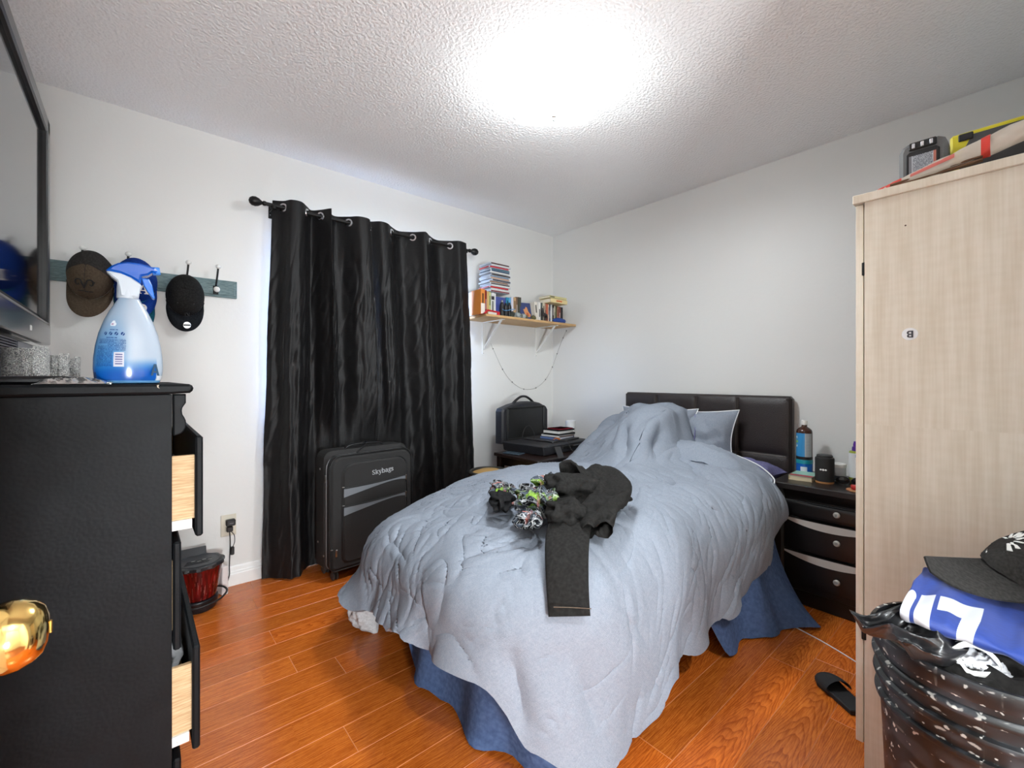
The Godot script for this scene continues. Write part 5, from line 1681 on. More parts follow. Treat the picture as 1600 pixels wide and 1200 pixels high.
	solo("plastic_bag", mb().cloth(44, 80, func(u: float, v: float) -> Vector3:
		var p := net(bag_net, u, v)
		var r := 1.0 - absf(nz.get_noise_2d(u * 3.2 + v * 1.2, v * 2.2 - u * 0.8))
		var r2 := 1.0 - absf(nz.get_noise_2d(u * 6.0 + 20.0, v * 4.0 + u * 2.0))
		var k := (0.016 * nz.get_noise_2d(u * 3.0 + v, v * 2.5) + 0.012 * sin(v * 9.0 + u * 7.0 + 3.0 * nz.get_noise_2d(u * 1.5, v * 2.0 + 30.0)) + 0.004 * pow(r2, 3.0)) * sin(clampf(v * 1.1, 0.02, 1.0) * PI)
		return p + Vector3(-k, k * 1.1, k * 0.4), 0.0006), mat(C(30, 30, 32), 0.3), "crumpled black plastic bag hanging over the bucket rim", "plastic bag")
	# white grip ring of a bucket lid, white cloth behind it
	var ring_net := [
		[W(1.029, 0.079, 0.674), W(1.052, 0.067, 0.683), W(1.068, 0.053, 0.681), W(1.084, 0.040, 0.670), W(1.088, 0.029, 0.657), W(1.087, 0.025, 0.645)],
		[W(1.029, 0.079, 0.674), W(1.036, 0.070, 0.661), W(1.039, 0.061, 0.647), W(1.049, 0.049, 0.644), W(1.065, 0.035, 0.642), W(1.080, 0.024, 0.637)]]
	var gr := thing("bag_handle", "white plastic carrier bag handle looped over the bucket rim", "bag handle")
	for k in 2:
		part(gr, "strap", mb().cloth(30, 4, func(u: float, v: float) -> Vector3:
			var p := net([ring_net[k], ring_net[k]], 0.0, u)
			return p + Vector3(-0.002, (v - 0.5) * (0.014 - 0.006 * sin(u * PI)) + 0.004, 0.0), 0.001), M.white_plastic)
	part(gr, "bag_side", mb().cloth(16, 10, func(u: float, v: float) -> Vector3:
		return W(lerpf(1.028, 1.075, v), lerpf(0.088, 0.070, v), 0.668 + 0.012 * sin(u * PI)) + Vector3(0.02 * u, 0.010 * u, 0.014 * u - 0.004), 0.001), M.white_plastic)
	var white_net := [
		[W(1.091, 0.090, 0.669), W(1.117, 0.052, 0.667), W(1.141, 0.016, 0.661), W(1.224, -0.056, 0.639)],
		[W(1.040, 0.086, 0.674), W(1.063, 0.050, 0.660), W(1.095, 0.015, 0.646), W(1.165, -0.053, 0.621)],
		[W(1.036, 0.081, 0.662), W(1.067, 0.046, 0.642), W(1.089, 0.011, 0.632), W(1.155, -0.053, 0.605)]]
	solo("white_rag", mb().cloth(24, 40, func(u: float, v: float) -> Vector3:
		return net(white_net, u, v) + Vector3(0, 0.004 * nz.get_noise_2d(u * 8.0, v * 12.0), 0), 0.003), M.white_cloth, "white rag tucked under the blue shirt in the bucket", "rag")

# ------------------------------------------------------------------ black nightstand
func build_night_stand_right() -> void:
	var blk := mat(C(20, 19, 20), 0.32)
	var silver := StandardMaterial3D.new()
	silver.albedo_color = C(196, 194, 190)
	silver.metallic = 0.25
	silver.roughness = 0.5
	silver.normal_enabled = true
	silver.normal_texture = noise_tex(0.3, 81, 256, true, 4.0, 2)
	silver.normal_scale = 0.3
	tri(silver, Vector3(9, 9, 9))
	var t := thing("nightstand", "black nightstand with three bowed drawers and silver knobs", "nightstand")
	var b0 := 0.36
	var b1 := 0.845
	part(t, "body", mb().box(W(2.705, (b0 + b1) / 2, 0.33), Vector3(0.40, 0.50, b1 - b0 - 0.02), 0.004), blk)
	part(t, "top", mb().box(W(2.69, (b0 + b1) / 2, 0.594), Vector3(0.44, 0.030, b1 - b0 + 0.012), 0.003), mat(C(34, 30, 29), 0.3))
	# slanted fascia under the top
	part(t, "fascia", mb().at(Transform3D(Basis(Vector3(1, 0, 0), Vector3(0, 1, 0), Vector3(0, 0, 1)), W(0, (b0 + b1) / 2, 0))).extrude([Vector2(2.472, 0.580), Vector2(2.505, 0.532), Vector2(2.56, 0.532), Vector2(2.56, 0.580)], b1 - b0 - 0.10, 0.002), blk)
	for s in 2:
		var bb := b1 - 0.026 if s == 0 else b0 + 0.026
		part(t, "side_post", mb().at(Transform3D(Basis(Vector3(1, 0, 0), Vector3(0, 1, 0), Vector3(0, 0, 1)), W(0, bb, 0))).extrude([Vector2(2.476, 0.002), Vector2(2.476, 0.585), Vector2(2.9, 0.585), Vector2(2.9, 0.002)], 0.052, 0.010), blk)
	part(t, "plinth", mb().box(W(2.60, (b0 + b1) / 2, 0.05), Vector3(0.14, 0.10, b1 - b0 - 0.10), 0.006), blk)
	var rows := [[0.452, 0.526, 0.500, false], [0.285, 0.446, 0.369, true], [0.118, 0.279, 0.188, true]]
	var mid := 0.5665
	for k in 3:
		var y0: float = rows[k][0]
		var y1: float = rows[k][1]
		var hw := 0.2155
		var bow := 0.022
		var dr := part(t, "drawer", mb().grid(24, 10, func(u: float, v: float) -> Vector3:
			var x := (u * 2.0 - 1.0)
			var yy := v * 2.0 - 1.0
			return W(2.502 - bow * (1.0 - x * x) - 0.004 * (1.0 - pow(absf(yy), 8.0)), mid + 0.036 - x * hw, lerpf(y0 + 0.004, y1 - 0.004, v))), blk)
		part(dr, "drawer_edge", mb().box(W(2.51, mid + 0.036, y1 - 0.003), Vector3(0.03, 0.004, hw * 2), 0.001).box(W(2.51, mid + 0.036, y0 + 0.003), Vector3(0.03, 0.004, hw * 2), 0.001), blk)
		if rows[k][3]:
			# silver crescent along the upper edge
			part(dr, "silver_inlay", mb().grid(28, 4, func(u: float, v: float) -> Vector3:
				var x := (u * 2.0 - 1.0) * 0.97
				var wd := 0.036 * (1.0 - x * x) + 0.0004
				return W(2.502 - bow * (1.0 - x * x) - 0.0052, mid + 0.036 - x * hw, y1 - 0.006 - (1.0 - v) * wd)), silver)
		part(dr, "drawer_knob", mb().lathe([Vector2(0.0055, 0.0), Vector2(0.0055, 0.008), Vector2(0.0125, 0.013), Vector2(0.0138, 0.019), Vector2(0.010, 0.024), Vector2(0.0, 0.0255)], 24), mat(C(206, 203, 196), 0.32, 0.5), W(2.502 - bow - 0.004, mid, rows[k][2]), Vector3(0, 0, PI / 2))
	# things on it
	var y := 0.6095
	var bk := thing("paperback", "paperback with pale cover lying on the black nightstand", "book", W(2.655, 0.752, y), 0.06)
	part(bk, "pages", mb().box(Vector3(0, 0.012, 0), Vector3(0.150, 0.020, 0.098), 0.001), mat(C(214, 200, 168), 0.9))
	part(bk, "front_cover", mb().box(Vector3(0, 0.0232, 0), Vector3(0.155, 0.0016, 0.102)), mat(C(150, 196, 178), 0.4))
	part(bk, "back_cover", mb().box(Vector3(0, 0.001, 0), Vector3(0.155, 0.0016, 0.102)), mat(C(205, 190, 160), 0.5))
	part(bk, "cover_band", mb().box(Vector3(-0.055, 0.0243, 0), Vector3(0.040, 0.0006, 0.100)), mat(C(178, 66, 70), 0.4))
	part(bk, "spine", mb().box(Vector3(0, 0.012, -0.0515), Vector3(0.155, 0.0235, 0.002)), mat(C(196, 182, 150), 0.5))
	var jar := thing("cream_jar", "squat blue jar with dark lid under the brown bottle", "jar", W(2.765, 0.782, y))
	part(jar, "pot", mb().lathe([Vector2(0.0, 0.0), Vector2(0.036, 0.0), Vector2(0.038, 0.003), Vector2(0.038, 0.062), Vector2(0.036, 0.066)], 32), mat(C(28, 96, 184), 0.25))
	part(jar, "label", mb().grid(10, 2, func(u: float, v: float) -> Vector3:
		var an := lerpf(2.95, 3.75, u)
		return Vector3(cos(an) * 0.0385, 0.012 + v * 0.036, -sin(an) * 0.0385)), mat(C(212, 214, 222), 0.5))
	part(jar, "lid", mb().lathe([Vector2(0.039, 0.064), Vector2(0.0395, 0.067), Vector2(0.0395, 0.082), Vector2(0.037, 0.085), Vector2(0.0, 0.085)], 32), mat(C(22, 138, 152), 0.3))
	var bo := thing("mouthwash_bottle", "brown bottle with light blue label and white cap on the nightstand", "bottle", W(2.765, 0.782, y + 0.0855))
	var amber := mat(C(62, 32, 22), 0.14)
	part(bo, "bottle", mb().lathe([Vector2(0.0, 0.0), Vector2(0.036, 0.0), Vector2(0.0375, 0.004), Vector2(0.0375, 0.146), Vector2(0.035, 0.158), Vector2(0.026, 0.168), Vector2(0.015, 0.175), Vector2(0.0128, 0.180), Vector2(0.0128, 0.192)], 40), amber)
	part(bo, "cap", mb().lathe([Vector2(0.0150, 0.186), Vector2(0.0155, 0.189), Vector2(0.0150, 0.208), Vector2(0.013, 0.210), Vector2(0.0, 0.210)], 28), M.white_plastic)
	part(bo, "lower_band", mb().lathe([Vector2(0.0380, 0.0), Vector2(0.0382, 0.001), Vector2(0.0382, 0.013), Vector2(0.0380, 0.014)], 40), M.black_plastic)
	var blab := tex_from(256, 128, func(x: int, yy: int) -> Color:
		var u := 1.0 - x / 256.0
		var v := yy / 128.0
		var c := Color(0.22, 0.56, 0.78)
		if u < 0.36:
			c = Color(0.72, 0.75, 0.76)
			if yy % 8 < 3 and u > 0.08 and u < 0.33:
				c = Color(0.50, 0.54, 0.58)
		elif u > 0.58:
			var q := Vector2((u - 0.80) * 2.0, (v - 0.36) * 1.0)
			if q.length() < 0.24 and q.length() > 0.17 and q.x > -0.14:
				c = Color(0.88, 0.92, 0.94)
			if absf(v - 0.36) < 0.05 and u > 0.70 and u < 0.90:
				c = Color(0.55, 0.78, 0.45)
		return c)
	var blm := StandardMaterial3D.new()
	blm.albedo_texture = blab
	blm.roughness = 0.35
	part(bo, "label", mb().grid(24, 2, func(u: float, v: float) -> Vector3:
		var an := lerpf(1.75, 4.45, u)
		return Vector3(cos(an) * 0.0379, 0.142 - v * 0.126, -sin(an) * 0.0379), true), blm)
	var cup := thing("speaker", "black cylindrical portable speaker with cork base on the nightstand", "speaker", W(2.628, 0.655, y))
	part(cup, "body", mb().lathe([Vector2(0.0395, 0.010), Vector2(0.0405, 0.014), Vector2(0.0405, 0.122), Vector2(0.0385, 0.127)], 40), mat(C(36, 35, 35), 0.75))
	part(cup, "top_cap", mb().lathe([Vector2(0.0385, 0.127), Vector2(0.034, 0.128), Vector2(0.034, 0.137), Vector2(0.030, 0.141), Vector2(0.0, 0.142)], 36), mat(C(44, 43, 43), 0.6))
	part(cup, "base", mb().lathe([Vector2(0.0, 0.0), Vector2(0.038, 0.0), Vector2(0.0395, 0.003), Vector2(0.0395, 0.0105)], 36), mat(C(176, 124, 76), 0.7))
	var lg := mb()
	for k in 3:
		lg.at(Transform3D(Basis(), Vector3())).lathe([Vector2(0.0, 0.0006), Vector2(0.0042 if k != 1 else 0.0055, 0.0006), Vector2(0.0044 if k != 1 else 0.0057, 0.0)], 14) if false else lg.ball(Vector3(0, 0, (k - 1) * 0.0105), Vector3(0.0009, 0.0042 if k != 1 else 0.0052, 0.0048), 6, 12)
	part(cup, "emblem", lg, M.white_plastic, Vector3(-0.0407, 0.070, 0.004), Vector3())
	var wj := thing("white_jar", "white plastic tub with grey label behind the speaker", "jar", W(2.735, 0.625, y))
	part(wj, "tub", mb().lathe([Vector2(0.0, 0.0), Vector2(0.032, 0.0), Vector2(0.034, 0.004), Vector2(0.034, 0.072)], 32), mat(C(205, 208, 210), 0.4))
	part(wj, "lid", mb().lathe([Vector2(0.0355, 0.070), Vector2(0.036, 0.072), Vector2(0.036, 0.086), Vector2(0.034, 0.088), Vector2(0.0, 0.088)], 32), M.white_plastic)
	part(wj, "label", mb().grid(10, 2, func(u: float, v: float) -> Vector3:
		var an := lerpf(2.6, 4.0, u)
		return Vector3(cos(an) * 0.0344, 0.006 + v * 0.024, -sin(an) * 0.0344), true), mat(C(64, 76, 90), 0.5))
	var sb := thing("spray_bottle", "slim green tinted spray bottle with purple pump on the nightstand", "spray bottle", W(2.74, 0.553, y))
	part(sb, "bottle", mb().lathe([Vector2(0.0, 0.0), Vector2(0.026, 0.0), Vector2(0.028, 0.004), Vector2(0.028, 0.148), Vector2(0.024, 0.158), Vector2(0.013, 0.162)], 32, Vector2(0.8, 1)), mat(C(150, 164, 62), 0.2))
	part(sb, "label", mb().grid(12, 2, func(u: float, v: float) -> Vector3:
		var an := lerpf(1.9, 4.2, u)
		return Vector3(cos(an) * 0.0284 * 0.8, 0.028 + v * 0.122, -sin(an) * 0.0284), true), mat(C(222, 224, 224), 0.5))
	part(sb, "label_mark", mb().box(Vector3(-0.0226, 0.138, 0.009), Vector3(0.002, 0.016, 0.010)), mat(C(40, 120, 180), 0.5))
	part(sb, "collar", mb().lathe([Vector2(0.0145, 0.158), Vector2(0.0150, 0.160), Vector2(0.0140, 0.180), Vector2(0.0100, 0.182)], 24), mat(C(82, 40, 140), 0.35))
	part(sb, "pump", mb().lathe([Vector2(0.0095, 0.180), Vector2(0.0095, 0.196), Vector2(0.0075, 0.200), Vector2(0.0075, 0.208), Vector2(0.0, 0.209)], 24), mat(C(96, 46, 152), 0.35))
	var gls := thing("sunglasses", "folded dark sunglasses lying before the slim spray bottle", "sunglasses", W(2.655, 0.555, y), 0.2)
	for s in [-1.0, 1.0]:
		part(gls, "lens", mb().ball(Vector3(0, 0.020, s * 0.030), Vector3(0.004, 0.019, 0.025), 10, 20), mat(C(18, 16, 16), 0.08))
		var rim := []
		for i in 21:
			rim.append(Vector3(0.0, 0.020 + sin(TAU * i / 20.0) * 0.020, s * 0.030 + cos(TAU * i / 20.0) * 0.027))
		part(gls, "rim", mb().tube(rim, 0.0022, 6, false), M.black_plastic)
		part(gls, "temple", mb().tube(curve([Vector3(0.002, 0.026, s * 0.058), Vector3(0.020, 0.022, s * 0.052), Vector3(0.030, 0.018, 0.0), Vector3(0.030, 0.006, -s * 0.04)], 12), 0.0022, 6), mat(C(120, 96, 60), 0.3))
	var co := thing("coaster", "round cork coaster at the front of the black nightstand", "coaster", W(2.552, 0.505, y))
	part(co, "disc", mb().lathe([Vector2(0.0, 0.0), Vector2(0.044, 0.0), Vector2(0.045, 0.001), Vector2(0.045, 0.004), Vector2(0.044, 0.005), Vector2(0.0, 0.005)], 36), mat(C(178, 122, 84), 0.9))
	var li := thing("red_case", "small red plastic case lying on the cork coaster", "case", W(2.555, 0.505, y + 0.0055), 0.3)
	part(li, "shell", mb().box(Vector3(0, 0.009, 0), Vector3(0.045, 0.018, 0.055), 0.005), mat(C(198, 44, 36), 0.3))
	part(li, "lid_gap", mb().box(Vector3(0, 0.011, 0), Vector3(0.0456, 0.0012, 0.0556)), mat(C(90, 20, 18), 0.5))

# ------------------------------------------------------------------ brown bedside table with the console case
func build_night_stand_left() -> void:
	var wood := StandardMaterial3D.new()
	wood.albedo_texture = noise_tex(0.02, 35, 256, false, 1.0, 4, [Color(0.10, 0.062, 0.055), Color(0.165, 0.105, 0.092)])
	wood.roughness = 0.32
	tri(wood, Vector3(1, 6, 6))
	var a0 := 1.965
	var a1 := 2.895
	var b0 := 2.035
	var b1 := 2.50
	var t := thing("bedside_table", "dark brown bedside table in the corner beside the bed", "bedside table")
	part(t, "top", mb().box(W((a0 + a1) / 2, (b0 + b1) / 2, 0.588), Vector3(a1 - a0, 0.022, b1 - b0), 0.003), wood)
	for p in [[a0 + 0.04, b1 - 0.03], [a0 + 0.04, b0 + 0.05], [a1 - 0.03, b1 - 0.03], [a1 - 0.03, b0 + 0.05]]:
		part(t, "leg", mb().box(W(p[0], p[1], 0.289), Vector3(0.042, 0.577, 0.042), 0.003), wood)
	part(t, "apron", mb().box(W(a0 + 0.045, (b0 + b1) / 2 + 0.01, 0.545), Vector3(0.016, 0.064, b1 - b0 - 0.12), 0.001), wood)
	part(t, "apron", mb().box(W((a0 + a1) / 2, b0 + 0.055, 0.555), Vector3(a1 - a0 - 0.10, 0.044, 0.016), 0.001), wood)
	part(t, "lower_shelf", mb().box(W((a0 + a1) / 2, (b0 + b1) / 2, 0.18), Vector3(a1 - a0 - 0.06, 0.018, b1 - b0 - 0.06), 0.002), wood)
	var y := 0.5995
	# open console case: base with a console in it and an upright lid with a handle
	var shell := mat(C(36, 36, 40), 0.55)
	var inside := mat(C(26, 26, 25), 0.4)
	var c := thing("console_case", "open black game console case with arched lid and handle on the brown table", "console case", W(2.36, 2.36, y), 0.10)
	var outl := [Vector2(-0.275, 0.0), Vector2(0.255, 0.0), Vector2(0.262, 0.02), Vector2(0.262, 0.235), Vector2(0.246, 0.258), Vector2(0.16, 0.292), Vector2(0.08, 0.306), Vector2(0.0, 0.308), Vector2(-0.08, 0.303), Vector2(-0.16, 0.290), Vector2(-0.262, 0.262), Vector2(-0.275, 0.240)]
	part(c, "lid", mb().at(Transform3D(Basis(), Vector3(0, 0.045, -0.235))).extrude(outl, 0.085, 0.012), shell)
	part(c, "screen", mb().box(Vector3(-0.015, 0.190, -0.1905), Vector3(0.40, 0.225, 0.004), 0.001), mat(C(30, 30, 29), 0.3))
	part(c, "screen_frame", mb().box(Vector3(-0.015, 0.310, -0.188), Vector3(0.44, 0.012, 0.010), 0.002).box(Vector3(-0.015, 0.072, -0.188), Vector3(0.44, 0.012, 0.010), 0.002).box(Vector3(-0.230, 0.190, -0.188), Vector3(0.012, 0.25, 0.010), 0.002).box(Vector3(0.200, 0.190, -0.188), Vector3(0.012, 0.25, 0.010), 0.002), inside)
	part(c, "handle", mb().tube(curve([Vector3(-0.135, 0.325, -0.235), Vector3(-0.09, 0.362, -0.235), Vector3(-0.03, 0.390, -0.235), Vector3(0.03, 0.390, -0.235), Vector3(0.09, 0.362, -0.235), Vector3(0.135, 0.325, -0.235)], 24), 0.013, 10, true, 0.7), M.black_plastic)
	part(c, "base", mb().at(Transform3D(Basis(Vector3.UP, 0.0), Vector3(0, 0, 0))).extrude([Vector2(-0.262, 0.006), Vector2(-0.25, 0.0), Vector2(0.25, 0.0), Vector2(0.262, 0.006), Vector2(0.275, 0.062), Vector2(0.268, 0.068), Vector2(-0.268, 0.068), Vector2(-0.275, 0.062)], 0.40, 0.008), shell)
	part(c, "console", mb().box(Vector3(0.07, 0.074, -0.005), Vector3(0.33, 0.012, 0.29), 0.004), mat(C(46, 45, 45), 0.4))
	part(c, "front_slot", mb().box(Vector3(0.09, 0.038, 0.201), Vector3(0.30, 0.020, 0.006), 0.002), inside)
	part(c, "front_port", mb().box(Vector3(0.13, 0.042, 0.2045), Vector3(0.13, 0.004, 0.003)), mat(C(120, 120, 124), 0.4))
	# stack on the console
	var top := y + 0.0805
	var stack := [[0.16, 0.22, 0.015, C(92, 112, 156), "blue and white game case at the bottom of the console stack"], [0.17, 0.20, 0.014, C(200, 200, 200), "white game case second in the console stack"], [0.16, 0.19, 0.012, C(28, 28, 28), "black wavy pouch in the middle of the console stack"], [0.15, 0.18, 0.018, C(206, 204, 200), "white folded cloth in the console stack"], [0.15, 0.185, 0.010, C(26, 26, 27), "flat black case under the red booklet"], [0.125, 0.15, 0.006, C(150, 30, 44), "red booklet topmost on the console stack"]]
	for k in stack.size():
		var s: Array = stack[k]
		var o := thing("game_case", s[4], "game case", W(2.455 + 0.006 * (k % 3), 2.335 - 0.004 * k, top), 0.12 - 0.05 * (k % 3), "stack on the console case")
		part(o, "case", mb().grid(10, 10, func(u: float, v: float) -> Vector3:
			return Vector3((u - 0.5) * s[1], s[2] + (0.004 * sin(u * 9.0) if k == 2 or k == 3 else 0.0), (v - 0.5) * s[0]), true).box(Vector3(0, s[2] / 2, 0), Vector3(s[1], s[2], s[0]), 0.0015), mat(s[3], 0.4))
		if k < 2:
			part(o, "spine_label", mb().box(Vector3(0, s[2] / 2, s[0] / 2), Vector3(s[1] * 0.86, s[2] * 0.6, 0.001)), mat(C(222, 222, 224), 0.4) if k == 0 else mat(C(90, 70, 60), 0.4))
		top += s[2] + 0.0004
	var cup := thing("paper_cup", "white flared cup standing behind the console stack", "cup", W(2.605, 2.335, y + 0.0805))
	part(cup, "cup", mb().lathe([Vector2(0.0, 0.0), Vector2(0.032, 0.0), Vector2(0.033, 0.002), Vector2(0.035, 0.05), Vector2(0.041, 0.118), Vector2(0.043, 0.120), Vector2(0.041, 0.122), Vector2(0.038, 0.118), Vector2(0.031, 0.006), Vector2(0.0, 0.006)], 32), mat(C(228, 228, 226), 0.5))
	# controller cables and strap
	var cords := [
		[[Vector3(-0.14, 0.075, -0.12), Vector3(-0.10, 0.15, -0.13), Vector3(-0.04, 0.17, -0.13), Vector3(-0.02, 0.11, -0.10), Vector3(-0.07, 0.078, -0.06), Vector3(-0.12, 0.078, 0.05), Vector3(-0.16, 0.085, 0.18), Vector3(-0.165, 0.02, 0.222), Vector3(-0.165, -0.12, 0.30)], C(30, 30, 32), "black controller cable looping over the left of the console case"],
		[[Vector3(0.0, 0.083, 0.06), Vector3(-0.01, 0.083, 0.15), Vector3(0.0, 0.075, 0.205), Vector3(0.01, 0.02, 0.225), Vector3(0.005, 0.0035, 0.28), Vector3(0.02, -0.06, 0.345), Vector3(0.01, -0.16, 0.350)], C(52, 46, 42), "dark cable hanging over the middle of the console case"],
		[[Vector3(0.135, 0.042, 0.207), Vector3(0.14, 0.03, 0.222), Vector3(0.135, -0.02, 0.345), Vector3(0.14, -0.10, 0.350)], C(56, 54, 52), "thin grey cable hanging from the console port"]]
	for cd in cords:
		var o := solo("cable", mb().tube(curve(cd[0], 48), 0.0022, 6), mat(cd[1], 0.6), cd[2], "cable", W(2.36, 2.36, y), Vector3(0, 0.10, 0), "console cables")
	solo("cable_tie", mb().tube(curve([Vector3(-0.02, 0.0, -0.02), Vector3(0.0, 0.012, 0.0), Vector3(0.02, 0.002, 0.018), Vector3(-0.012, 0.004, 0.022), Vector3(0.008, 0.010, -0.018)], 24), 0.0036, 6), mat(C(164, 88, 34), 0.5), "orange plastic plug and tie on the console front edge", "plug", W(2.345, 2.235, y + 0.086), Vector3(0, 0.4, 0))
	solo("strap", mb().cloth(24, 4, func(u: float, v: float) -> Vector3:
		var p := net([[Vector3(-0.02, 0.055, 0.018), Vector3(-0.035, 0.030, 0.045), Vector3(-0.06, 0.003, 0.085), Vector3(-0.10, 0.0025, 0.125), Vector3(-0.15, 0.0025, 0.130)], [Vector3(-0.02, 0.055, 0.018), Vector3(-0.035, 0.030, 0.045), Vector3(-0.06, 0.003, 0.085), Vector3(-0.10, 0.0025, 0.125), Vector3(-0.15, 0.0025, 0.130)]], 0.0, u)
		return p + Vector3(0.8, 0, 0.35) * (v - 0.5) * 0.05, 0.002), mat(C(44, 44, 46), 0.7), "wide black strap hanging from the console case onto the table", "strap", W(2.27, 2.155, y), Vector3())
	solo("phone", mb().box(Vector3(0, 0.004, 0), Vector3(0.075, 0.008, 0.145), 0.003), mat(C(70, 84, 96), 0.2), "flat dark phone lying on the brown table left of the console case", "phone", W(2.035, 2.36, y), Vector3(0, 0.2, 0))
	# tan basket on the floor before the table
	var tan := mat(C(178, 142, 84), 0.7)
	var bs := thing("basket", "round tan basket with a dark rim between curtain and brown table", "basket", W(1.825, 2.37, 0.0))
	bs.scale = Vector3(1.1, 1.085, 1.1)
	part(bs, "bowl", mb().lathe([Vector2(0.0, 0.30), Vector2(0.03, 0.285), Vector2(0.0, 0.0), Vector2(0.10, 0.0), Vector2(0.105, 0.01), Vector2(0.12, 0.44), Vector2(0.115, 0.45), Vector2(0.10, 0.46), Vector2(0.06, 0.474), Vector2(0.0, 0.48)].slice(3), 40), tan)
	part(bs, "rim", mb().tube(ring_pts(Vector3(0, 0.458, 0), 0.118, 32), 0.013, 10, false), mat(C(40, 38, 34), 0.6))
	part(bs, "bottom", mb().lathe([Vector2(0.0, 0.002), Vector2(0.105, 0.002)], 32), tan)

func ring_pts(c: Vector3, r: float, n: int) -> Array:
	var o := []
	for i in n + 1:
		o.append(c + Vector3(cos(TAU * i / n) * r, 0, sin(TAU * i / n) * r))
	return o

# ------------------------------------------------------------------ suitcase
func build_suitcase() -> void:
	var fab := StandardMaterial3D.new()
	fab.albedo_color = C(36, 35, 35)
	fab.roughness = 0.75
	fab.normal_enabled = true
	fab.normal_texture = M.weave
	fab.normal_scale = 0.4
	tri(fab, Vector3(9, 9, 9))
	var pipe := mat(C(22, 22, 23), 0.4)
	var gry := mat(C(116, 120, 126), 0.7)
	var t := thing("suitcase", "large black fabric suitcase with grey zip flashes before the curtain", "suitcase", W(1.058, 2.600, 0.0), deg_to_rad(4.5))
	var hw := 0.265
	var D := 0.105
	var prof := func(w: float, y0: float, y1: float, r: float) -> Array:
		var o := []
		for q in [[w - r, y1 - r, 0.0], [-w + r, y1 - r, PI / 2], [-w + r * 0.5, y0 + r * 0.5, PI], [w - r * 0.5, y0 + r * 0.5, PI * 1.5]]:
			var rr: float = r if q[1] > y0 + r else r * 0.5
			for k in 7:
				var an: float = q[2] + PI / 2 * k / 6.0
				o.append(Vector2(q[0] + cos(an) * rr, q[1] + sin(an) * rr))
		return o
	part(t, "body", mb().mv(Vector3(0, 0, -0.025)).extrude(prof.call(hw, 0.058, 0.722, 0.05), 0.145, 0.020), fab)
	part(t, "expander", mb().mv(Vector3(0, 0, 0.053)).extrude(prof.call(hw - 0.012, 0.062, 0.700, 0.055), 0.024, 0.003), pipe)
	part(t, "front_lid", mb().mv(Vector3(0, 0, 0.080)).extrude(prof.call(hw - 0.006, 0.062, 0.700, 0.07), 0.050, 0.016), fab)
	part(t, "front_pocket", mb().mv(Vector3(0.012, 0, 0.105)).extrude(prof.call(hw - 0.062, 0.10, 0.655, 0.07), 0.022, 0.009), fab)
	var zip := []
	for q in prof.call(hw - 0.004, 0.066, 0.698, 0.07):
		zip.append(Vector3(q.x, q.y, 0.054))
	zip.append(zip[0])
	part(t, "zip", mb().tube(zip, 0.0035, 6, false), mat(C(128, 128, 130), 0.35, 0.6))
	var zp := []
	for q in prof.call(hw - 0.060, 0.098, 0.657, 0.07):
		zp.append(Vector3(q.x + 0.012, q.y, 0.1045))
	zp.append(zp[0])
	part(t, "piping", mb().tube(zp, 0.004, 6, false), pipe)
	var zb := []
	for q in prof.call(hw - 0.006, 0.062, 0.700, 0.07):
		zb.append(Vector3(q.x, q.y, 0.098))
	zb.append(zb[0])
	part(t, "piping", mb().tube(zb, 0.004, 6, false), pipe)
	# grey flashes over the two zips of the pocket
	for k in 2:
		var y0: float = 0.515 - 0.103 * k
		var fl := mb().mv(Vector3(0.012, y0, 0.1166))
		var o := []
		for i in 13:
			var x := -0.200 + 0.395 * i / 12.0
			o.append(Vector2(x, 0.020 * (i / 12.0) - 0.006 * sin(PI * i / 12.0)))
		for i in 13:
			var f := 1.0 - i / 12.0
			var x := -0.200 + 0.395 * f
			o.append(Vector2(x, 0.020 * f - 0.006 * sin(PI * f) - 0.046 * pow(1.0 - f, 1.6) - 0.022 * pow(f, 6.0) - 0.001))
		part(t, "flash", fl.extrude(o, 0.0016), gry)
		var zl := []
		for i in 13:
			zl.append(Vector3(0.012 - 0.200 + 0.395 * i / 12.0, y0 + 0.003 + 0.020 * (i / 12.0) - 0.006 * sin(PI * i / 12.0), 0.1175))
		part(t, "pocket_zip", mb().tube(zl, 0.003, 6), pipe)
		part(t, "zip_puller", mb().box(Vector3(0.205, y0 + 0.006, 0.121), Vector3(0.010, 0.034, 0.004), 0.0015).tube(ring_pts(Vector3(-0.192, y0 + 0.012, 0.119), 0.006, 12), 0.0016, 5, false), M.steel)
	part(t, "zip_puller", mb().box(Vector3(-hw - 0.002, 0.575, 0.056), Vector3(0.006, 0.042, 0.010), 0.0015), M.steel)
	part(t, "zip_puller", mb().box(Vector3(-0.225, 0.165, 0.1065), Vector3(0.010, 0.040, 0.004), 0.0015).tube(ring_pts(Vector3(-0.252, 0.19, 0.106), 0.006, 12), 0.0016, 5, false), M.steel)
	text(t, "brand_script", "Skybags", 0.026, mat(C(190, 192, 196), 0.5), Vector3(0.05, 0.585, 0.1165), Vector3(0, 0, 0.05), "Droid Serif", false)
	part(t, "top_handle", mb().tube(curve([Vector3(-0.12, 0.722, -0.02), Vector3(-0.08, 0.738, -0.02), Vector3(0.08, 0.738, -0.02), Vector3(0.12, 0.722, -0.02)], 16), 0.011, 8, true, 0.5), M.black_plastic)
	part(t, "handle_tag", mb().tube(curve([Vector3(-0.03, 0.742, -0.02), Vector3(0.0, 0.752, 0.0), Vector3(-0.03, 0.735, 0.04), Vector3(-0.10, 0.705, 0.088), Vector3(-0.11, 0.66, 0.100)], 24), 0.003, 6), M.black_plastic)
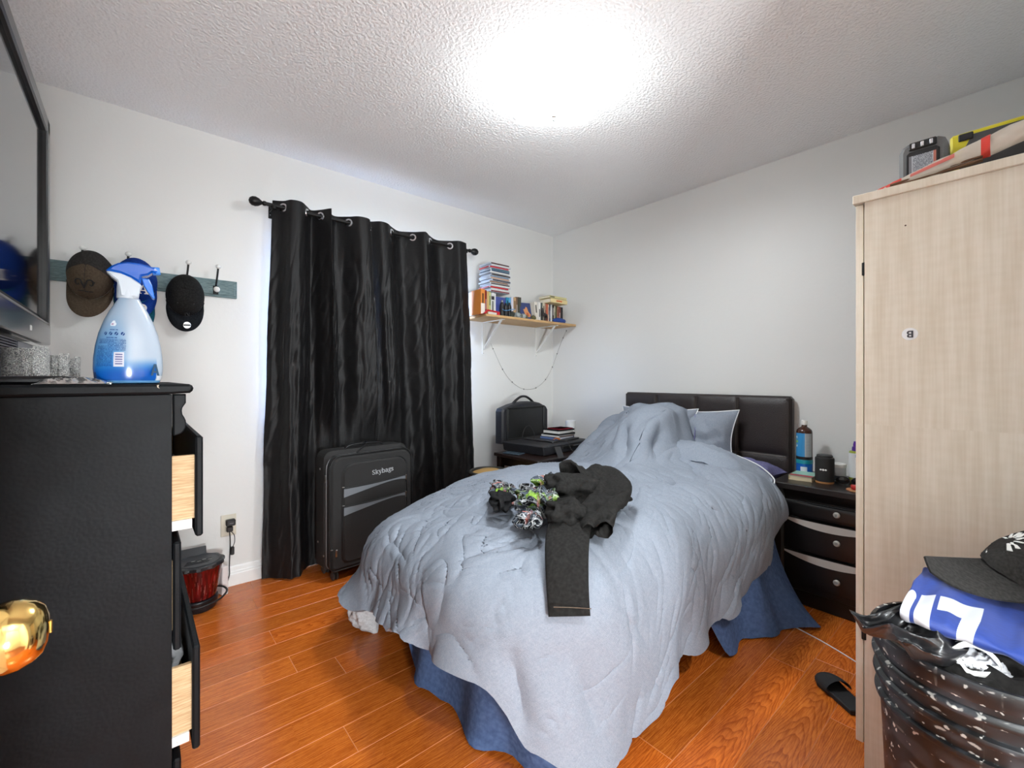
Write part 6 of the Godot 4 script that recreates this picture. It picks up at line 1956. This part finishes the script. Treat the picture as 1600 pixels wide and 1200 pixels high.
	for x in [-hw + 0.05, hw - 0.05]:
		for z in [0.055, -0.07]:
			var w := part(t, "caster", mb().lathe([Vector2(0.0, 0.040), Vector2(0.014, 0.042), Vector2(0.022, 0.056), Vector2(0.024, 0.066), Vector2(0.0, 0.066)], 20), M.black_plastic, Vector3(x, 0, z))
			for s in [-1.0, 1.0]:
				part(w, "wheel", mb().at(Transform3D(Basis(Vector3(0, 0, 1), PI / 2), Vector3(s * 0.010, 0.0235, 0.0))).lathe([Vector2(0.0, -0.006), Vector2(0.010, -0.006), Vector2(0.012, -0.004), Vector2(0.020, -0.006), Vector2(0.0235, -0.003), Vector2(0.0235, 0.003), Vector2(0.020, 0.006), Vector2(0.012, 0.004), Vector2(0.0, 0.006)], 24), mat(C(58, 57, 56), 0.4))
	for q in [[-hw - 0.001, 0.62, -0.02], [-hw - 0.001, 0.20, -0.05], [-hw - 0.001, 0.14, 0.03]]:
		part(t, "corner_stud", mb().ball(Vector3(q[0], q[1], q[2]), Vector3(0.003, 0.006, 0.006), 6, 10), M.steel)

# ------------------------------------------------------------------ wall shelf and books
func build_shelf() -> void:
	var ply := StandardMaterial3D.new()
	ply.albedo_texture = M.pine.albedo_texture
	ply.albedo_color = Color(1.0, 0.96, 0.88)
	ply.roughness = 0.55
	tri(ply, Vector3(4, 4, 4))
	var a0 := 1.925
	var a1 := 2.90
	var f := 2.535
	var y := 1.604
	var t := thing("wall_shelf", "pale wooden wall shelf on two white brackets in the corner", "shelf")
	part(t, "board", mb().box(W((a0 + a1) / 2, (f + WALL_BACK) / 2, y - 0.009), Vector3(a1 - a0, 0.018, WALL_BACK - f), 0.0015), ply)
	for a in [2.115, 2.70]:
		var br := mb().box(W(a, WALL_BACK - 0.003, 1.455), Vector3(0.022, 0.262, 0.006), 0.001)
		br.box(W(a, 2.695, y - 0.0215), Vector3(0.022, 0.006, 0.262), 0.001)
		var p0 := W(a, WALL_BACK - 0.008, 1.365)
		var p1 := W(a, 2.60, y - 0.026)
		var dr := (p1 - p0).normalized()
		br.at(Transform3D(Basis(Vector3(1, 0, 0), dr, Vector3(1, 0, 0).cross(dr)), (p0 + p1) / 2)).box(Vector3(), Vector3(0.022, p0.distance_to(p1), 0.005), 0.001)
		part(t, "bracket", br, M.white_plastic)
		part(t, "screw", mb().ball(W(a, WALL_BACK - 0.0065, 1.336), Vector3(0.004, 0.004, 0.002), 6, 10), M.steel)
	# upright books, from left to right: a, thickness, height, depth, colour, label
	var ups := [
		[1.868, 0.020, 0.175, 0.13, C(206, 208, 214), "white spined disc case at the far left end of the shelf"],
		[1.893, 0.022, 0.180, 0.13, C(150, 150, 160), "grey spined disc case beside the orange book"],
		[1.930, 0.036, 0.183, 0.12, C(214, 132, 58), "orange and white thick paperback on the shelf left end"],
		[1.958, 0.013, 0.178, 0.12, C(126, 28, 22), "dark red book beside the orange paperback"],
		[1.976, 0.016, 0.172, 0.12, C(196, 160, 104), "tan book between the dark red and the lime one"],
		[1.995, 0.016, 0.170, 0.12, C(186, 190, 130), "lime and cream book beside the tan one"],
		[2.022, 0.030, 0.168, 0.12, C(206, 206, 202), "white book with a black title block under the disc stack"],
		[2.045, 0.010, 0.165, 0.12, C(222, 222, 222), "thin white book at the right end of the left group"],
		[2.166, 0.022, 0.150, 0.12, C(34, 128, 160), "teal book behind the black bottles"],
		[2.190, 0.020, 0.150, 0.12, C(92, 160, 204), "light blue and white book beside the teal one"],
		[2.214, 0.022, 0.158, 0.12, C(200, 196, 206), "pale lilac book in the middle of the shelf"],
		[2.240, 0.024, 0.158, 0.12, C(186, 150, 110), "tan spined book in the middle of the shelf"],
		[2.262, 0.014, 0.165, 0.12, C(110, 84, 66), "brown narrow book in the middle of the shelf"],
		[2.288, 0.030, 0.165, 0.12, C(72, 70, 58), "dark olive book with light marks left of the blue picture book"],
		[2.478, 0.030, 0.150, 0.14, C(222, 214, 202), "cream book leaning beside the blue picture book"],
		[2.508, 0.024, 0.150, 0.13, C(236, 232, 226), "white paged book beside the cream leaning one"],
		[2.534, 0.014, 0.150, 0.13, C(86, 92, 88), "grey green book in the right group"],
		[2.556, 0.022, 0.152, 0.13, C(196, 184, 160), "beige book under the two lying books"],
		[2.578, 0.014, 0.150, 0.13, C(170, 130, 110), "rosy brown book under the two lying books"],
		[2.597, 0.014, 0.146, 0.13, C(196, 92, 58), "orange red book in the right group"],
		[2.613, 0.010, 0.146, 0.13, C(216, 190, 168), "pale pink thin book in the right group"],
		[2.628, 0.012, 0.148, 0.13, C(58, 64, 92), "navy book in the right group"],
		[2.646, 0.016, 0.148, 0.13, C(232, 230, 226), "white book in the middle of the right group"],
		[2.668, 0.020, 0.146, 0.13, C(58, 46, 38), "dark brown book in the right group"],
		[2.686, 0.010, 0.140, 0.13, C(214, 206, 180), "cream thin book between dark brown and olive ones"],
		[2.704, 0.018, 0.142, 0.13, C(86, 82, 44), "olive book in the right group"],
		[2.726, 0.018, 0.140, 0.13, C(168, 96, 72), "rust coloured book near the right end"],
		[2.748, 0.020, 0.140, 0.13, C(120, 58, 48), "maroon book near the right end"],
		[2.774, 0.024, 0.138, 0.13, C(28, 26, 28), "black book at the right end of the row"]]
	var page := mat(C(226, 216, 196), 0.9)
	for k in ups.size():
		var u: Array = ups[k]
		var th: float = u[1]
		var hh: float = u[2]
		var dd: float = u[3]
		var lean := 0.0
		if k == 14:
			lean = 0.10
		elif k == 13:
			lean = -0.02
		var b := thing("book", u[5], "book", W(u[0], 2.585, y + (0.003 if lean == 0.0 else 0.004)), 0.0, "books standing on the wall shelf")
		b.rotation.z = lean
		if k < 2:
			b.position = W(u[0] + 0.06, 2.70, y + 0.003)
		var pc: Color = u[4]
		var cv := mat(pc, 0.45)
		part(b, "cover", mb().box(Vector3(0, hh / 2, 0.0), Vector3(th, hh, 0.003), 0.0008).box(Vector3(-th / 2 + 0.0008, hh / 2, -dd / 2), Vector3(0.0016, hh, dd)).box(Vector3(th / 2 - 0.0008, hh / 2, -dd / 2), Vector3(0.0016, hh, dd)), cv)
		part(b, "pages", mb().box(Vector3(0, hh / 2, -dd / 2 - 0.001), Vector3(th - 0.0034, hh - 0.006, dd - 0.004)), page)
		if k % 3 != 1:
			var tc := pc.lightened(0.55) if pc.get_luminance() < 0.4 else pc.darkened(0.55)
			part(b, "spine_title", mb().box(Vector3(0, hh * (0.42 + 0.1 * (k % 3)), 0.0016), Vector3(th * 0.45, hh * 0.42, 0.0006)), mat(tc, 0.5))
		if k == 2:
			part(b, "spine_band", mb().box(Vector3(0, hh * 0.22, 0.0018), Vector3(th * 0.98, hh * 0.42, 0.0006)), mat(C(226, 218, 206), 0.5))
		if k == 6:
			part(b, "spine_band", mb().box(Vector3(0, hh * 0.76, 0.0018), Vector3(th * 0.9, hh * 0.16, 0.0006)), mat(C(44, 42, 44), 0.5))
	# two books lying on the right group
	for k in 2:
		var b := thing("book", ["cream paperback lying on top of the right group of books", "thin yellow green book lying topmost over the right group"][k], "book", W(2.675 - 0.01 * k, 2.525, y + 0.156 + 0.036 * k), 0.02, "books lying on the right group")
		var th: float = [0.033, 0.018][k]
		var cc: Color = [C(226, 204, 150), C(206, 196, 140)][k]
		part(b, "cover", mb().box(Vector3(0, 0.0008, -0.06), Vector3(0.205, 0.0016, 0.125)).box(Vector3(0, th - 0.0008, -0.06), Vector3(0.205, 0.0016, 0.125)).box(Vector3(0, th / 2, 0.002), Vector3(0.205, th, 0.002)), mat(cc, 0.5))
		part(b, "pages", mb().box(Vector3(0, th / 2, -0.061), Vector3(0.200, th - 0.0036, 0.120)), page)
		part(b, "spine_title", mb().box(Vector3(0.0 if k == 0 else -0.07, th / 2, 0.0034), Vector3(0.07 if k == 0 else 0.05, th * 0.4, 0.0006)), mat(C(206, 112, 60) if k == 0 else C(60, 56, 44), 0.5))
	# stack of disc cases
	var cols := [C(120, 60, 60), C(208, 206, 202), C(178, 26, 34), C(206, 204, 200), C(96, 88, 84), C(150, 120, 100), C(66, 64, 70), C(190, 150, 120), C(110, 130, 150), C(58, 52, 50), C(200, 196, 190), C(52, 74, 96), C(62, 96, 110), C(176, 40, 52), C(206, 204, 204), C(84, 60, 58)]
	var hy := y + 0.176
	var prev := ""
	for k in cols.size():
		var where := "lowest case of the disc stack on the shelf" if k == 0 else ("topmost case of the disc stack on the shelf" if k == cols.size() - 1 else "%s from the bottom of the disc stack on the shelf" % ["", "second", "third", "fourth", "fifth", "sixth", "seventh", "eighth", "ninth", "tenth", "eleventh", "twelfth", "thirteenth", "fourteenth", "fifteenth"][k])
		var o := thing("disc_case", "plastic disc case, " + where, "disc case", W(2.085 + 0.010 * sin(k * 2.3), 2.575 + 0.006 * sin(k * 1.7), hy), 0.03 * sin(k * 1.3), "stacked disc cases on the shelf")
		part(o, "case", mb().box(Vector3(0, 0.0066, -0.065), Vector3(0.188, 0.0132, 0.135), 0.0016), mat(C(196, 202, 212), 0.3))
		part(o, "insert", mb().box(Vector3(0, 0.0066, 0.0028), Vector3(0.176, 0.0102, 0.0012)), mat(cols[k], 0.35))
		part(o, "side_sleeve", mb().box(Vector3(-0.0942, 0.0066, -0.065), Vector3(0.0012, 0.0100, 0.125)), mat(C(178, 26, 34) if k in [2, 13] else (C(56, 74, 96) if k == 11 else C(186, 196, 212)), 0.35))
		hy += 0.0137
	# red book end tray, blue book, figures
	var rt := thing("letter_tray", "red metal book end in front of the left group of books", "book end", W(1.985, 2.57, y + 0.0005))
	part(rt, "base_plate", mb().box(Vector3(0, 0.001, -0.01), Vector3(0.15, 0.002, 0.06)), mat(C(176, 24, 34), 0.35))
	part(rt, "lip", mb().extrude([Vector2(-0.078, 0.002), Vector2(-0.04, 0.034), Vector2(0.075, 0.026), Vector2(0.075, 0.002), Vector2(0.05, 0.002), Vector2(0.05, 0.016), Vector2(-0.035, 0.022), Vector2(-0.055, 0.002)], 0.004), mat(C(176, 24, 34), 0.35), Vector3(0, 0, 0.022))
	part(rt, "label", mb().box(Vector3(0.005, 0.009, 0.0235), Vector3(0.08, 0.014, 0.001)), mat(C(206, 196, 190), 0.5))
	var bb := thing("book", "indigo blue book facing out behind the black bottles", "book", W(2.115, 2.60, y + 0.0005))
	part(bb, "cover", mb().box(Vector3(0, 0.074, 0), Vector3(0.125, 0.148, 0.014), 0.0015), mat(C(66, 76, 140), 0.4))
	part(bb, "pages", mb().box(Vector3(0, 0.0745, 0), Vector3(0.119, 0.1482, 0.010)), page)
	for k in 3:
		var bt := thing("bottle", ["tall black bottle with silver cap before the indigo book", "short black bottle right of the silver capped one", "black flask at the right of the bottle trio"][k], "bottle", W(2.092 + 0.036 * k, 2.560, y + 0.0005), 0.0, "black bottles on the shelf")
		var hh: float = [0.118, 0.100, 0.108][k]
		part(bt, "bottle", mb().lathe([Vector2(0.0, 0.0), Vector2(0.0155, 0.0), Vector2(0.0165, 0.002), Vector2(0.0165, hh * 0.7), Vector2(0.012, hh * 0.82), Vector2(0.008, hh * 0.88)], 20), mat(C(26, 25, 27), 0.3))
		part(bt, "cap", mb().lathe([Vector2(0.0085, hh * 0.86), Vector2(0.0085, hh * 0.99), Vector2(0.007, hh), Vector2(0.0, hh)], 16), M.chrome if k == 0 else M.black_plastic)
	solo("cord", mb().tube(curve([W(2.075, 2.535, 0.048), W(2.10, 2.539, 0.040), W(2.14, 2.539, 0.046), W(2.17, 2.539, 0.056), W(2.205, 2.542, 0.060)], 20), 0.003, 6), mat(C(86, 140, 190), 0.5), "light blue cord wound in front of the black bottles", "cord", Vector3(0, y, 0))
	var pb := thing("picture_book", "dark blue picture book with an orange figure leaning on the shelf", "book", W(2.355, 2.572, y + 0.001))
	pb.rotation = Vector3(-0.16, 0, 0.05)
	part(pb, "cover", mb().box(Vector3(0, 0.066, 0), Vector3(0.115, 0.132, 0.008), 0.001), mat(C(54, 66, 112), 0.4))
	part(pb, "printed_figure", mb().extrude([Vector2(-0.015, 0.02), Vector2(0.03, 0.015), Vector2(0.045, 0.035), Vector2(0.02, 0.062), Vector2(0.012, 0.092), Vector2(0.0, 0.10), Vector2(-0.012, 0.082), Vector2(-0.032, 0.078), Vector2(-0.022, 0.05)], 0.0008), mat(C(206, 142, 92), 0.5), Vector3(0.004, 0, 0.0044))
	part(pb, "printed_detail", mb().extrude([Vector2(-0.006, 0.022), Vector2(0.022, 0.022), Vector2(0.018, 0.048), Vector2(-0.002, 0.054)], 0.0006), mat(C(186, 88, 50), 0.5), Vector3(0.004, 0, 0.0050))
	var nz := fn(18, 1)
	var rocks := [[2.185, 0.026, C(52, 54, 46)], [2.215, 0.020, C(120, 124, 124)], [2.245, 0.024, C(150, 154, 152)], [2.275, 0.020, C(92, 96, 90)], [2.302, 0.022, C(160, 164, 162)], [2.330, 0.018, C(84, 84, 66)], [2.412, 0.020, C(96, 92, 60)]]
	var rl := ["dark mossy stone leftmost on the shelf edge", "grey stone next to the mossy one", "pale grey stone in the middle of the row", "grey green stone in the row", "palest stone before the olive book", "olive stone touching the blue picture book", "olive stone right of the blue picture book"]
	for k in rocks.size():
		var r: float = rocks[k][1]
		solo("stone", mb().grid(10, 14, func(u: float, v: float) -> Vector3:
			var la := (u - 0.5) * PI
			var d := Vector3(cos(la) * cos(v * TAU), sin(la), cos(la) * sin(v * TAU))
			var q := d * r * (1.0 + 0.35 * nz.get_noise_3d(d.x * 1.8 + k * 7.0, d.y * 1.8, d.z * 1.8))
			q.y = maxf(q.y, -r * 0.7)
			return q, false, Vector2(1, 1), false, true), mat(rocks[k][2], 0.8), rl[k], "stone", W(rocks[k][0], 2.556, y + r * 0.7), Vector3(), "stones along the shelf edge")
	var hs := thing("horse_figure", "dark horse figurine before the right group of books", "figurine", W(2.535, 2.553, y + 0.0005), 0.4)
	var hm := mat(C(46, 42, 42), 0.5)
	part(hs, "body", mb().tube(curve([Vector3(-0.040, 0.046, 0), Vector3(-0.015, 0.050, 0), Vector3(0.018, 0.048, 0), Vector3(0.036, 0.048, 0)], 12), [0.004, 0.010, 0.014, 0.0155, 0.0155, 0.015, 0.0145, 0.0145, 0.015, 0.0155, 0.015, 0.012, 0.005], 12), hm)
	part(hs, "neck", mb().tube(curve([Vector3(-0.030, 0.048, 0), Vector3(-0.044, 0.072, 0), Vector3(-0.050, 0.090, 0)], 8), [0.014, 0.013, 0.012, 0.011, 0.010, 0.009, 0.009, 0.008, 0.007], 10), hm)
	part(hs, "head", mb().tube([Vector3(-0.048, 0.094, 0), Vector3(-0.060, 0.086, 0), Vector3(-0.074, 0.074, 0)], [0.008, 0.008, 0.0045], 10), hm)
	for k in 4:
		var x: float = [-0.030, -0.026, 0.030, 0.034][k]
		var z: float = [-0.007, 0.007, -0.007, 0.007][k]
		part(hs, "leg", mb().tube(curve([Vector3(x, 0.044, z), Vector3(x + 0.003, 0.024, z), Vector3(x, 0.0035, z)], 6), [0.007, 0.006, 0.0045, 0.004, 0.0035, 0.0035, 0.0045], 8), hm)
	part(hs, "tail", mb().tube(curve([Vector3(0.046, 0.052, 0), Vector3(0.058, 0.040, 0), Vector3(0.060, 0.018, 0)], 6), [0.003, 0.004, 0.005, 0.005, 0.004, 0.003, 0.001], 8), hm)
	solo("blue_pouch", mb().grid(14, 22, func(u: float, v: float) -> Vector3:
		var la := (u - 0.5) * PI
		var d := Vector3(cos(la) * cos(v * TAU), sin(la), cos(la) * sin(v * TAU))
		var q := d * Vector3(0.075, 0.024, 0.018) * (1.0 + 0.22 * nz.get_noise_3d(d.x * 2.5, d.y * 2.0, d.z * 2.0 + 30.0))
		q.y = maxf(q.y, -0.016)
		return q, false, Vector2(1, 1), false, true), mat(C(30, 66, 140), 0.5), "shiny dark blue pouch at the right end of the shelf", "pouch", W(2.715, 2.556, y + 0.0165))
	# string of tiny lamps below the shelf
	var sp := [W(2.19, WALL_BACK - 0.003, 1.42), W(2.214, WALL_BACK - 0.003, 1.377), W(2.315, WALL_BACK - 0.003, 1.211), W(2.42, WALL_BACK - 0.003, 1.104), W(2.552, WALL_BACK - 0.003, 1.042), W(2.698, WALL_BACK - 0.003, 1.051), W(2.818, WALL_BACK - 0.003, 1.125), W(2.905, WALL_BACK - 0.004, 1.24), W(2.914, 2.775, 1.36), W(2.914, 2.70, 1.50), W(2.914, 2.66, 1.56)]
	var sl := thing("string_lights", "thin wire of tiny unlit string lights drooping below the shelf", "string lights")
	part(sl, "wire", mb().tube(curve(sp, 120), 0.0011, 5), mat(C(150, 146, 140), 0.5))
	for k in range(1, sp.size()):
		part(sl, "lamp_bead", mb().ball(sp[k], Vector3(0.0045, 0.006, 0.0045), 6, 8), mat(C(96, 94, 92), 0.4))

# ------------------------------------------------------------------ small things on wall and floor
func build_small() -> void:
	# wall outlet, charger and cord
	var o := thing("wall_outlet", "almond wall outlet with black chargers left of the curtain", "outlet", W(0.382, WALL_BACK, 0.333))
	var alm := mat(C(216, 208, 190), 0.4)
	part(o, "cover_plate", mb().box(Vector3(0, 0, 0.003), Vector3(0.072, 0.116, 0.006), 0.002), alm)
	for s in [-1.0, 1.0]:
		part(o, "socket", mb().box(Vector3(0, s * 0.020, 0.0065), Vector3(0.034, 0.028, 0.002), 0.001), mat(C(196, 188, 170), 0.4))
	var ch := thing("charger", "black double charger plugged into the wall outlet", "charger", W(0.387, WALL_BACK - 0.0078, 0.333))
	part(ch, "adapter", mb().box(Vector3(0.002, 0.018, 0.016), Vector3(0.044, 0.034, 0.030), 0.005), M.black_plastic)
	part(ch, "adapter", mb().box(Vector3(-0.002, -0.018, 0.012), Vector3(0.030, 0.028, 0.022), 0.004), M.black_plastic)
	part(ch, "status_light", mb().box(Vector3(0.004, 0.016, 0.0315), Vector3(0.018, 0.004, 0.001)), mat(C(90, 90, 94), 0.3))
	solo("cord", mb().tube(curve([W(0.385, WALL_BACK - 0.020, 0.30), W(0.388, WALL_BACK - 0.018, 0.24), W(0.386, WALL_BACK - 0.014, 0.16), W(0.384, WALL_BACK - 0.016, 0.107), W(0.382, WALL_BACK - 0.022, 0.06), W(0.35, 2.775, 0.010), W(0.30, 2.785, 0.006)], 40), 0.003, 6), M.black_plastic, "black power cord running from the outlet to the floor", "cord")
	var cd := thing("cord", "thin black cord with inline switch looping beside the outlet", "cord")
	part(cd, "wire", mb().tube(curve([W(0.392, WALL_BACK - 0.024, 0.30), W(0.405, WALL_BACK - 0.030, 0.28), W(0.408, WALL_BACK - 0.022, 0.24), W(0.398, WALL_BACK - 0.014, 0.21)], 16), 0.0018, 6), M.black_plastic)
	part(cd, "switch", mb().box(W(0.399, WALL_BACK - 0.012, 0.192), Vector3(0.018, 0.045, 0.014), 0.004), M.black_plastic)
	# red bin with a black lid in a black caddy
	var red := StandardMaterial3D.new()
	var nz := fn(27, 1)
	red.albedo_texture = tex_from(256, 128, func(x: int, y: int) -> Color:
		var s := nz.get_noise_2d(x * 0.12, y * 0.012)
		var c := Color(0.42, 0.030, 0.045).lerp(Color(0.28, 0.02, 0.03), 0.5 + s)
		if nz.get_noise_2d(x * 0.35 + 70.0, y * 0.01) > 0.52:
			c = c.lerp(Color(0.72, 0.52, 0.48), 0.5)
		return c)
	red.roughness = 0.25
	var bn := thing("bin", "red bin with scuffed black lid on the floor by the outlet", "bin", W(0.232, 2.655, 0.0))
	part(bn, "tub", mb().lathe([Vector2(0.0, 0.058), Vector2(0.070, 0.058), Vector2(0.076, 0.064), Vector2(0.102, 0.214), Vector2(0.098, 0.216)], 40), red)
	var lid := mb()
	var lp := []
	for i in 44:
		var an := TAU * i / 44.0
		var r := 0.108 + 0.004 * (1.0 if i % 4 < 2 else -0.6)
		lp.append(Vector2(cos(an) * r, sin(an) * r))
	lid.at(Transform3D(Basis(Vector3.RIGHT, -PI / 2), Vector3(0, 0.222, 0))).extrude(lp, 0.020, 0.004)
	part(bn, "lid", lid, mat(C(40, 42, 46), 0.4))
	part(bn, "lid_recess", mb().lathe([Vector2(0.0, 0.2325), Vector2(0.082, 0.2325), Vector2(0.088, 0.236), Vector2(0.094, 0.2335)], 36), mat(C(52, 54, 58), 0.45))
	for k in 5:
		part(bn, "lid_rib", mb().box(Vector3(-0.01 + 0.004 * k, 0.2335, 0.02 - 0.011 * k + 0.02), Vector3(0.10, 0.002, 0.004), 0.0008), mat(C(30, 31, 34), 0.45))
	part(bn, "lid_hinge", mb().at(Transform3D(Basis(Vector3.RIGHT, -0.5), Vector3(-0.02, 0.226, -0.085))).box(Vector3(0, 0.022, 0), Vector3(0.125, 0.050, 0.010), 0.003), mat(C(40, 42, 46), 0.4))
	for k in 4:
		part(bn, "paint_fleck", mb().ball(Vector3(-0.02 + 0.022 * k, 0.2345, 0.015 * (k % 2)), Vector3(0.010, 0.0008, 0.002), 4, 8), mat(C(200, 198, 192), 0.8))
	part(bn, "saucer", mb().lathe([Vector2(0.0, 0.001), Vector2(0.072, 0.001), Vector2(0.080, 0.012), Vector2(0.084, 0.050), Vector2(0.080, 0.056), Vector2(0.074, 0.057), Vector2(0.0, 0.057)], 36), mat(C(22, 23, 28), 0.35))
	part(bn, "wire_ring", mb().tube(curve([Vector3(-0.10, 0.050, 0.06), Vector3(-0.02, 0.046, 0.112), Vector3(0.07, 0.048, 0.085), Vector3(0.118, 0.050, 0.01), Vector3(0.112, 0.058, -0.035), Vector3(0.085, 0.062, -0.06)], 40), 0.005, 8, true, 0.8), M.black_plastic)
	# cream sleeve behind the bin
	solo("paper_bag", mb().box(Vector3(0, 0.075, 0), Vector3(0.03, 0.15, 0.06), 0.004), mat(C(222, 212, 210), 0.8), "folded pale paper bag leaning behind the red bin", "paper bag", W(0.345, 2.748, 0.0), Vector3(0, 0.3, 0.0))
	# white charging cable on the floor
	var wc := thing("charging_cable", "white charging cable lying on the floor before the nightstand", "cable")
	part(wc, "wire", mb().tube(curve([W(2.300, 0.742, 0.0035), W(2.285, 0.715, 0.0035), W(2.262, 0.640, 0.0035), W(2.235, 0.560, 0.0035), W(2.185, 0.451, 0.0035), W(2.12, 0.345, 0.0035), W(2.05, 0.332, 0.0035)], 40), 0.0024, 6), M.white_plastic)
	part(wc, "plug", mb().box(Vector3(), Vector3(0.010, 0.006, 0.022), 0.002), M.white_plastic, W(2.300, 0.750, 0.0045), Vector3(0, -0.5, 0))
	# black shoe tip by the wardrobe
	var sh := thing("slipper", "black slipper lying on the floor beside the wardrobe", "slipper", W(1.905, 0.432, 0.0), 0.0)
	part(sh, "sole", mb().extrude([Vector2(-0.035, -0.09), Vector2(0.0, -0.10), Vector2(0.032, -0.085), Vector2(0.036, 0.0), Vector2(0.045, 0.06), Vector2(0.022, 0.088), Vector2(0.0, 0.095), Vector2(-0.024, 0.085), Vector2(-0.042, 0.05), Vector2(-0.036, -0.01)], 0.018, 0.003), mat(C(30, 30, 32), 0.7), Vector3(0, 0.0095, 0), Vector3(-PI / 2, -0.65, 0))
	part(sh, "upper", mb().grid(14, 16, func(u: float, v: float) -> Vector3:
		var an := v * PI
		var z := lerpf(0.0, 0.088, u)
		var w := 0.044 * pow(1.0 - pow(u, 3.0), 0.5) + 0.004
		return Vector3(cos(an) * w, 0.018 + sin(an) * 0.034 * pow(1.0 - u * u, 0.5), -z).rotated(Vector3.UP, -0.65)), mat(C(34, 34, 36), 0.8))
	# water bottle lying by the bed
	var wb := thing("water_bottle", "clear plastic water bottle lying between bed and nightstand", "bottle", W(2.545, 0.935, 0.036), 0.0)
	var pet := StandardMaterial3D.new()
	pet.transparency = BaseMaterial3D.TRANSPARENCY_ALPHA
	pet.albedo_color = Color(0.80, 0.84, 0.86, 0.35)
	pet.roughness = 0.08
	var bo := Basis(Vector3(0, 1, 0), 0.75) * Basis(Vector3(0, 0, 1), PI / 2)
	part(wb, "bottle", mb().at(Transform3D(bo, Vector3())).lathe([Vector2(0.0, -0.10), Vector2(0.030, -0.10), Vector2(0.034, -0.095), Vector2(0.034, -0.03), Vector2(0.031, -0.02), Vector2(0.034, -0.01), Vector2(0.034, 0.05), Vector2(0.028, 0.07), Vector2(0.014, 0.085), Vector2(0.013, 0.095)], 28), pet)
	part(wb, "cap", mb().at(Transform3D(bo, Vector3())).lathe([Vector2(0.015, 0.086), Vector2(0.015, 0.104), Vector2(0.013, 0.106), Vector2(0.0, 0.106)], 20), M.white_plastic)
